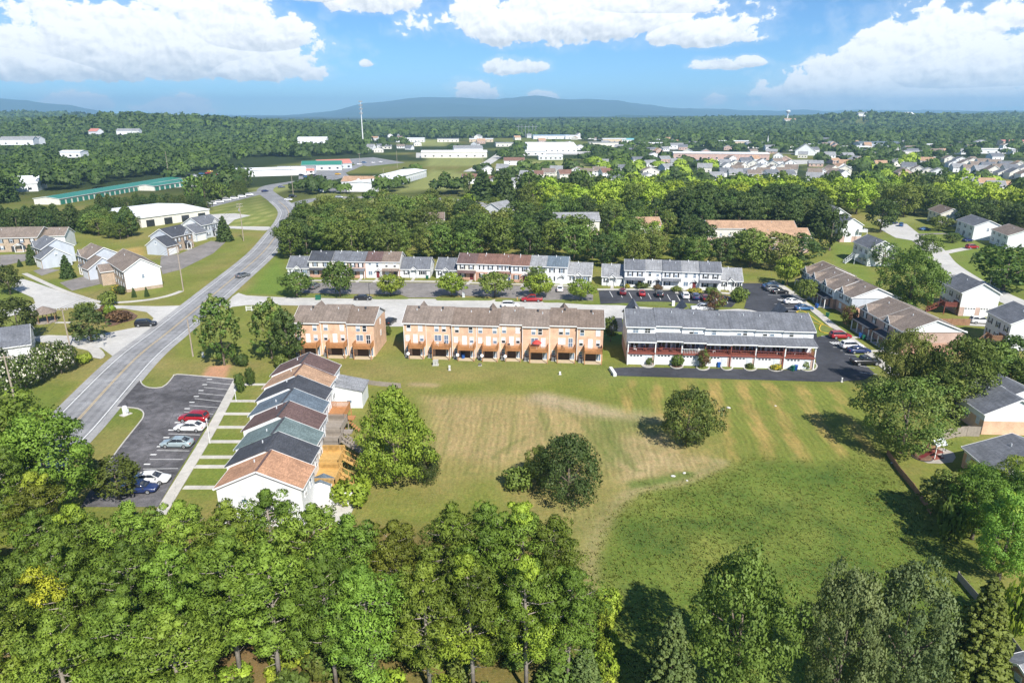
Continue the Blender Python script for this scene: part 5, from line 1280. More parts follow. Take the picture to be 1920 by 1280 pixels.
for k, (px, py, W0, D0, h0, rz) in enumerate(((960, 292, 40, 20, 5, 4), (1105, 276, 46, 22, 6, 0), (1130, 268, 40, 18, 6, 2), (1225, 268, 44, 20, 5, -2), (1280, 273, 34, 18, 5, 0), (1350, 272, 50, 20, 6, 3), (1450, 268, 36, 18, 5, 0), (930, 276, 34, 18, 5, 8), (880, 268, 40, 20, 5, 0), (1010, 300, 26, 12, 4, 3), (820, 268, 36, 16, 5, 2), (1500, 278, 34, 18, 5, 5), (1575, 283, 40, 20, 5, -4), (1660, 292, 46, 18, 5, -6), (1720, 278, 42, 20, 5, -6), (1830, 288, 46, 20, 5, -8))):
    p = G(px, py); o = flat_building('shop_building', 'pale flat-roofed shop building of the far town', p, R(rz), W0, D0, h0, (side_white, side_cream, side_tan)[k % 3], (rf_white, rf_grey, rf_white)[k % 3], 'shop', .9, 0, wins=5, grp='flat-roofed shops of the far town'); EST.append((p.x + W0 / 2, p.y))
# communication mast and water tower
p = ((681 - 960) / FPX * 1000, 1040); q = empty('communication_mast', (p[0] * 1.0, p[1], hz(p[0], p[1]))); tag(q, 'tall white mast with stacked antenna rings on the skyline', 'mast')
mz = CAM_H + (212 - 191) / FPX * 1000 - hz(p[0], p[1])
b = MB(); b.tube([(0, 0, 0), (0, 0, mz * .6), (0, 0, mz)], [.9, .6, .35], 8); b.build('pole', white, q)
for z in (mz - 1, mz - 6, mz - 11, mz - 17):
    b = MB()
    for k in range(9):
        t = k * 2 * math.pi / 9; b.box(2.2 * math.cos(t) - .3, 2.2 * math.cos(t) + .3, 2.2 * math.sin(t) - .3, 2.2 * math.sin(t) + .3, z - 1, z + 1); b.bar((0, 0, z), (2.2 * math.cos(t), 2.2 * math.sin(t), z), .12, .12)
    b.build('antenna_ring', metal_grey, q)
x = (1473 - 960) / FPX * 2220; q = empty('water_tower', (x, 2320, hz(x, 2320))); tag(q, 'pale water tower on a stem above the far trees', 'water tower')
wz = CAM_H + (212 - 207) / FPX * 2300 - hz(x, 2320)
b = MB(); b.tube([(0, 0, 0), (0, 0, wz - 9)], [2, 2], 8); b.build('stem', white, q)
b = MB(); b.tube([(0, 0, wz - 11), (0, 0, wz - 8), (0, 0, wz - 4), (0, 0, wz - 1), (0, 0, wz)], [2, 6, 7.5, 5, .5], 12); b.build('tank', pane_blind, q)
x0 = 970
for k in range(6):
    p = G(972 + k * 6.5, 258); q = MB(); q.tube([(p.x, p.y, 0), (p.x, p.y, 26)], [.5, .3], 6); q.box(p.x - 4, p.x + 4, p.y - .3, p.y + .3, 21, 21.6); tag(q.build('pylon', metal_grey), 'grey steel mast of the far substation', 'pylon', 'masts of the far substation')
# ------------------------------------------------------------------ trees
L_oak = leafmat('leaf_oak', (0.038, 0.066, 0.012), (0.080, 0.130, 0.023))
L_mid = leafmat('leaf_mid', (0.048, 0.078, 0.014), (0.094, 0.142, 0.027))
L_dark = leafmat('leaf_dark', (0.028, 0.050, 0.012), (0.057, 0.093, 0.019))
L_pine = leafmat('needle_pine', (0.050, 0.086, 0.012), (0.122, 0.190, 0.024), vary=.36)
L_lime = leafmat('leaf_lime', (0.105, 0.172, 0.018), (0.205, 0.290, 0.030), vary=.16)
L_yell = leafmat('leaf_yellowing', (0.16, 0.20, 0.018), (0.29, 0.33, 0.026), vary=.1)
L_blue = leafmat('leaf_silver', (0.045, 0.074, 0.024), (0.098, 0.132, 0.048), vary=.15)
L_cedar = leafmat('needle_cedar', (0.023, 0.044, 0.011), (0.047, 0.079, 0.018), vary=.15)
L_spruce = leafmat('needle_spruce', (0.042, 0.080, 0.022), (0.090, 0.135, 0.036), vary=.12)
L_fresh = leafmat('leaf_fresh', (0.075, 0.135, 0.014), (0.155, 0.215, 0.026), vary=.12)
L_olive = leafmat('leaf_olive', (0.066, 0.095, 0.020), (0.122, 0.158, 0.036), vary=.15)
L_bronze = leafmat('leaf_bronze', (0.060, 0.038, 0.022), (0.105, 0.072, 0.030), vary=.15)
L_blossom = pm('blossom_white', (0.62, 0.58, 0.50), 0.7, .15)
L_flower = pm('blossom_yellow', (0.62, 0.46, 0.03), 0.7, .15)
def quad_mesh(name, P, N, S_, mats, tint, cn, mi=None, seed=0, asp=0.75):
    """leaf-sized faces at points P with face normals N and sizes S_, shaded with soft normals cn"""
    g = np.random.default_rng(seed + 900); n = len(P)
    a = np.cross(N, g.normal(size=(n, 3))); a /= np.linalg.norm(a, axis=1, keepdims=True) + 1e-9
    b = np.cross(N, a)
    s = S_[:, None]; k = g.uniform(.75, 1.25, (n, 4, 1))
    V = np.stack([P - a * s * k[:, 0], P - b * s * asp * k[:, 1], P + a * s * k[:, 2], P + b * s * asp * k[:, 3]], 1).reshape(-1, 3)
    me = bpy.data.meshes.new(name)
    me.vertices.add(4 * n); me.vertices.foreach_set('co', V.astype(np.float32).ravel())
    me.loops.add(4 * n); me.loops.foreach_set('vertex_index', np.arange(4 * n, dtype=np.int32))
    me.polygons.add(n); me.polygons.foreach_set('loop_start', np.arange(0, 4 * n, 4, dtype=np.int32))
    me.polygons.foreach_set('use_smooth', np.ones(n, bool))
    for m in (mats if isinstance(mats, (list, tuple)) else [mats]): me.materials.append(m)
    if mi is not None: me.polygons.foreach_set('material_index', mi.astype(np.int32))
    me.update(calc_edges=True)
    at = me.attributes.new('tint', 'FLOAT', 'POINT'); at.data.foreach_set('value', np.repeat(tint, 4).astype(np.float32))
    me.normals_split_custom_set_from_vertices(np.repeat(cn, 4, 0).astype(np.float32))
    return me
def extent(P): return (float(P[:, 2].max()), float(np.percentile(np.hypot(P[:, 0], P[:, 1]), 98)))
def unit(v): return v / (np.linalg.norm(v, axis=1, keepdims=True) + 1e-9)
def clumps_to_leaves(g, cc, cr, per, leaf, flat, axis_z, mixn=.72, inward=.25):
    """scatter leaves over every clump; those facing the trunk are thinned out"""
    n = len(cc); d = unit(g.normal(size=(n * per, 3))); ci = np.repeat(np.arange(n), per)
    c = cc[ci]; out = unit(np.stack([c[:, 0], c[:, 1], (c[:, 2] - axis_z) * .8], 1) + 1e-6)
    keep = ((d * out).sum(1) > -.35) | (g.random(n * per) < inward)
    keep &= (d[:, 2] > -.55) | (g.random(n * per) < .35)
    d = d[keep]; ci = ci[keep]; c = c[keep]; out = out[keep]
    rad = cr[ci][:, None] * (0.72 + .36 * g.random((len(d), 1)))
    P = c + d * rad * np.array([1, 1, flat])
    N = unit(d + .55 * g.normal(size=d.shape)); S_ = leaf * g.uniform(.65, 1.35, len(d))
    cn = unit(d * mixn + out * (1 - mixn) * .8 + N * .45 + np.array([0, 0, .06]))
    ctint = g.random(n); t = np.clip(.70 * ctint[ci] + .30 * g.random(len(d)), 0, 1)
    return P, N, S_, cn, t, ci
def round_tree(name, seed, H, Rr, zb, nc, per, leaf, mat, trunk_r=.22, top=0.85, crad=(.2, .34), flat=.82, alt=None, altf=0, egg=0.0, bk=None):
    g = np.random.default_rng(seed); h = H - zb; cz = zb + h * .48
    d = unit(g.normal(size=(nc, 3))); rr = g.uniform(.45, 1.0, nc) ** .6
    sx = 1 + .16 * np.sin(3 * np.arctan2(d[:, 1], d[:, 0]) + g.uniform(0, 6)) + .1 * g.normal(size=nc)
    cr = Rr * g.uniform(crad[0], crad[1], nc)
    zz = d[:, 2] * rr
    wid = (1 - egg * np.clip(zz, -1, 1)) * sx
    cc = np.stack([d[:, 0] * rr * (Rr - cr * .6) * wid, d[:, 1] * rr * (Rr - cr * .6) * wid, cz + zz * (h * .5 - cr * flat * .7)], 1)
    P, N, S_, cn, t, ci = clumps_to_leaves(g, cc, cr, per, leaf, flat, cz - h * .12)
    mi = None; mats = [mat]
    if alt is not None:
        mats = [mat, alt]; sel = g.random(nc) < altf; mi = sel[ci].astype(int)
        if isinstance(alt, bpy.types.Material) and alt.name.startswith('blossom'): mi = (g.random(len(ci)) < altf).astype(int)
    crown = quad_mesh('crown', P, N, S_, mats, t, cn, mi, seed)
    q = MB(); q.tube([(0, 0, -.1), (0, 0, zb * .5), (g.normal() * .1, g.normal() * .1, zb + h * .25), (0, 0, zb + h * .62)], [trunk_r * 1.35, trunk_r, trunk_r * .8, trunk_r * .25], 7)
    for k in range(6):
        a = k * 1.05 + g.uniform(0, .6); e = cc[int(g.integers(nc))] * .7; z0 = zb + h * g.uniform(0, .35)
        q.tube([(0, 0, z0), (math.cos(a) * Rr * .35, math.sin(a) * Rr * .35, z0 + h * .16), (math.cos(a) * Rr * .72, math.sin(a) * Rr * .72, z0 + h * .26)], [trunk_r * .5, trunk_r * .33, trunk_r * .1], 5, cap=False)
    return (crown, q.mesh('trunk', bk or bark, True)) + extent(P)
def pine_tree(name, seed, H, Rr, zb, nb, per, leaf, mat, alt=None, altf=0):
    """loblolly-like: bare lower trunk, needle tufts held on spreading limbs"""
    g = np.random.default_rng(seed); h = H - zb; cc = []; cr = []; q = MB()
    lean = g.normal(size=2) * .35
    q.tube([(0, 0, -.1), (lean[0] * .3, lean[1] * .3, H * .35), (lean[0], lean[1], H * .7), (lean[0] * 1.1, lean[1] * 1.1, H * .96)], [.27, .22, .15, .04], 8)
    for i in range(nb):
        s = (i + g.random()) / nb; z = zb + h * s * .96
        prof = (math.sin(math.pi * min(1, (s * .86 + .17))) ** .7) * Rr * g.uniform(.72, 1.12); a = i * 2.399 + g.normal() * .3
        if s > .93: prof *= .5
        up = .16 + .25 * s; ca, sa = math.cos(a), math.sin(a); bx, by = lean * min(1, z / H)
        tip = np.array([bx + ca * prof, by + sa * prof, z + prof * up])
        q.tube([(bx, by, z), tuple(np.array([bx, by, z]) * .5 + tip * .5 + np.array([0, 0, -.08 * prof])), tuple(tip)], [.07, .05, .02], 4, cap=False)
        for k in range(max(2, int(prof * 1.15 + .6))):
            f = g.uniform(.45, 1.04); sp = prof * .14
            cc.append((bx + ca * prof * f + g.normal() * sp, by + sa * prof * f + g.normal() * sp, z + prof * up * f + g.normal() * .32 + .1)); cr.append(g.uniform(.62, 1.08) * (1.0 if s < .8 else .72))
    for k in range(5):                                 # dead snags below the crown
        z = zb * g.uniform(.55, .98); a = g.uniform(0, 6.3); l = g.uniform(.8, 1.9)
        q.tube([(0, 0, z), (math.cos(a) * l, math.sin(a) * l, z + .25 * l)], [.045, .012], 4, cap=False)
    cc = np.array(cc); cr = np.array(cr)
    P, N, S_, cn, t, ci = clumps_to_leaves(g, cc, cr, per, leaf, .62, zb + h * .1, .86, .5)
    mi = None; mats = [mat]
    if alt is not None:
        mats = [mat, alt]; ph = g.uniform(0, 6.3)
        sel = (np.sin(cc[:, 0] * .8 + ph) + np.sin(cc[:, 2] * .7 + ph * 2) + g.normal(size=len(cc)) * .35) > (1.55 - altf * 2.6); mi = sel[ci].astype(int)
    return (quad_mesh('crown', P, N, S_, mats, t, cn, mi, seed, .42), q.mesh('trunk', bark_pale, True)) + extent(P)
def cone_tree(name, seed, H, Rr, zb, lay, per, leaf, mat, power=.85, droop=-.1):
    """spruce, cedar or thuja: whorls of sprays narrowing to a tip"""
    g = np.random.default_rng(seed); cc = []; cr = []
    for i in range(lay):
        s = i / lay; z = zb + (H - zb) * s; rad = Rr * (1 - s) ** power + .06
        n = max(3, int(rad * 2 * math.pi / max(.30, .34 * Rr ** .5)))
        for k in range(n):
            a = 2 * math.pi * (k + g.random() * .8) / n; f = g.uniform(.72, 1.04) if k % 4 else g.uniform(.3, .6)
            cc.append((math.cos(a) * rad * f, math.sin(a) * rad * f, z + droop * rad * f + g.normal() * .1)); cr.append(max(.14, .20 * Rr ** .7 * g.uniform(.75, 1.2) * (1 - .45 * s)))
    cc.append((0, 0, H - .1)); cr.append(.12)
    cc = np.array(cc); cr = np.array(cr)
    P, N, S_, cn, t, ci = clumps_to_leaves(g, cc, cr, per, leaf, .7, zb, .55, .3)
    q = MB(); q.tube([(0, 0, -.1), (0, 0, H * .5), (0, 0, H * .95)], [max(.06, Rr * .07), Rr * .05, .02], 6)
    return (quad_mesh('crown', P, N, S_, mat, t, cn, None, seed), q.mesh('trunk', bark, True)) + extent(P)
T = {}
# near (about 45-110 m away)
for k in range(5): T['pine%d' % k] = pine_tree('p', 40 + k, 15.0, 3.5, 4.6, 44, 190, .15, L_pine)
for k in range(2): T['pinegold%d' % k] = pine_tree('p', 60 + k, 15.0, 3.5, 4.2, 42, 190, .15, L_pine, L_yell if k else L_lime, .22 if k else .30)
T['bigpine'] = round_tree('b', 71, 14.5, 5.4, 1.4, 170, 150, .14, L_pine, .28, crad=(.15, .24), flat=.72)
T['bigpine_gold'] = round_tree('b', 72, 14.5, 5.4, 1.4, 170, 150, .14, L_pine, .28, crad=(.15, .24), flat=.72, alt=L_fresh, altf=.16)
T['oak_near'] = round_tree('o', 73, 14.0, 6.2, 1.2, 170, 130, .16, L_oak, .32, crad=(.13, .22))
T['blue_near'] = round_tree('o', 74, 13.4, 6.0, .8, 180, 130, .15, L_blue, .3, crad=(.12, .20))
T['fresh'] = round_tree('m', 75, 13.0, 6.0, .5, 230, 130, .15, L_fresh, .3, crad=(.13, .21), egg=.52)
T['holly'] = round_tree('h', 76, 9.4, 5.0, .1, 130, 140, .13, L_cedar, .25, crad=(.16, .27), egg=.55)
T['meadow_oak'] = round_tree('k', 77, 9.8, 5.0, .6, 120, 150, .13, L_dark, .25, crad=(.15, .25), flat=.85, alt=L_oak, altf=.22)
T['olive'] = round_tree('l', 78, 12.8, 6.6, .4, 170, 130, .15, L_olive, .3, crad=(.13, .22), alt=L_mid, altf=.5)
T['maple_near'] = round_tree('l', 79, 13, 5.6, .5, 150, 130, .16, L_mid, .3, crad=(.14, .24))
for k in range(2): T['spruce%d' % k] = cone_tree('s', 80 + k, 10.5, 3.1, .4, 30, 42, .15, [L_spruce, L_mid][k], .8, -.25)
# mid distance
for k in range(5): T['m_oak%d' % k] = round_tree('o', 100 + k, 13, 5.0, 1.2, 85, 56, .27, [L_oak, L_dark, L_mid, L_oak, L_olive][k], .28, crad=(.17, .30))
for k in range(3): T['m_lime%d' % k] = round_tree('o', 110 + k, 14, 5.4, 1.2, 85, 56, .29, [L_lime, L_lime, L_fresh][k], .28, crad=(.18, .30), egg=.2)
for k in range(2): T['m_dark%d' % k] = round_tree('o', 116 + k, 13, 4.6, .6, 90, 56, .26, L_cedar, .28, crad=(.16, .26), egg=.25)
for k in range(2): T['m_street%d' % k] = round_tree('o', 120 + k, 7.4, 4.2, 1.3, 90, 44, .24, L_mid if k else L_fresh, .16, crad=(.18, .30), flat=.7)
T['m_feather'] = round_tree('o', 124, 14, 4.6, .8, 130, 50, .24, L_olive, .24, crad=(.12, .20), flat=1.0, alt=L_oak, altf=.5, egg=.15)
T['m_bronze'] = round_tree('o', 125, 6, 3.0, .4, 70, 44, .2, L_bronze, .14, alt=L_oak, altf=.4)
T['m_blossom'] = round_tree('o', 126, 5, 3.2, .3, 80, 60, .17, L_dark, .14, alt=L_blossom, altf=.16)
T['m_cone'] = cone_tree('c', 130, 7, 1.7, .1, 24, 22, .18, L_cedar, .7, -.05)
T['m_thuja'] = cone_tree('c', 131, 3.4, .62, .05, 16, 18, .13, L_cedar, .5, 0.0)
T['m_bare'] = round_tree('o', 132, 6, 3.2, 1.0, 40, 8, .12, L_bronze, .1)
for k in range(2): T['m_pine%d' % k] = cone_tree('c', 134 + k, 11, 4.0, .4, 20, 26, .30, L_dark if k else L_cedar, .55, -.1)
for k, (m_, a_, f_) in enumerate(((L_dark, None, 0), (L_olive, L_flower, .35), (L_mid, None, 0), (L_bronze, None, 0), (L_fresh, L_lime, .5))):
    T['shrub%d' % k] = round_tree('s', 140 + k, 1.5, 1.2, .02, 40, 46, .11, m_, .05, alt=a_, altf=f_, crad=(.25, .4))
# far
for k in range(6): T['f_oak%d' % k] = round_tree('o', 150 + k, 13, 5.4, .6, 46, 16, .62, [L_oak, L_dark, L_mid, L_oak, L_lime, L_dark][k], .3, crad=(.2, .34))
for k in range(2): T['f_dark%d' % k] = cone_tree('c', 160 + k, 12, 3.8, .3, 14, 9, .6, L_cedar, .6, -.1)
PLACED = []
def tree(kind, base, H=None, Rr=None, label=None, cat='tree', grp=None, name=None, rz=None, z=None):
    crown, trunk, h0, r0 = T[kind]
    H = H or h0; Rr = Rr or r0 * H / h0
    zz = hz(base[0], base[1]) if z is None else z
    nm = name or ('maple_tree' if 'lime' in kind or kind == 'f_oak4' else 'evergreen_tree' if 'm_dark' in kind or 'm_pine' in kind else 'pine_tree' if 'pine' in kind and 'big' not in kind else 'shrub' if 'shrub' in kind else 'conifer' if any(s in kind for s in ('cone', 'thuja', 'spruce', 'f_dark')) else 'broadleaf_tree')
    o = empty(nm, (base[0], base[1], zz), rnd.uniform(0, 6.28) if rz is None else rz); o.scale = (Rr / r0, Rr / r0, H / h0)
    tag(o, label, cat, grp); link('trunk', trunk, o); link('crown', crown, o)
    PLACED.append((base[0], base[1], Rr))
    return o
def tpx(kind, bx, by, ty, wpx=None, label=None, **kw):
    """tree whose foot is at photograph point (bx, by), top at row ty and crown wpx wide"""
    b = G(bx, by); H = Zof(b, ty); return tree(kind, b, H, px_m(b, wpx) / 2 if wpx else None, label, **kw)
# --- trees that stand by themselves
tpx('fresh', 742, 904, 722, 152, 'bright green spreading tree behind the yellow decks of the near row')
tpx('holly', 800, 903, 832, 62, 'small dark tree at the foot of the bright green tree')
tpx('holly', 1064, 930, 810, 146, 'large dark dome-shaped tree in the dry meadow')
tpx('maple_near', 1008, 905, 838, 50, 'slim leaning tree beside the dark dome-shaped tree')
tpx('shrub2', 972, 914, 876, 66, 'light green bush at the foot of the dark dome-shaped tree', cat='shrub')
tpx('meadow_oak', 1287, 836, 724, 122, 'round tree with a long shadow in the meadow below the white row')
tpx('olive', 1688, 848, 704, 190, 'broad light green tree with yellowing side by the wooden fence')
tpx('m_feather', 1765, 775, 690, 90, 'yellowing tree behind the broad tree by the fence')
tpx('maple_near', 1795, 770, 634, 118, 'tall domed green tree behind the tan-gabled rowhouse')
tpx('olive', 1690, 735, 612, 105, 'loose light green tree shading the corner of the fresh tarmac')
tpx('m_oak0', 1722, 745, 640, 70, 'dark green tree between the loose tree and the tall domed tree')
tpx('oak_near', 1700, 592, 462, 118, 'large round dark oak between the rowhouses and the lane')
tpx('m_street0', 1668, 588, 540, 50, 'low leafy tree at the foot of the large round oak')
tpx('m_oak2', 1655, 500, 452, 58, 'mid green tree beside the white house on the green slope')
tpx('m_oak0', 1735, 485, 438, 52, 'small leafy tree at the bend of the pale lane')
tpx('m_oak3', 1880, 545, 458, 130, 'wide green tree shading the parked car on the lane')
tpx('m_street0', 1912, 520, 470, 60, 'smaller green tree at the picture edge above the lane')
tpx('m_oak1', 1785, 455, 436, 36, 'round dark bush-like tree in front of the shuttered white house')
tpx('m_street1', 1760, 433, 405, 46, 'small round tree in front of the cream house')
tpx('m_oak1', 1650, 435, 372, 60, 'dark tree beside the entrance of the far lane')
tpx('m_dark0', 1555, 470, 388, 58, 'dark dense tree in front of the white house with brick basement')
tpx('m_dark1', 1500, 500, 436, 84, 'dark dense tree beside the pink brick gables')
tpx('m_street0', 1475, 535, 478, 58, 'yellow-green round tree at the end of the fresh tarmac lot')
tpx('m_street1', 1511, 565, 524, 46, 'small tree in front of the stepped brown-roofed row')
tpx('m_bronze', 1590, 612, 570, 36, 'reddish shrubby tree between the two brick-fronted blocks')
tpx('m_bronze', 1340, 584, 542, 40, 'bronze-leaved tree in the island of the fresh tarmac lot')
tpx('m_feather', 421, 684, 552, 80, 'tall feathery tree standing by the main road above the clay patch')
tpx('m_feather', 510, 672, 558, 76, 'feathery tree at the end of the short brick row')
tpx('m_dark0', 543, 684, 578, 68, 'dark conical tree covering the end of the short brick row')
tpx('shrub2', 528, 690, 664, 30, 'low green bush beneath the dark conical tree', cat='shrub')
tpx('m_street1', 557, 556, 510, 66, 'first street tree of the back lot, shading a parked car')
tpx('m_street1', 638, 557, 490, 62, 'tallest street tree of the back lot')
tpx('m_street0', 733, 555, 513, 58, 'street tree in front of the cream rowhouse')
tpx('m_street0', 847, 556, 510, 60, 'street tree beside the small white end house')
tpx('m_street1', 928, 557, 510, 68, 'street tree in front of the red-roofed rowhouses')
tpx('m_street0', 1010, 558, 512, 62, 'street tree behind the red pickup')
tpx('m_oak2', 1007, 535, 497, 36, 'slim dark tree behind the red pickup street tree')
tpx('m_street0', 1088, 564, 522, 56, 'last street tree before the fresh tarmac lot')
tpx('m_oak1', 40, 640, 556, 74, 'dark maple beside the gazebo')
tpx('m_dark1', 172, 640, 572, 72, 'round dark tree beside the black car on the cross street')
tpx('m_oak1', 20, 552, 496, 50, 'dark tree at the picture edge by the curved street')
for bx, by, ty, w, lb in ((62, 496, 458, 22, 'pointed evergreen beside the slate-roofed brick house'), (128, 521, 478, 26, 'pointed evergreen in front of the grey-green roofed house'), (422, 452, 405, 30, 'pointed evergreen beside the open garage house'), (38, 500, 486, 10, 'small pointed evergreen at the driveway corner'), (252, 557, 539, 9, 'slim cypress at the corner of the white gabled house'), (276, 556, 538, 9, 'slim cypress in front of the white gable wall')):
    tpx('m_cone', bx, by, ty, w, lb)
for bx, by, ty, w, k, lb in ((205, 572, 545, 36, 'shrub2', 'silvery round shrub at the street corner island'), (160, 585, 567, 40, 'shrub2', 'silvery shrub behind the round dark tree'), (196, 588, 572, 22, 'shrub3', 'reddish shrub on the corner island'), (207, 590, 570, 22, 'shrub4', 'yellow-green shrub on the corner island'), (225, 602, 582, 44, 'shrub3', 'wide bronze groundcover shrub on the corner island'), (218, 550, 533, 16, 'shrub1', 'yellow flowering shrub by the white gabled house'), (228, 552, 536, 20, 'shrub0', 'dark round shrub by the white gabled house'),
                             (158, 680, 662, 30, 'shrub4', 'pale ornamental grass clump beside the corner sidewalk'), (455, 686, 664, 30, 'shrub0', 'dark low juniper bush by the clay patch'), (662, 940, 896, 84, 'shrub4', 'large yellow-green bush behind the terracotta-roofed end house'), (452, 735, 700, 22, 'shrub0', 'clipped dark bush at the end of the worn lot'), (470, 722, 690, 22, 'shrub0', 'clipped dark bush beside the maroon-roofed house'),
                             (1384, 566, 537, 34, 'shrub2', 'large clipped dome of green at the end of the tarmac lot'), (1303, 549, 540, 30, 'shrub1', 'yellow flowering bush in front of the white row'), (1332, 549, 538, 24, 'shrub2', 'round green bush at the last house of the white row'), (1268, 546, 536, 22, 'shrub2', 'round green bush in the middle of the white row'), (1234, 543, 534, 20, 'shrub3', 'brownish bush in front of the white row'), (1203, 541, 530, 30, 'shrub0', 'wide dark bush in front of the white row'), (1176, 540, 532, 12, 'shrub1', 'small yellow bush at the first house of the white row'),
                             (1217, 684, 670, 17, 'shrub0', 'small dark bush in the white stone bed'), (1270, 686, 664, 28, 'shrub2', 'square green bush in the mulch bed'), (1318, 690, 652, 26, 'm_bronze', 'dark bronze tree in front of the third garage'), (1405, 690, 680, 18, 'shrub2', 'small leafy clump in the bed by the fifth garage'), (1455, 692, 682, 26, 'shrub1', 'yellow flowers in the bed by the sixth garage'), (1508, 690, 672, 26, 'shrub2', 'green shrub in the corner bed of the white row'),
                             (1145, 640, 590, 28, 'm_oak2', 'narrow tree at the end of the long brick row'), (727, 628, 610, 16, 'shrub2', 'clipped bush in the gap between the brick rows'), (570, 690, 672, 20, 'shrub2', 'small bush beside the maroon-roofed house')):
    tpx(k, bx, by, ty, w, lb, cat='shrub' if 'shrub' in k else 'tree')
for k, (bx, by, ty, w) in enumerate(((14, 738, 664, 66), (50, 730, 662, 62), (84, 712, 645, 62), (116, 700, 636, 60), (-10, 700, 650, 60))):
    tpx('m_blossom', bx, by, ty, w, f'{ORD[k]} white-blossoming shrub of the roadside hedge, counted from the pole', cat='shrub', grp='blossoming shrubs by the main road')
for k, (x, y) in enumerate(((871, 352), (893, 357), (912, 345), (925, 340), (940, 345), (952, 347), (962, 342), (900, 343))):
    tpx('m_cone', x, y, y - 26, 12, 'small dark thuja in the row by the brown-roofed houses', grp='thuja row by the brown-roofed houses')
for k, (x, y) in enumerate(((1860, 710), (1900, 700), (1880, 735), (1915, 740), (1840, 705))):
    tpx('m_oak%d' % (k % 3), x, y, y - 70, 80, 'green tree in the clump between the houses at the picture edge', grp='clump between the edge houses')
# --- lower edge: pine stand and single trees
pn = 'tall pine of the dense stand along the lower edge'
g = random.Random(21)
stand = []; ORDL = ORD + ['eleventh', 'twelfth', 'thirteenth', 'fourteenth', 'fifteenth', 'sixteenth', 'seventeenth', 'eighteenth']
for x, d, h in ((-62, 71, 15), (-56, 66, 15.5), (-50, 62, 15), (-60, 60, 15), (-53, 55, 15), (-46, 58, 14.5), (-41, 54.5, 16), (-36.5, 56.5, 16.5), (-31.5, 56.5, 15.5), (-27, 56, 16), (-22.5, 56.5, 17), (-18.6, 55, 17), (-14.6, 54, 16), (-10.6, 53.5, 15.5), (-6.6, 54, 16.5), (-2.6, 54, 16.5), (1.4, 54.5, 16.2), (4.6, 53.5, 15.2),
                (-50, 49.5, 14.5), (-44, 48, 15), (-38.5, 49.5, 16), (-33.5, 49, 16), (-29, 48.5, 16), (-24.5, 48.5, 16.5), (-20, 48, 17), (-16, 47.5, 16), (-11.6, 46.5, 16), (-7.6, 46.5, 15.5), (-3.6, 46.5, 15.6), (.6, 47, 15.4), (4.2, 47.5, 13.6),
                (-40, 42.5, 15), (-35, 42, 15), (-30.5, 42, 15.5), (-26, 42, 15.5), (-21.5, 41.5, 15), (-17, 40.5, 14), (-12.5, 40, 13), (-8, 40, 13), (-3.5, 40.5, 13), (1, 41, 12.5), (5.2, 42, 11)):
    stand.append((x + g.uniform(-.7, .7), d + g.uniform(-.7, .7), h * g.uniform(.94, 1.03) * (.85 if d > 52 and x > -48 else .9)))
for i, (x, y, h) in enumerate(stand):
    k = 'pine%d' % (i % 5)
    if x < -36 and i % 2 == 0: k = 'pinegold%d' % (i % 2 + (1 if i % 4 == 0 else 0))
    if i in (16, 28, 29): k = 'pinegold0'
    if i >= 31 and x > -23: continue
    rk, j = ('back', i) if i < 18 else ('middle', i - 18) if i < 31 else ('front', i - 31)
    tree(k, (x, y), h, 3.35 * g.uniform(.88, 1.12), f'{ORDL[j]} pine from the main road in the {rk} rank of the pine stand', grp='pine stand along the lower edge')
tree('bigpine', (-65.5, 78), 15.5, 6.6, 'broad rounded pine beside the main road at the picture edge')
tree('bigpine', (-56.5, 73.5), 14.6, 5.8, 'rounded pine at the lower corner of the worn lot')
tree('bigpine_gold', (-68, 67), 14, 6.5, 'rounded pine with golden tufts at the picture edge')
tree('m_oak0', (-51.6, 78.5), 6.0, 3.2, 'small leafy tree hanging over the edge of the worn lot')
tpx('oak_near', 1372, 1310, 1030, 196, 'rounded green tree with brighter lower boughs at the lower edge')
tpx('blue_near', 1560, 1330, 1058, 150, 'silvery green broad tree at the lower edge, first of two')
tpx('blue_near', 1665, 1330, 1052, 180, 'silvery green broad tree at the lower edge beside the bright spruce')
tpx('spruce0', 1250, 1330, 1142, 120, 'pointed spruce with drooping boughs at the lower edge')
tpx('spruce1', 1812, 1290, 1082, 150, 'bright green spruce at the lower edge')
tpx('spruce0', 1095, 1290, 1195, 70, 'small spruce at the corner of the pine stand')
for bx, by, ty, w, k, lb in ((1872, 1085, 925, 120, 'bigpine_gold', 'layered light green pine beside the fence at the picture edge'), (1822, 1010, 880, 110, 'bigpine', 'dark green pine below the black-roofed house'), (1770, 980, 880, 100, 'm_feather', 'brownish leafy tree in the fence corner'), (1915, 1010, 880, 110, 'bigpine', 'dense green pine cut by the picture edge'), (1905, 965, 860, 110, 'bigpine', 'green pine hiding the corner of the grey-roofed house'), (1835, 945, 870, 90, 'bigpine_gold', 'lighter pine between the dark pines by the fence'), (1780, 1010, 930, 60, 'shrub2', 'leafy bush at the fence below the pines'), (1900, 1190, 1080, 60, 'shrub4', 'pale bush at the fence near the lower corner')):
    tpx(k, bx, by, ty, w, lb)
# undergrowth below the pines
for i in range(60):
    x = g.uniform(-40, 9); y = g.uniform(42, 57)
    tree('shrub%d' % (2 if i % 3 else 4), (x, y), g.uniform(1.2, 3.6), g.uniform(1.1, 2.4), 'low bush under the pine stand', 'shrub', 'undergrowth of the pine stand')
for i in range(10):
    t = i / 9; tree('shrub4', (8.2 + t * 1.5 + g.uniform(-.6, .6), 46 + t * 12), g.uniform(1.0, 2.2), g.uniform(.8, 1.4), 'pale bush along the edge of the pine stand', 'shrub', 'bushes along the edge of the pine stand')
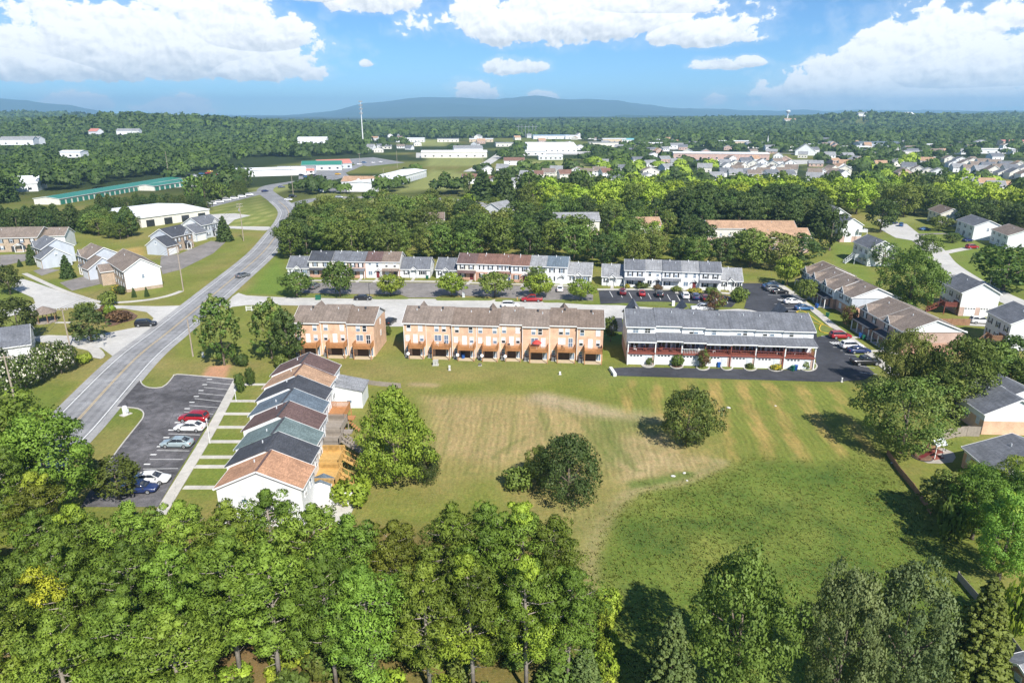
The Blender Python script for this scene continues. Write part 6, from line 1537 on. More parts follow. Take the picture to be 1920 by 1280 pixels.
# --- belts of wood
FP = [(o.location.x, o.location.y, o.rotation_euler.z, o) for o in bpy.data.objects if o.parent is None and o.get('category') and o.type == 'EMPTY' and o.get('category') not in ('tree', 'shrub')]
HB = []
for x, y, rz, o in FP:
    xs = [0.0]; ys = [0.0]
    for ch in o.children:
        if ch.name.startswith('wall'):
            co = [v.co for v in ch.data.vertices]; xs += [c.x for c in co]; ys += [c.y for c in co]
    HB.append((x, y, math.cos(rz), math.sin(rz), min(xs), max(xs), min(ys), max(ys)))
def clear(x, y, pad):
    for hx, hy, c, s, a, b, d, e in HB:
        u = (x - hx) * c + (y - hy) * s; v = -(x - hx) * s + (y - hy) * c
        if a - pad < u < b + pad and d - pad * 1.0 < v < e + pad: return False
    return True
def near_road(x, y, w):
    return any(abs(p.x - x) < w and abs(p.y - y) < w for p in ROADPTS)
ROADPTS = RP + E2 + [Vector((G(*p).x, G(*p).y)) for p in ((880, 322), (897, 314), (915, 305), (930, 294), (945, 285), (957, 277), (968, 270))] + spline([G(*p) for p in ((1690, 432), (1752, 470), (1810, 520), (1870, 552))], 4)
def inpoly(P, x, y):
    c = False
    for i in range(len(P)):
        a, b = P[i], P[(i + 1) % len(P)]
        if (a.y > y) != (b.y > y) and x < (b.x - a.x) * (y - a.y) / (b.y - a.y) + a.x: c = not c
    return c
def belt(poly, sp, hr, kinds, label, grp, seed, pad=2.5, roadw=7, rr=(.40, .52), view=0):
    r = random.Random(seed); P = [G(*p) for p in poly]
    x0, x1 = min(p.x for p in P), max(p.x for p in P); y0, y1 = min(p.y for p in P), max(p.y for p in P)
    y = y0; n = 0
    while y < y1:
        x = x0
        while x < x1:
            px, py = x + r.uniform(-.4, .4) * sp, y + r.uniform(-.4, .4) * sp; x += sp
            if not inpoly(P, px, py) or not clear(px, py, pad) or near_road(px, py, roadw): continue
            h = r.uniform(*hr); k = r.choice(kinds); n += 1
            tree(k, (px, py), h, h * r.uniform(*rr), label, grp=grp)
        y += sp * .9
    return n
dk = ['m_oak0', 'm_oak1', 'm_oak3', 'm_dark0', 'm_oak4', 'm_oak2', 'm_oak2', 'm_feather']
n_ = belt([(527, 498), (545, 492), (640, 489), (808, 490), (812, 480), (620, 440), (560, 455)], 8.6, (9.5, 14), dk, 'dark green tree of the wood belt behind the first pale row', 'wood belt behind the first pale row', 1)
n_ += belt([(812, 492), (960, 488), (1112, 500), (1122, 470), (1000, 440), (840, 420), (640, 420), (812, 480)], 10.6, (8.5, 14), dk, 'dark green tree of the wood belt behind the red-roofed row', 'wood belt behind the red-roofed row', 2)
n_ += belt([(1122, 505), (1270, 505), (1395, 515), (1430, 525), (1480, 510), (1445, 480), (1310, 478), (1180, 470), (1122, 470)], 9.4, (7.5, 13), ['m_oak0', 'm_oak3', 'm_oak2', 'm_dark0', 'm_oak4'], 'green tree of the wood belt behind the white row', 'wood belt behind the white row', 3)
n_ += belt([(1010, 440), (1180, 470), (1310, 478), (1320, 440), (1250, 418), (1000, 408), (870, 405), (840, 418)], 12, (8.5, 14), dk + ['m_lime2'], 'green tree in the middle of the wood belt', 'middle of the wood belt', 4)
n_ += belt([(560, 440), (840, 415), (860, 400), (600, 405), (550, 420)], 9.8, (9, 13), dk, 'dark tree of the wood belt along the east road', 'wood belt along the east road', 5)
n_ += belt([(1255, 438), (1330, 440), (1540, 445), (1545, 415), (1480, 402), (1250, 405)], 8.5, (13, 17), ['m_dark0', 'm_dark1', 'm_pine0', 'm_oak1'], 'dark evergreen above the pink brick buildings', 'dark evergreens above the pink brick buildings', 6)
n_ += belt([(990, 412), (1250, 410), (1480, 404), (1600, 404), (1930, 420), (1990, 408), (1600, 386), (1240, 388), (1000, 392)], 12, (14, 18), ['m_lime0', 'm_lime1', 'm_lime0', 'm_lime2', 'm_oak2'], 'yellow-green maple in the bright belt across the picture', 'bright maple belt', 7, rr=(.44, .56))
n_ += belt([(1800, 432), (1930, 450), (1990, 430), (1900, 410), (1790, 412)], 8.5, (10, 13), ['m_dark0', 'm_dark1', 'm_oak1'], 'dark tree behind the shuttered white houses', 'dark trees behind the shuttered houses', 8)
n_ += belt([(-60, 448), (60, 440), (150, 436), (250, 446), (256, 428), (140, 420), (-60, 424)], 6.6, (8, 10.2), ['m_pine0', 'm_pine1', 'm_dark0'], 'dark tree of the evergreen screen behind the brick houses', 'evergreen screen behind the brick houses', 9, pad=3.5, rr=(.36, .46))
n_ += belt([(150, 440), (245, 452), (256, 432), (180, 420)], 6.5, (7, 9.5), ['m_oak2', 'm_oak0'], 'leafy tree at the end of the evergreen screen', 'leafy end of the evergreen screen', 10)
n_ += belt([(190, 398), (375, 398), (400, 392), (385, 388), (190, 391)], 6.0, (6.8, 8.8), ['m_pine1', 'm_pine0', 'm_dark1'], 'dark pine of the screen in front of the green storage roofs', 'pine screen by the storage buildings', 11, rr=(.34, .44))
n_ += belt([(385, 378), (480, 366), (550, 346), (540, 338), (480, 350), (390, 360)], 7, (8, 11), ['m_pine1', 'm_dark1', 'm_oak1'], 'pine of the screen along the bend of the main road', 'pine screen along the road bend', 12, rr=(.36, .46), roadw=11)
NIND = len(PLACED)
# --- far woodland: nearest as trees, the rest as one mass
OPEN = [[G(*p) for p in P] for P in ([(560, 395), (870, 398), (890, 372), (760, 358), (700, 368), (590, 362)], [(735, 362), (930, 356), (950, 330), (805, 314), (790, 335)], [(795, 314), (915, 316), (915, 288), (795, 288)], [(700, 285), (850, 282), (845, 262), (700, 262)],
        [(1500, 300), (1640, 336), (1660, 342), (1600, 350), (1500, 345)], [(955, 316), (1110, 322), (1110, 304), (955, 300)], [(530, 345), (700, 370), (760, 312), (700, 296), (560, 305), (500, 330)], [(975, 300), (1100, 300), (1100, 258), (975, 258)], [(330, 360), (430, 345), (440, 315), (330, 325)], [(1330, 345), (1500, 345), (1500, 300), (1330, 300)], [(1760, 345), (1990, 350), (1990, 290), (1760, 295)], [(1250, 310), (1440, 312), (1440, 280), (1250, 280)], [(0, 388), (120, 402), (300, 392), (420, 368), (430, 330), (330, 325), (60, 365)], [(410, 345), (560, 352), (770, 318), (770, 288), (430, 298)], [(690, 304), (940, 304), (950, 262), (690, 258)], [(905, 320), (990, 262), (960, 258), (880, 316)], [(380, 440), (530, 430), (560, 350), (480, 350), (380, 380)], [(225, 440), (395, 440), (395, 385), (225, 385)])]
r = random.Random(77); cand = []
y = 385.0
while y < 3300:
    sp = 8.8 + y / 165; x = -0.86 * y - 40
    while x < .86 * y + 40:
        px, py = x + r.uniform(-.45, .45) * sp, y + r.uniform(-.45, .45) * sp; x += sp
        if any(inpoly(P, px, py) for P in OPEN): 
            if r.random() > .02: continue
        lowt = 0; town = 0.52 if (px > -150 and 440 < py < 1150) else 1.0
        if px > 60 and 430 < py < 1000: town = .55
        if r.random() > town * .95: continue
        if 600 < py < 2500 and float(fbm(np.array([px]), np.array([py]), 170, 3)[0]) < .36 and r.random() < .93: continue
        if not clear(px, py, 3.5) or near_road(px, py, 9): continue
        if any((px - a) ** 2 + (py - b_) ** 2 < 90 for a, b_, _ in PLACED[-1:]): continue
        # keep sight lines to the estate houses
        if any(abs(px - ex * (py / ey)) < 9 and -46 < py - ey < -2 for ex, ey in EST): continue
        if py < 395 + 0 and -150 < px < 330: continue
        cand.append((px, py, sp))
    y += sp * .9
cand.sort(key=lambda c: c[1])
nind = 0; far = []
for px, py, sp in cand:
    h = r.triangular(6, 18, 11) * (1 + min(py, 3000) / 12000) * (.72 if px > -150 and 430 < py < 1150 else 1.0)
    lime = px > 60 and py < 700 and r.random() < .35
    if nind < 130:
        nind += 1; kk = 'f_oak4' if lime else r.choice(['f_oak0', 'f_oak1', 'f_oak2', 'f_oak3', 'f_oak5', 'f_dark0', 'f_oak1'])
        where = 'the left-hand forest' if px < -60 else 'the town trees beyond the maples'
        tree(kk, (px, py), h, h * r.uniform(.36, .5), 'green tree at the near edge of ' + ('the forest behind the storage roofs' if px < -60 else 'the gardens beyond the bright maples'), grp='forest behind the storage roofs' if px < -60 else 'garden trees beyond the maples', name='conifer' if kk == 'f_dark0' else None)
    else: far.append((px, py, h, max(h * r.uniform(.38, .5), sp * r.uniform(.55, .72)), 1 if lime else 0))
FA = np.array(far); g = np.random.default_rng(3); PP = []; NN = []; SS = []; TT = []; CN = []; MI = []
gz = hills(FA[:, 0], FA[:, 1])
for i in range(len(FA)):
    x, y, h, rr, lm = FA[i]; n = int(np.clip(92 * (800 / y) ** 1.6, 10, 190)); d = unit(g.normal(size=(n, 3))); d[:, 2] = np.abs(d[:, 2]) * .9 + .0 * d[:, 2]; d[:, 1] = np.where(d[:, 1] > .5, -d[:, 1], d[:, 1]); d = unit(d)
    nb = 5; bc = unit(g.normal(size=(nb, 3))) * .45; bc[:, 2] = np.abs(bc[:, 2]); bi = g.integers(nb, size=n)
    q = bc[bi] + d * g.uniform(.45, .62, (n, 1))
    PP.append(np.stack([x + q[:, 0] * rr, y + q[:, 1] * rr, gz[i] + h * .30 + q[:, 2] * h * .68], 1))
    NN.append(unit(d + .4 * g.normal(size=(n, 3)))); SS.append(rr * g.uniform(.15, .29, n) * (95 / n) ** .45)
    TT.append(np.clip(g.random() * .6 + .4 * g.random(n), 0, 1)); CN.append(unit(d * .8 + bc[bi] * .5))
    m_ = 1 if lm else int(g.choice([0, 0, 2, 0, 2, 3])); MI.append(np.full(n, m_))
wm = quad_mesh('distant_woodland', np.concatenate(PP), np.concatenate(NN), np.concatenate(SS), [L_dark, L_lime, L_cedar, L_oak], np.concatenate(TT), np.concatenate(CN), np.concatenate(MI), 5)
tag(link('distant_woodland', wm), 'unbroken far woodland covering the hills and the town edge', 'woodland', kind='stuff')
print('TREES individual', len(PLACED), 'belts', n_, 'far mass', len(FA), 'faces', len(wm.polygons))
# --- high grass
g = np.random.default_rng(9); N_ = 14000
P = [G(*p) for p in TALL]; xs = g.uniform(-2, 62, 90000); ys = g.uniform(45, 96, 90000)
msk = polymask(TALL, xs + 3.5 * (vn2(xs, ys, 5.0) - .5), ys + 3.5 * (vn2(xs + 70, ys, 4.0) - .5), 6.0) * np.clip(.25 + 1.7 * (fbm(xs, ys, 7, 3) - .22), 0, 1) > g.random(90000) * .9; xs = xs[msk][:N_]; ys = ys[msk][:N_]; n = len(xs)
hh = .03 + .15 * fbm(xs, ys, 6, 3) ** 1.6
per = 4; a = g.uniform(0, 6.28, (n, per)); PPx = xs[:, None] + g.normal(size=(n, per)) * .12; PPy = ys[:, None] + g.normal(size=(n, per)) * .12
b = np.stack([PPx, PPy, np.zeros((n, per))], -1); wdt = .04
dirx = np.stack([np.cos(a), np.sin(a), np.zeros_like(a)], -1); lean = g.normal(size=(n, per, 2)) * .14
tip = b + np.concatenate([lean + np.array([-.06, .05]), (hh[:, None] * g.uniform(.7, 1.2, (n, per)))[..., None]], -1)
V = np.stack([b - dirx * wdt, b + dirx * wdt, tip], 2).reshape(-1, 3); nf = n * per
me = bpy.data.meshes.new('high_grass'); me.vertices.add(3 * nf); me.vertices.foreach_set('co', V.astype(np.float32).ravel()); me.loops.add(3 * nf); me.loops.foreach_set('vertex_index', np.arange(3 * nf, dtype=np.int32))
me.polygons.add(nf); me.polygons.foreach_set('loop_start', np.arange(0, 3 * nf, 3, dtype=np.int32)); me.update(calc_edges=True)
at = me.attributes.new('tint', 'FLOAT', 'POINT'); gt = np.clip(fbm(xs, ys, 9, 3) * 1.5 - .25 + .2 * g.normal(size=n), 0, 1); at.data.foreach_set('value', np.repeat(gt, 3 * per).astype(np.float32))
me.materials.append(leafmat('grass_blades', (0.092, 0.135, 0.024), (0.165, 0.190, 0.044), .3, .02))
nrm = np.repeat(unit(np.stack([np.zeros(nf), np.zeros(nf) - .25, np.ones(nf)], 1)), 3, 0); me.polygons.foreach_set('use_smooth', np.ones(nf, bool)); me.normals_split_custom_set_from_vertices(nrm.astype(np.float32))
tag(link('high_grass', me), 'uncut high grass filling the lower meadow', 'grass', kind='stuff')
# ------------------------------------------------------------------ vehicles (x forward, origin at ground centre)
def loft(mb, st, m=0):
    """st: stations (x, half width, z bottom, z top, shoulder) -> closed body with rounded shoulders"""
    rings = []
    for x, w, zb, zt, sh in st:
        h = zt - zb
        rings.append([(x, -w * .93, zb), (x, -w, zb + h * .32), (x, -w * .985, zb + h * .7), (x, -w * sh, zt - .02), (x, -w * sh * .5, zt), (x, w * sh * .5, zt), (x, w * sh, zt - .02), (x, w * .985, zb + h * .7), (x, w, zb + h * .32), (x, w * .93, zb)])
    n = len(rings[0]); vs = [p for r_ in rings for p in r_]; fs = []
    for i in range(len(rings) - 1):
        for k in range(n): fs.append((i * n + k, i * n + (k + 1) % n, (i + 1) * n + (k + 1) % n, (i + 1) * n + k))
    fs += [tuple(reversed(range(n))), tuple((len(rings) - 1) * n + k for k in range(n))]
    return mb.add(vs, [tuple(reversed(f)) for f in fs], m)
def make_car(kind):
    P = {}
    if kind == 'sedan':
        L, w, rw = 4.75, .91, .33; wb = (-1.40, 1.42)
        body = [(-2.37, .72, .42, .88, .8), (-2.25, .84, .26, 1.00, .84), (-1.75, .91, .20, 1.04, .88), (-.9, .92, .20, .99, .95), (0, .92, .20, .97, .95), (.85, .92, .20, .96, .94), (1.35, .91, .20, .91, .86), (1.95, .87, .22, .82, .82), (2.25, .78, .26, .72, .8), (2.38, .62, .34, .62, .8)]
        gl = [(-1.85, .70, 1.01, 1.03, .9), (-1.05, .74, .95, 1.38, .83), (-.2, .76, .93, 1.43, .82), (.35, .76, .93, 1.40, .82), (1.18, .74, .93, .96, .95)]
        rf = [(-1.02, .63, 1.37, 1.415, .85), (-.2, .64, 1.41, 1.46, .85), (.36, .63, 1.39, 1.435, .85)]
    elif kind == 'suv':
        L, w, rw = 4.7, .95, .37; wb = (-1.38, 1.40)
        body = [(-2.33, .82, .42, 1.05, .9), (-2.22, .92, .30, 1.14, .92), (-1.6, .95, .26, 1.12, .95), (0, .95, .26, 1.08, .96), (.85, .95, .26, 1.08, .95), (1.3, .94, .26, 1.05, .88), (1.95, .90, .28, .98, .85), (2.24, .82, .30, .88, .82), (2.35, .68, .4, .76, .8)]
        gl = [(-2.22, .78, 1.1, 1.16, .95), (-1.95, .80, 1.08, 1.60, .86), (-1.0, .81, 1.06, 1.68, .85), (.2, .81, 1.06, 1.66, .85), (.55, .80, 1.06, 1.58, .85), (1.18, .78, 1.05, 1.09, .95)]
        rf = [(-1.98, .70, 1.59, 1.65, .88), (-1.0, .71, 1.66, 1.73, .88), (.2, .70, 1.65, 1.71, .88), (.5, .68, 1.58, 1.63, .88)]
    else:
        L, w, rw = 5.7, 1.0, .40; wb = (-1.75, 1.80)
        body = [(-2.84, .96, .48, 1.12, .97), (-2.70, .99, .42, 1.14, .97), (-1.2, .99, .36, 1.14, .97), (-1.0, .99, .34, 1.18, .96), (.9, .99, .34, 1.16, .95), (1.4, .98, .34, 1.13, .9), (2.4, .96, .36, 1.06, .88), (2.72, .90, .40, .98, .86), (2.84, .78, .5, .86, .85)]
        gl = [(-1.05, .84, 1.16, 1.22, .96), (-.92, .85, 1.14, 1.78, .86), (0, .86, 1.14, 1.84, .85), (.55, .85, 1.14, 1.76, .85), (1.25, .83, 1.12, 1.16, .95)]
        rf = [(-.95, .74, 1.77, 1.83, .9), (0, .75, 1.82, 1.89, .9), (.5, .73, 1.76, 1.81, .9)]
    b = MB(); loft(b, body); P['body'] = b.mesh('body', white, True)
    b = MB(); loft(b, gl); P['window'] = b.mesh('window', pane_dark, True)
    b = MB(); loft(b, rf)
    # pillars carry the roof
    for s in (-1, 1):
        for i, j in ((-2, -1),) : b.bar((gl[i][0], s * gl[i][1] * gl[i][4] * 1.0, gl[i][3]), (gl[j][0], s * gl[j][1] * .97, gl[j][3]), .07, .07)
        b.bar((gl[0][0], s * gl[0][1] * .97, gl[0][3]), (gl[1][0], s * gl[1][1] * gl[1][4] * 1.0, gl[1][3]), .12, .08)
        mx = (gl[1][0] + gl[-2][0]) / 2; b.bar((mx, s * .985 * gl[2][1], gl[2][2] + .05), (mx, s * gl[2][1] * .83, gl[2][3] - .02), .08, .06)
    P['roof'] = b.mesh('roof', white)
    t = MB(); t.tube([(0, -.11, 0), (0, .11, 0)], [rw, rw], 14); P['tyre'] = t.mesh('tyre', black_rub)
    t = MB(); t.tube([(0, -.118, 0), (0, .118, 0)], [rw * .62, rw * .62], 10); P['rim'] = t.mesh('rim', metal_grey)
    t = MB(); t.tube([(0, -.122, 0), (0, .122, 0)], [rw * .2, rw * .2], 6); P['hub'] = t.mesh('hub', dark_metal)
    fx, bx = body[-1][0], body[0][0]; zf = body[-2][3] - .06; zr = body[1][3] - .2
    t = MB(); t.box(-.09, .03, -.17, .17, -.07, .07); P['headlight'] = t.mesh('headlight', glass('headlamp', (.75, .78, .8), .1))
    t = MB(); t.box(-.04, .07, -.16, .16, -.08, .08); P['tail_light'] = t.mesh('tail_light', glass('tail_lamp', (.35, .01, .01), .2))
    t = MB(); t.box(-.06, .02, -.62, .62, -.08, .08); P['bumper'] = t.mesh('bumper', dark_metal)
    t = MB(); t.box(-.08, .08, -.09, .09, -.06, .06); P['mirror'] = t.mesh('mirror', dark_metal)
    P['_'] = (wb, w, rw, fx, bx, zf, zr, gl[-1][0])
    if kind == 'pickup':
        t = MB(); t.box(-2.66, -1.15, -.78, .78, 1.142, 1.150); P['bed'] = t.mesh('bed', dark_metal)
    return P
CAR = {k: make_car(k) for k in ('sedan', 'suv', 'pickup')}
PAINT = dict(white=carpaint('paint_white', (.80, .80, .80)), red=carpaint('paint_red', (.33, .012, .018)), maroon=carpaint('paint_maroon', (.13, .012, .02)), black=carpaint('paint_black', (.012, .012, .014)), navy=carpaint('paint_navy', (.015, .03, .11)), blue=carpaint('paint_blue', (.03, .11, .26)), pale=carpaint('paint_pale_blue', (.36, .44, .47), .2), grey=carpaint('paint_grey', (.18, .19, .2), .3), silver=carpaint('paint_silver', (.5, .52, .54), .4), yellow=carpaint('paint_yellow', (.65, .36, .02)))
_cm = {}
def car(kind, color, p, head, label, grp=None, z=0.022):
    """head: direction of travel in degrees from +X"""
    P = CAR[kind]; wb, w, rw, fx, bx, zf, zr, gx_ = P['_']
    p = G(*p) if len(p) == 2 else Vector(p)
    o = empty({'sedan': 'car', 'suv': 'suv', 'pickup': 'pickup_truck'}[kind], (p.x, p.y, z + (hz(p.x, p.y))), R(head)); tag(o, label, {'sedan': 'car', 'suv': 'car', 'pickup': 'pickup'}[kind], grp)
    for part in ('body', 'roof'):
        k = (kind, part, color)
        if k not in _cm: m = P[part].copy(); m.materials[0] = PAINT[color]; _cm[k] = m
        link(part, _cm[k], o)
    link('window', P['window'], o)
    for x in wb:
        for s in (-1, 1):
            t = link('wheel', P['tyre'], o, (x, s * (w - .10), rw)); link('rim', P['rim'], t); link('hub', P['hub'], t)
    for s in (-1, 1):
        link('headlight', P['headlight'], o, (fx - .10, s * .58, zf - .04)); link('tail_light', P['tail_light'], o, (bx + .03, s * .66, zr)); link('mirror', P['mirror'], o, (gx_ - .25, s * (w + .06), zf + .28))
    link('bumper', P['bumper'], o, (fx - .02, 0, .42)); link('bumper', P['bumper'], o, (bx + .05, 0, .46), R(180))
    if 'bed' in P: link('bed', P['bed'], o)
    return o
# worn lot beside the near row
car('suv', 'red', (364, 789), 176, 'dark red hatchback parked in the worn lot beside the white sports sedan')
car('sedan', 'white', (357, 806), 178, 'white sedan with black wheels, second car in the worn lot')
car('sedan', 'pale', (333, 836), 179, 'pale blue-grey sedan alone in the middle of the worn lot')
car('sedan', 'white', (286, 903), 2, 'white sedan facing the sidewalk at the lower end of the worn lot')
car('sedan', 'navy', (262, 921), 4, 'dark blue car half hidden by the pines at the end of the lot')
# moving traffic
car('suv', 'black', (274, 611), 8, 'black large car turning out of the cross street')
car('sedan', 'grey', (456, 519), 60, 'dark grey car driving away up the main road')
car('sedan', 'navy', (497, 360), 55, 'blue car on the road bend beside the pine screen')
car('sedan', 'navy', (528, 352), 20, 'dark blue car just beyond the road bend')
car('suv', 'black', (549, 370), 5, 'black car waiting at the crossroads')
car('sedan', 'white', (541, 376), -10, 'white car turning at the crossroads')
car('sedan', 'silver', (636, 371), 2, 'silver car on the east road nearest the crossroads')
car('sedan', 'black', (739, 371), 0, 'black car on the east road beside the meadow')
# street between the rows
car('sedan', 'black', (681, 562), 0, 'black sedan parked on the pale street above the short brick row')
car('sedan', 'black', (732, 606), 75, 'dark car with pale sunshade parked in the driveway gap')
car('suv', 'white', (957, 576), 0, 'white car showing above the brown roofs of the long brick row')
car('pickup', 'red', (997, 565), 180, 'dark red pickup parked on the pale street')
car('pickup', 'white', (1316, 582), 180, 'white pickup parked on the pale street by the bronze tree')
car('suv', 'grey', (590, 540), 80, 'grey car under the first street tree')
car('sedan', 'white', (1050, 545), 85, 'white car parked beside the last street tree')
car('sedan', 'white', (1019, 543), 85, 'white car mostly hidden by the street tree behind the red pickup')
car('suv', 'maroon', (1167, 551), 85, 'maroon car at the first end of the fresh tarmac lot')
car('sedan', 'red', (1203, 553), 85, 'red car in the fresh tarmac lot')
car('suv', 'black', (1236, 555), 86, 'black car in the middle of the fresh tarmac lot')
car('suv', 'white', (1284, 558), 86, 'white car in the fresh tarmac lot next to a dark one')
car('suv', 'navy', (1303, 560), 86, 'navy car in the fresh tarmac lot beside the white one')
car('sedan', 'maroon', (1321, 562), 86, 'maroon car partly behind the bronze tree')
# lot by the side rows
car('sedan', 'blue', (1444, 540), 5, 'blue car at the far end of the side lot')
car('suv', 'grey', (1450, 545), 5, 'grey car second from the far end of the side lot')
car('sedan', 'black', (1462, 550), 5, 'black car near the far end of the side lot')
car('sedan', 'white', (1486, 569), 3, 'white sports car beside the hatched bay')
car('sedan', 'blue', (1507, 581), 3, 'bright blue car at the end of the yellow kerb')
car('suv', 'red', (1575, 634), 2, 'red car parked beside the yellow kerb island')
car('suv', 'white', (1596, 653), 2, 'white car next to the navy sedan in the side lot')
car('sedan', 'navy', (1610, 661), 2, 'navy sedan in the side lot')
car('pickup', 'black', (1622, 683), 2, 'black pickup in the shade at the near end of the side lot')
# far lane
car('suv', 'navy', (1673, 420), 10, 'navy car at the head of the far lane')
car('suv', 'blue', (1689, 424), 60, 'bright blue car at the head of the far lane')
car('sedan', 'blue', (1734, 432), 5, 'blue car parked in front of the cream house')
car('suv', 'red', (1822, 466), 8, 'red car in the driveway by the round dark bush')
car('sedan', 'navy', (1814, 453), 20, 'dark car in front of the shuttered white house')
car('sedan', 'black', (1874, 534), -28, 'black car in the shade of the wide tree on the lane')
car('suv', 'white', (1838, 606), -10, 'white car in front of the double brick garage')
# commercial yards
r = random.Random(12)
def fleet(pts, lab, grp):
    for i, (x, y) in enumerate(pts): car(r.choice(('sedan', 'suv')), r.choice(('white', 'silver', 'navy', 'black', 'red', 'blue')), (x, y), r.uniform(-30, 60), lab, grp)
fleet([(548, 318), (556, 321), (566, 330), (574, 333), (582, 331), (589, 330)], 'car parked on the yard by the kiosk', 'cars on the kiosk yard')
fleet([(662, 308), (674, 309), (683, 306), (700, 306), (714, 305)], 'car parked along the drive behind the red-roofed store', 'cars behind the red-roofed store')
fleet([(356, 330), (366, 331), (378, 327), (390, 326), (405, 329)], 'car parked on the yard beside the workshop', 'cars on the workshop yard')
car('suv', 'yellow', (634, 328), 5, 'yellow van standing before the white office'); car('suv', 'yellow', (394, 323), 5, 'yellow van on the workshop yard')
car('suv', 'maroon', (661, 352), 0, 'maroon car in front of the white office'); car('suv', 'grey', (852, 343), 20, 'dark car beside the first brown-roofed house')
fleet([(1290 + 14 * i, 302 + r.uniform(-1, 1)) for i in range(6)], 'car parked in front of the brick strip', 'cars in front of the brick strip')
for k in range(6): car('suv', 'white', (398 + k * 14, 384 - k * 3.4), 15, 'white van in the fenced row by the striped lawn', 'white vans by the striped lawn')

# ------------------------------------------------------------------ poles and lamps
def pole(bx, by, ty, label, arms=1, rz=0.0):
    b = G(bx, by); h = Zof(b, ty); o = empty('utility_pole', (b.x, b.y, 0), rz); tag(o, label, 'utility pole', 'utility poles along the roads')
    q = MB(); q.tube([(0, 0, -.1), (0, 0, h)], [.17, .11], 8); q.build('shaft', pole_wood, o)
    for k in range(arms):
        q = MB(); q.box(-1.15, 1.15, -.07, .07, h - .5 - k * .9, h - .34 - k * .9); a = q.build('crossarm', pole_wood, o)
        for x in (-1.05, -.5, .5, 1.05): q = MB(); q.tube([(x, 0, h - .34 - k * .9), (x, 0, h - .14 - k * .9)], [.05, .07], 6); q.build('insulator', pane_blind, a)
    return o, h
pole(131, 648, 577, 'utility pole with crossarm beside the round dark tree', 1, .2)
pole(32, 766, 665, 'utility pole with crossarm in front of the blossoming hedge', 1, .4)
o, h = pole(344, 545, 458, 'tall utility pole at the end of the corner sidewalk', 0)
o, h = pole(457, 452, 381, 'utility pole with two crossarms and transformer by the striped lawn', 2, .3)
q = MB(); q.tube([(-.35, 0, h - 3.0), (-.35, 0, h - 2.1)], [.24, .24], 10); q.build('transformer', metal_grey, o)
o, h = pole(362, 668, 598, 'bare leaning utility pole on the verge by the feathery tree', 0)
pole(550, 366, 312, 'pole at the crossroads beside the black car', 0); pole(587, 345, 312, 'pole beside the blue road sign', 1); pole(721, 362, 316, 'thin pole in front of the roller doors', 0); pole(675, 312, 288, 'pole behind the red-roofed store', 1)
pole(745, 315, 283, 'pole at the far end of the white storage building', 0); pole(905, 312, 290, 'pole at the foot of the pale far road', 0); pole(318, 338, 284, 'bare pole in front of the left forest', 0); pole(1240, 283, 262, 'thin pole beside the far shops', 0)
def wires(a, b, lab):
    A, B = G(a[0], a[1]), G(b[0], b[1]); ha, hb = Zof(A, a[2]), Zof(B, b[2]); o = empty('power_line', (A.x, A.y, 0)); tag(o, lab, 'power line')
    for k, off in enumerate((-1.0, 0, 1.0)):
        q = MB(); d = B - A; n = Vector((-d.y, d.x, 0)).normalized() * off; pts = []
        for i in range(13):
            t_ = i / 12; pts.append((d.x * t_ + n.x, d.y * t_ + n.y, ha + (hb - ha) * t_ - .3 - 4 * 1.3 * t_ * (1 - t_)))
        q.tube(pts, [.022] * 13, 4); q.build('wire', dark_metal, o)
wires((32, 766, 665), (131, 648, 577), 'sagging wires from the hedge pole to the pole by the round dark tree')
wires((131, 648, 577), (344, 545, 458), 'sagging wires from the round dark tree to the tall corner pole')
wires((344, 545, 458), (457, 452, 381), 'sagging wires from the tall corner pole to the pole by the striped lawn')
def lamp(bx, by, ty, label, arm=1.6, rz=0.0, m=metal_grey):
    b = G(bx, by); h = Zof(b, ty); o = empty('street_lamp', (b.x, b.y, 0), rz); tag(o, label, 'street lamp')
    q = MB(); q.tube([(0, 0, 0), (0, 0, h * .92), (arm * .25, 0, h * .985), (arm, 0, h)], [.10, .07, .06, .05], 8); q.build('mast', m, o)
    q = MB(); q.box(arm - .1, arm + .5, -.14, .14, h - .06, h + .06); q.build('lamp_head', m, o)
lamp(1853, 546, 505, 'pale curved street lamp on the lane', 2.2)
lamp(1668, 414, 378, 'tall lamp leaning at the head of the far lane', 1.5)
lamp(693, 558, 531, 'thin dark lamp post behind the parked black sedan', .1, 0, dark_metal)
for bx, by, ty, lb in ((443, 753, 735, 'short white lamp post at the upper end of the near sidewalk'), (394, 832, 790, 'short white lamp post by the white sedan')):
    b = G(bx, by); h = Zof(b, ty); o = empty('lamp_post', (b.x, b.y, .1)); tag(o, lb, 'lamp post')
    q = MB(); q.tube([(0, 0, 0), (0, 0, h)], [.06, .05], 8); q.build('shaft', white, o); q = MB(); q.tube([(0, 0, h), (0, 0, h + .1), (0, 0, h + .35), (0, 0, h + .45)], [.06, .16, .14, .02], 8); q.build('lantern', pane_blind, o)
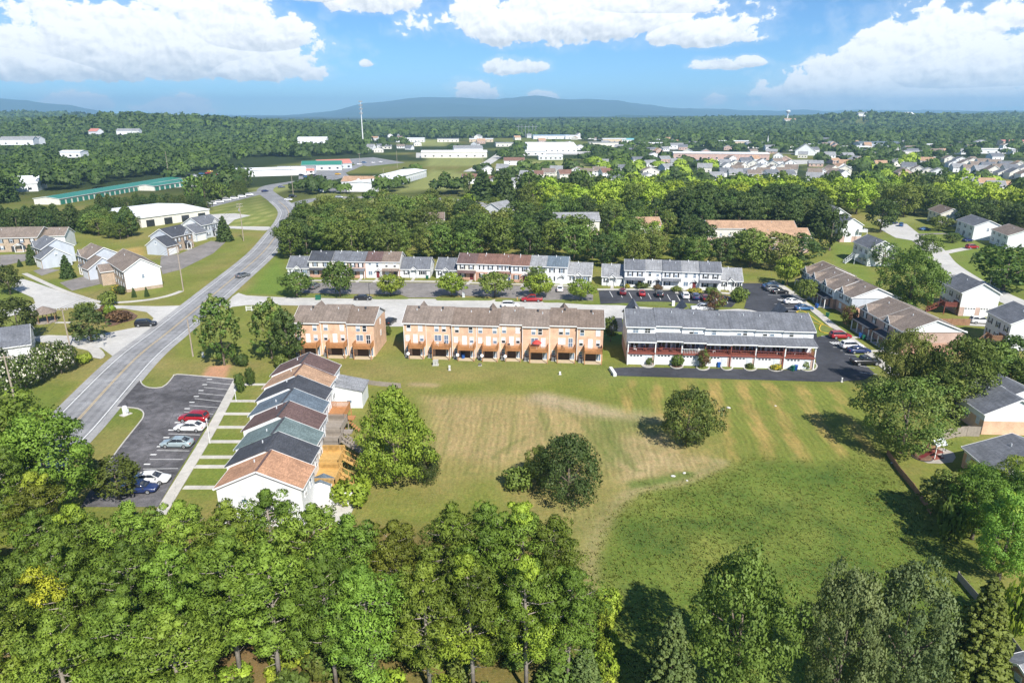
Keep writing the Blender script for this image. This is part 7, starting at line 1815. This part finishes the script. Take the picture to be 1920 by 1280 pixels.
# ------------------------------------------------------------------ small things
def bin_(px, py, m, label, z=.02):
    b = G(px, py); o = empty('wheelie_bin', (b.x, b.y, z), rnd.uniform(0, 6)); tag(o, label, 'bin')
    q = MB(); q.add([(-.24, -.28, 0), (.24, -.28, 0), (.24, .28, 0), (-.24, .28, 0), (-.3, -.36, .95), (.3, -.36, .95), (.3, .36, .95), (-.3, .36, .95)], [(0, 3, 2, 1), (0, 1, 5, 4), (1, 2, 6, 5), (2, 3, 7, 6), (3, 0, 4, 7)]); q.build('tub', m, o)
    q = MB(); q.box(-.33, .33, -.4, .38, .95, 1.05); q.build('lid', m, o)
    for s in (-1, 1): q = MB(); q.tube([(s * .27, .3, .1), (s * .33, .3, .1)], [.1, .1], 8); q.build('wheel', black_rub, o)
for px, py, m, lb in ((1347, 688, plastic_blue, 'blue bin in front of the fourth garage'), (1398, 687, plastic_blue, 'blue bin by the fifth garage bed'), (1492, 694, plastic_blue, 'blue bin by the corner bed of the white row'), (1486, 695, plastic_green, 'green bin beside the blue bin of the corner bed'), (1468, 533, plastic_green, 'green bin at the far end of the side lot'), (1531, 577, plastic_blue, 'blue bin by the stepped row walk'), (1551, 594, plastic_green, 'green bin on the lawn of the stepped row'), (1613, 633, plastic_blue, 'blue bin beside the white porch columns'), (1619, 637, plastic_green, 'green bin beside the white porch columns'), (801, 523, plastic_green, 'green bin at the gap between the back rows'), (957, 527, plastic_blue, 'blue bin before the red-roofed row'), (1061, 532, plastic_blue, 'blue bin beside the last house of the red-roofed row'), (868, 672, plastic_blue, 'blue bin under the third deck of the long brick row'), (630, 890, dark_metal, 'black bin behind the black-roofed house')):
    bin_(px, py, m, lb)
def cabinet(px, py, w, d, h, m, name, label, cat):
    b = G(px, py); o = empty(name, (b.x, b.y, 0), rnd.uniform(-.2, .2)); tag(o, label, cat)
    q = MB(); q.box(-w / 2, w / 2, -d / 2, d / 2, .08, h); q.box(-w / 2 - .04, w / 2 + .04, -d / 2 - .04, d / 2 + .04, h, h + .06); q.build('cabinet', m, o)
    q = MB(); q.box(-w / 2 - .12, w / 2 + .12, -d / 2 - .12, d / 2 + .12, 0, .08); q.build('pad', concrete, o)
    q = MB(); q.box(-.02, .02, -d / 2 - .03, -d / 2, .3, h - .15); q.build('handle', dark_metal, o)
cabinet(817, 684, 1.0, .9, .95, pm('util_grey', (.45, .45, .42), .6, .1), 'utility_box', 'grey utility box on the grass behind the long brick row', 'utility box')
cabinet(843, 694, .3, .3, .9, white, 'utility_pedestal', 'white utility pedestal on the grass behind the long brick row', 'pedestal')
cabinet(1050, 702, .3, .3, .5, white, 'utility_pedestal', 'short white pedestal in the grass below the seventh deck', 'pedestal')
cabinet(900, 685, .5, .5, .35, pm('util_dark', (.16, .15, .12), .8, .1), 'well_cover', 'low dark cover in the grass behind the long brick row', 'cover')
cabinet(597, 562, 1.3, 1.0, 1.2, plastic_green, 'transformer_box', 'green transformer box on the verge of the pale street', 'transformer box')
cabinet(869, 557, .6, .5, 1.3, pane_blind, 'mailbox_cluster', 'white mailbox cluster beside the street trees', 'mailboxes')
cabinet(1262, 574, .7, .5, 1.4, white, 'mailbox_cluster', 'white mailbox cluster on the tarmac lot island', 'mailboxes')
cabinet(970, 563, .3, .3, .8, wood_yellow, 'hydrant_post', 'small yellow post on the verge left of the red pickup', 'post')
cabinet(381, 669, .3, .3, .9, white, 'utility_pedestal', 'white pedestal beside the bare leaning pole', 'pedestal')
b = G(236, 777); o = empty('entrance_pillar', (b.x, b.y, 0), R(64)); tag(o, 'short white rounded pillar on the grass island by the worn lot', 'pillar')
q = MB(); q.tube([(0, 0, .1), (0, 0, 1.3), (0, 0, 1.55), (0, 0, 1.62)], [.42, .42, .30, .05], 12); q.build('panel', white, o); q = MB(); q.box(-.3, .3, -.5, -.42, .5, 1.1); q.build('door_flap', pane_blind, o)
q = MB(); q.box(-.8, .8, -.6, .6, 0, .1); q.build('plinth', concrete, o)
b = G(1152, 704); o = empty('low_wall', (b.x, b.y, 0), R(96)); tag(o, 'short white block wall at the end of the garage tarmac', 'wall')
for k in range(4): q = MB(); q.box(-.45, .45, -.3, .3, .0, .62); q.build('block', white, o, (k * .93, 0, 0))
for px, py, lb in ((1578, 716, 'white bollard at the grass edge of the tarmac'),):
    cabinet(px, py, .18, .18, .8, white, 'bollard', lb, 'bollard')
# electrical box with lettering-free blue road sign near the crossroads
b = G(582, 356); o = empty('road_sign', (b.x, b.y, 0), R(5)); tag(o, 'tall blue sign board by the crossroads', 'sign')
q = MB(); q.box(-2, 2, -.3, .3, 2.0, 8.0); q.build('board', plastic_blue, o)
for s in (-1, 1): q = MB(); q.box(s * 1.5 - .15, s * 1.5 + .15, -.15, .15, 0, 2.0); q.build('post', metal_grey, o)
b = G(605, 360); o = empty('road_sign', (b.x, b.y, 0), R(0)); tag(o, 'low blue and white entrance sign in front of the office', 'sign')
q = MB(); q.box(-2.6, 2.6, -.4, .4, 1.2, 3.6); q.build('board', plastic_blue, o); q = MB(); q.box(-2.2, 2.2, -.5, .5, 0, 1.2); q.build('plinth', white, o)
# stop sign at the cross street
b = G(195, 650); o = empty('stop_sign', (b.x, b.y, 0), R(215)); tag(o, 'small octagonal sign seen from behind at the cross street', 'sign')
q = MB(); q.tube([(0, 0, 0), (0, 0, 2.7)], [.04, .04], 6); q.build('post', metal_grey, o); q = MB(); q.tube([(0, -.06, 2.4), (0, -.09, 2.4)], [.38, .38], 8); q.build('plate', metal_grey, o)
# gazebo
b = G(86, 603); o = empty('gazebo', (b.x, b.y, 0)); tag(o, 'octagonal gazebo with grey-brown roof on the green', 'gazebo')
q = MB(); q.tube([(0, 0, 2.4), (0, 0, 3.3), (0, 0, 3.9)], [2.9, 1.4, .1], 8); q.build('roof', rf_brown2, o)
q = MB(); q.tube([(0, 0, 0), (0, 0, .25)], [2.6, 2.6], 8); q.build('floor', wood_old, o)
for k in range(8):
    t = k * math.pi / 4; q = MB(); q.box(2.4 * math.cos(t) - .08, 2.4 * math.cos(t) + .08, 2.4 * math.sin(t) - .08, 2.4 * math.sin(t) + .08, .25, 2.45); q.build('post', wood_fence, o)
# white rail fence
b0, b1 = G(462, 583), G(494, 583); o = empty('rail_fence', (b0.x, b0.y, 0)); tag(o, 'short white three-rail fence beside the pale street', 'fence'); L = (b1 - b0).length
for z in (.35, .75, 1.15): q = MB(); q.box(0, L, -.03, .03, z - .07, z + .07); q.build('rail', white, o)
for k in range(4): q = MB(); q.box(k * L / 3 - .07, k * L / 3 + .07, -.07, .07, 0, 1.3); q.build('post', white, o)
# board fences: each board its own piece
def board_fence(pts, label, mat, h=1.7, bw=.5, zf=False):
    P = spline([G(*p) if not zf else Vector(p) for p in pts], bw); o = empty('board_fence', (P[0].x, P[0].y, 0)); tag(o, label, 'fence')
    for i in range(min(len(P) - 1, 160)):
        a = P[i] - P[0]; b = P[i + 1] - P[0]; q = MB(); d = (b - a) * .485; c = (a + b) / 2; q.bar((c.x - d.x, c.y - d.y, h / 2), (c.x + d.x, c.y + d.y, h / 2), .04, h + rnd.uniform(-.04, .04)); q.build('board', mat, o)
        if i % 5 == 0: q = MB(); q.box(a.x - .06, a.x + .06, a.y - .06, a.y + .06, 0, h + .1); q.build('post', mat, o)
board_fence([(1663, 852), (1685, 885), (1712, 918), (1745, 965)], 'brown board fence running down the meadow edge', wood_fence, .9, .6)
board_fence([(1762, 826), (1800, 818), (1836, 818)], 'grey board fence between the two black-roofed houses', wood_old, 1.7, .5)
board_fence([(1735, 842), (1762, 840)], 'reddish board fence behind the playground', wood_fence, 1.5, .5)
board_fence([(1762, 609), (1818, 610)], 'red-brown board fence behind the white house lawn', wood_fence, 1.6, .5)
board_fence([(1738, 576), (1755, 582)], 'light tan board fence beside the deck stairs', wood_yellow, 1.7, .5)
board_fence([(668, 716), (700, 722), (752, 727)], 'low weathered fence at the end of the near row yards', wood_old, .9, .5)
board_fence([(1795, 1085), (1850, 1150), (1925, 1250)], 'dark wire-like fence rail at the lower corner', wood_old, .9, .8)
# playground
b = G(1752, 856); o = empty('playset', (b.x, b.y, 0), .3); tag(o, 'small red and white play house with slide on the gravel patch', 'playset')
q = MB(); q.box(-.8, .8, -.7, .7, .9, 1.0); q.box(-.9, .9, -.8, .8, 0, .12); q.build('platform', wood_red, o)
for x in (-.7, .7):
    for y in (-.6, .6): q = MB(); q.box(x - .06, x + .06, y - .06, y + .06, 0, 2.2); q.build('post', white, o)
q = MB(); q.add([(-1, -.9, 2.2), (1, -.9, 2.2), (1, .9, 2.2), (-1, .9, 2.2), (-1, 0, 3.0), (1, 0, 3.0)], [(0, 1, 5, 4), (2, 3, 4, 5), (0, 4, 3), (1, 2, 5)]); q.build('roof', pane_blind, o)
q = MB(); q.bar((-.8, 0, .98), (-3.0, 0, .2), .6, .08); q.build('slide', door_m, o)
b = G(1729, 857); o = empty('trampoline', (b.x, b.y, 0)); tag(o, 'round dark cover lying at the edge of the gravel patch', 'cover'); q = MB(); q.tube([(0, 0, .1), (0, 0, .35)], [1.3, 1.1], 14); q.build('cover', mulch, o); q = MB(); q.tube([(0, 0, 0), (0, 0, .1)], [1.4, 1.4], 14); q.build('rim', dark_metal, o)
# stones and small white things in the meadow
for k, (px, py, s, lb) in enumerate(((1349, 771, .35, 'first white stone beside the round meadow tree'), (1356, 768, .35, 'second white stone beside the round meadow tree'), (1366, 765, .7, 'largest white stone beside the round meadow tree'), (1262, 893, .6, 'pale rock at the end of the driven path'), (1283, 887, .5, 'pale rock in the weeds by the driven path'), (1288, 901, .35, 'small pale rock on the driven path'), (1454, 761, .35, 'lone white stone on the striped bank'), (1672, 868, .35, 'white stone at the foot of the fence'))):
    b = G(px, py); g_ = np.random.default_rng(k); q = MB(); q.tube([(0, 0, 0), (0, 0, s * .35), (0, 0, s * .6), (0, 0, s * .7)], [s * .8, s, s * .6, s * .1], 7)
    o = q.build('boulder', pm('pale_stone', (.62, .6, .56), .9, .15)); o.location = b; o.rotation_euler = (0, 0, k); o.scale = (.6, .45, .5); tag(o, lb, 'stone')
# deck furniture
def chair(loc, rz, m, label):
    o = empty('garden_chair', loc, rz); tag(o, label, 'chair')
    q = MB(); q.box(-.28, .28, -.28, .28, .38, .44); q.build('seat', m, o); q = MB(); q.box(-.28, .28, .24, .3, .44, 1.0); q.build('backrest', m, o)
    for x in (-.24, .24):
        for y in (-.24, .24): q = MB(); q.box(x - .025, x + .025, y - .025, y + .025, 0, .38); q.build('leg', m, o)
Lb, rzb = frame(G(759, 666), G(1129, 676.5)); bb = [(x - 759) / 370 * Lb for x in (759, 801, 850, 896, 939, 981, 1031, 1081, 1129)]
P0 = G(759, 666)
for i, off, m, lb in ((0, .8, dark_metal, 'dark chair on the first deck of the long brick row'), (1, .45, white, 'white chair on the second deck of the long brick row'), (1, .8, dark_metal, 'dark chair on the second deck of the long brick row'), (2, .8, white, 'white chair on the third deck of the long brick row'), (4, .45, dark_metal, 'dark chair on the fifth deck of the long brick row'), (6, .5, dark_metal, 'dark chair on the seventh deck of the long brick row'), (7, .85, dark_metal, 'dark chair on the eighth deck of the long brick row')):
    l = row_origin(P0, rzb, bb[i] + (bb[i + 1] - bb[i]) * off, -1.2); chair((l[0], l[1], 2.55), rnd.uniform(0, 6), m, lb)
l = row_origin(P0, rzb, bb[5] + (bb[6] - bb[5]) * .55, -1.2); o = empty('patio_umbrella', (l[0], l[1], 2.55)); tag(o, 'red umbrella on the sixth deck of the long brick row', 'umbrella')
q = MB(); q.tube([(0, 0, 0), (0, 0, 2.0)], [.03, .03], 6); q.build('pole', white, o); q = MB(); q.tube([(0, 0, 1.35), (0, 0, 1.75), (0, 0, 2.02)], [1.0, .6, .03], 8); q.build('canopy', pm('canvas_red', (.5, .06, .05), .7, .1), o)
Lw, rzw = frame(G(1175, 683.5), G(1524, 692.5)); Pw = G(1175, 683.5)
for i in range(7):
    for k in range(2):
        l = row_origin(Pw, rzw, Lw * (i + .3 + .4 * k) / 7, 1.1); chair((l[0], l[1], 2.65), rnd.uniform(0, 6), [white, wood_red, dark_metal][(i + k) % 3], f'{["first", "second"][k]} chair on the {ORD[i]} red deck of the white row')
# satellite dishes / meters beneath the brick decks
for i in (0, 2, 3, 4):
    l = row_origin(P0, rzb, bb[i] + (bb[i + 1] - bb[i]) * .3, -2.5); o = empty('satellite_dish', (l[0], l[1], 0), rzb); tag(o, f'white round dish on a post below the {ORD[i]} deck of the long brick row', 'dish')
    q = MB(); q.tube([(0, 0, 0), (0, 0, 1.3)], [.03, .03], 6); q.build('post', metal_grey, o); q = MB(); q.tube([(0, -.05, 1.35), (0, -.16, 1.38)], [.12, .34], 10); q.build('reflector', white, o)
# ------------------------------------------------------------------ air
q = MB(); q.box(-17000, 17000, -600, 17500, -80, 372)
hzm = bpy.data.materials.new('air'); hzm.use_nodes = True; t = NT(hzm.node_tree)
for n in list(t.n):
    if n.type == 'BSDF_PRINCIPLED': t.n.remove(n)
pv = t.new('ShaderNodeVolumePrincipled'); pv.inputs['Color'].default_value = (0.42, 0.71, 1.0, 1); pv.inputs['Density'].default_value = 0.00012; pv.inputs['Anisotropy'].default_value = 0.1
t.l.new(pv.outputs[0], t.n.get('Material Output').inputs['Volume'])
tag(q.build('haze', hzm), 'pale blue summer haze between the camera and the mountains', 'haze', kind='stuff')
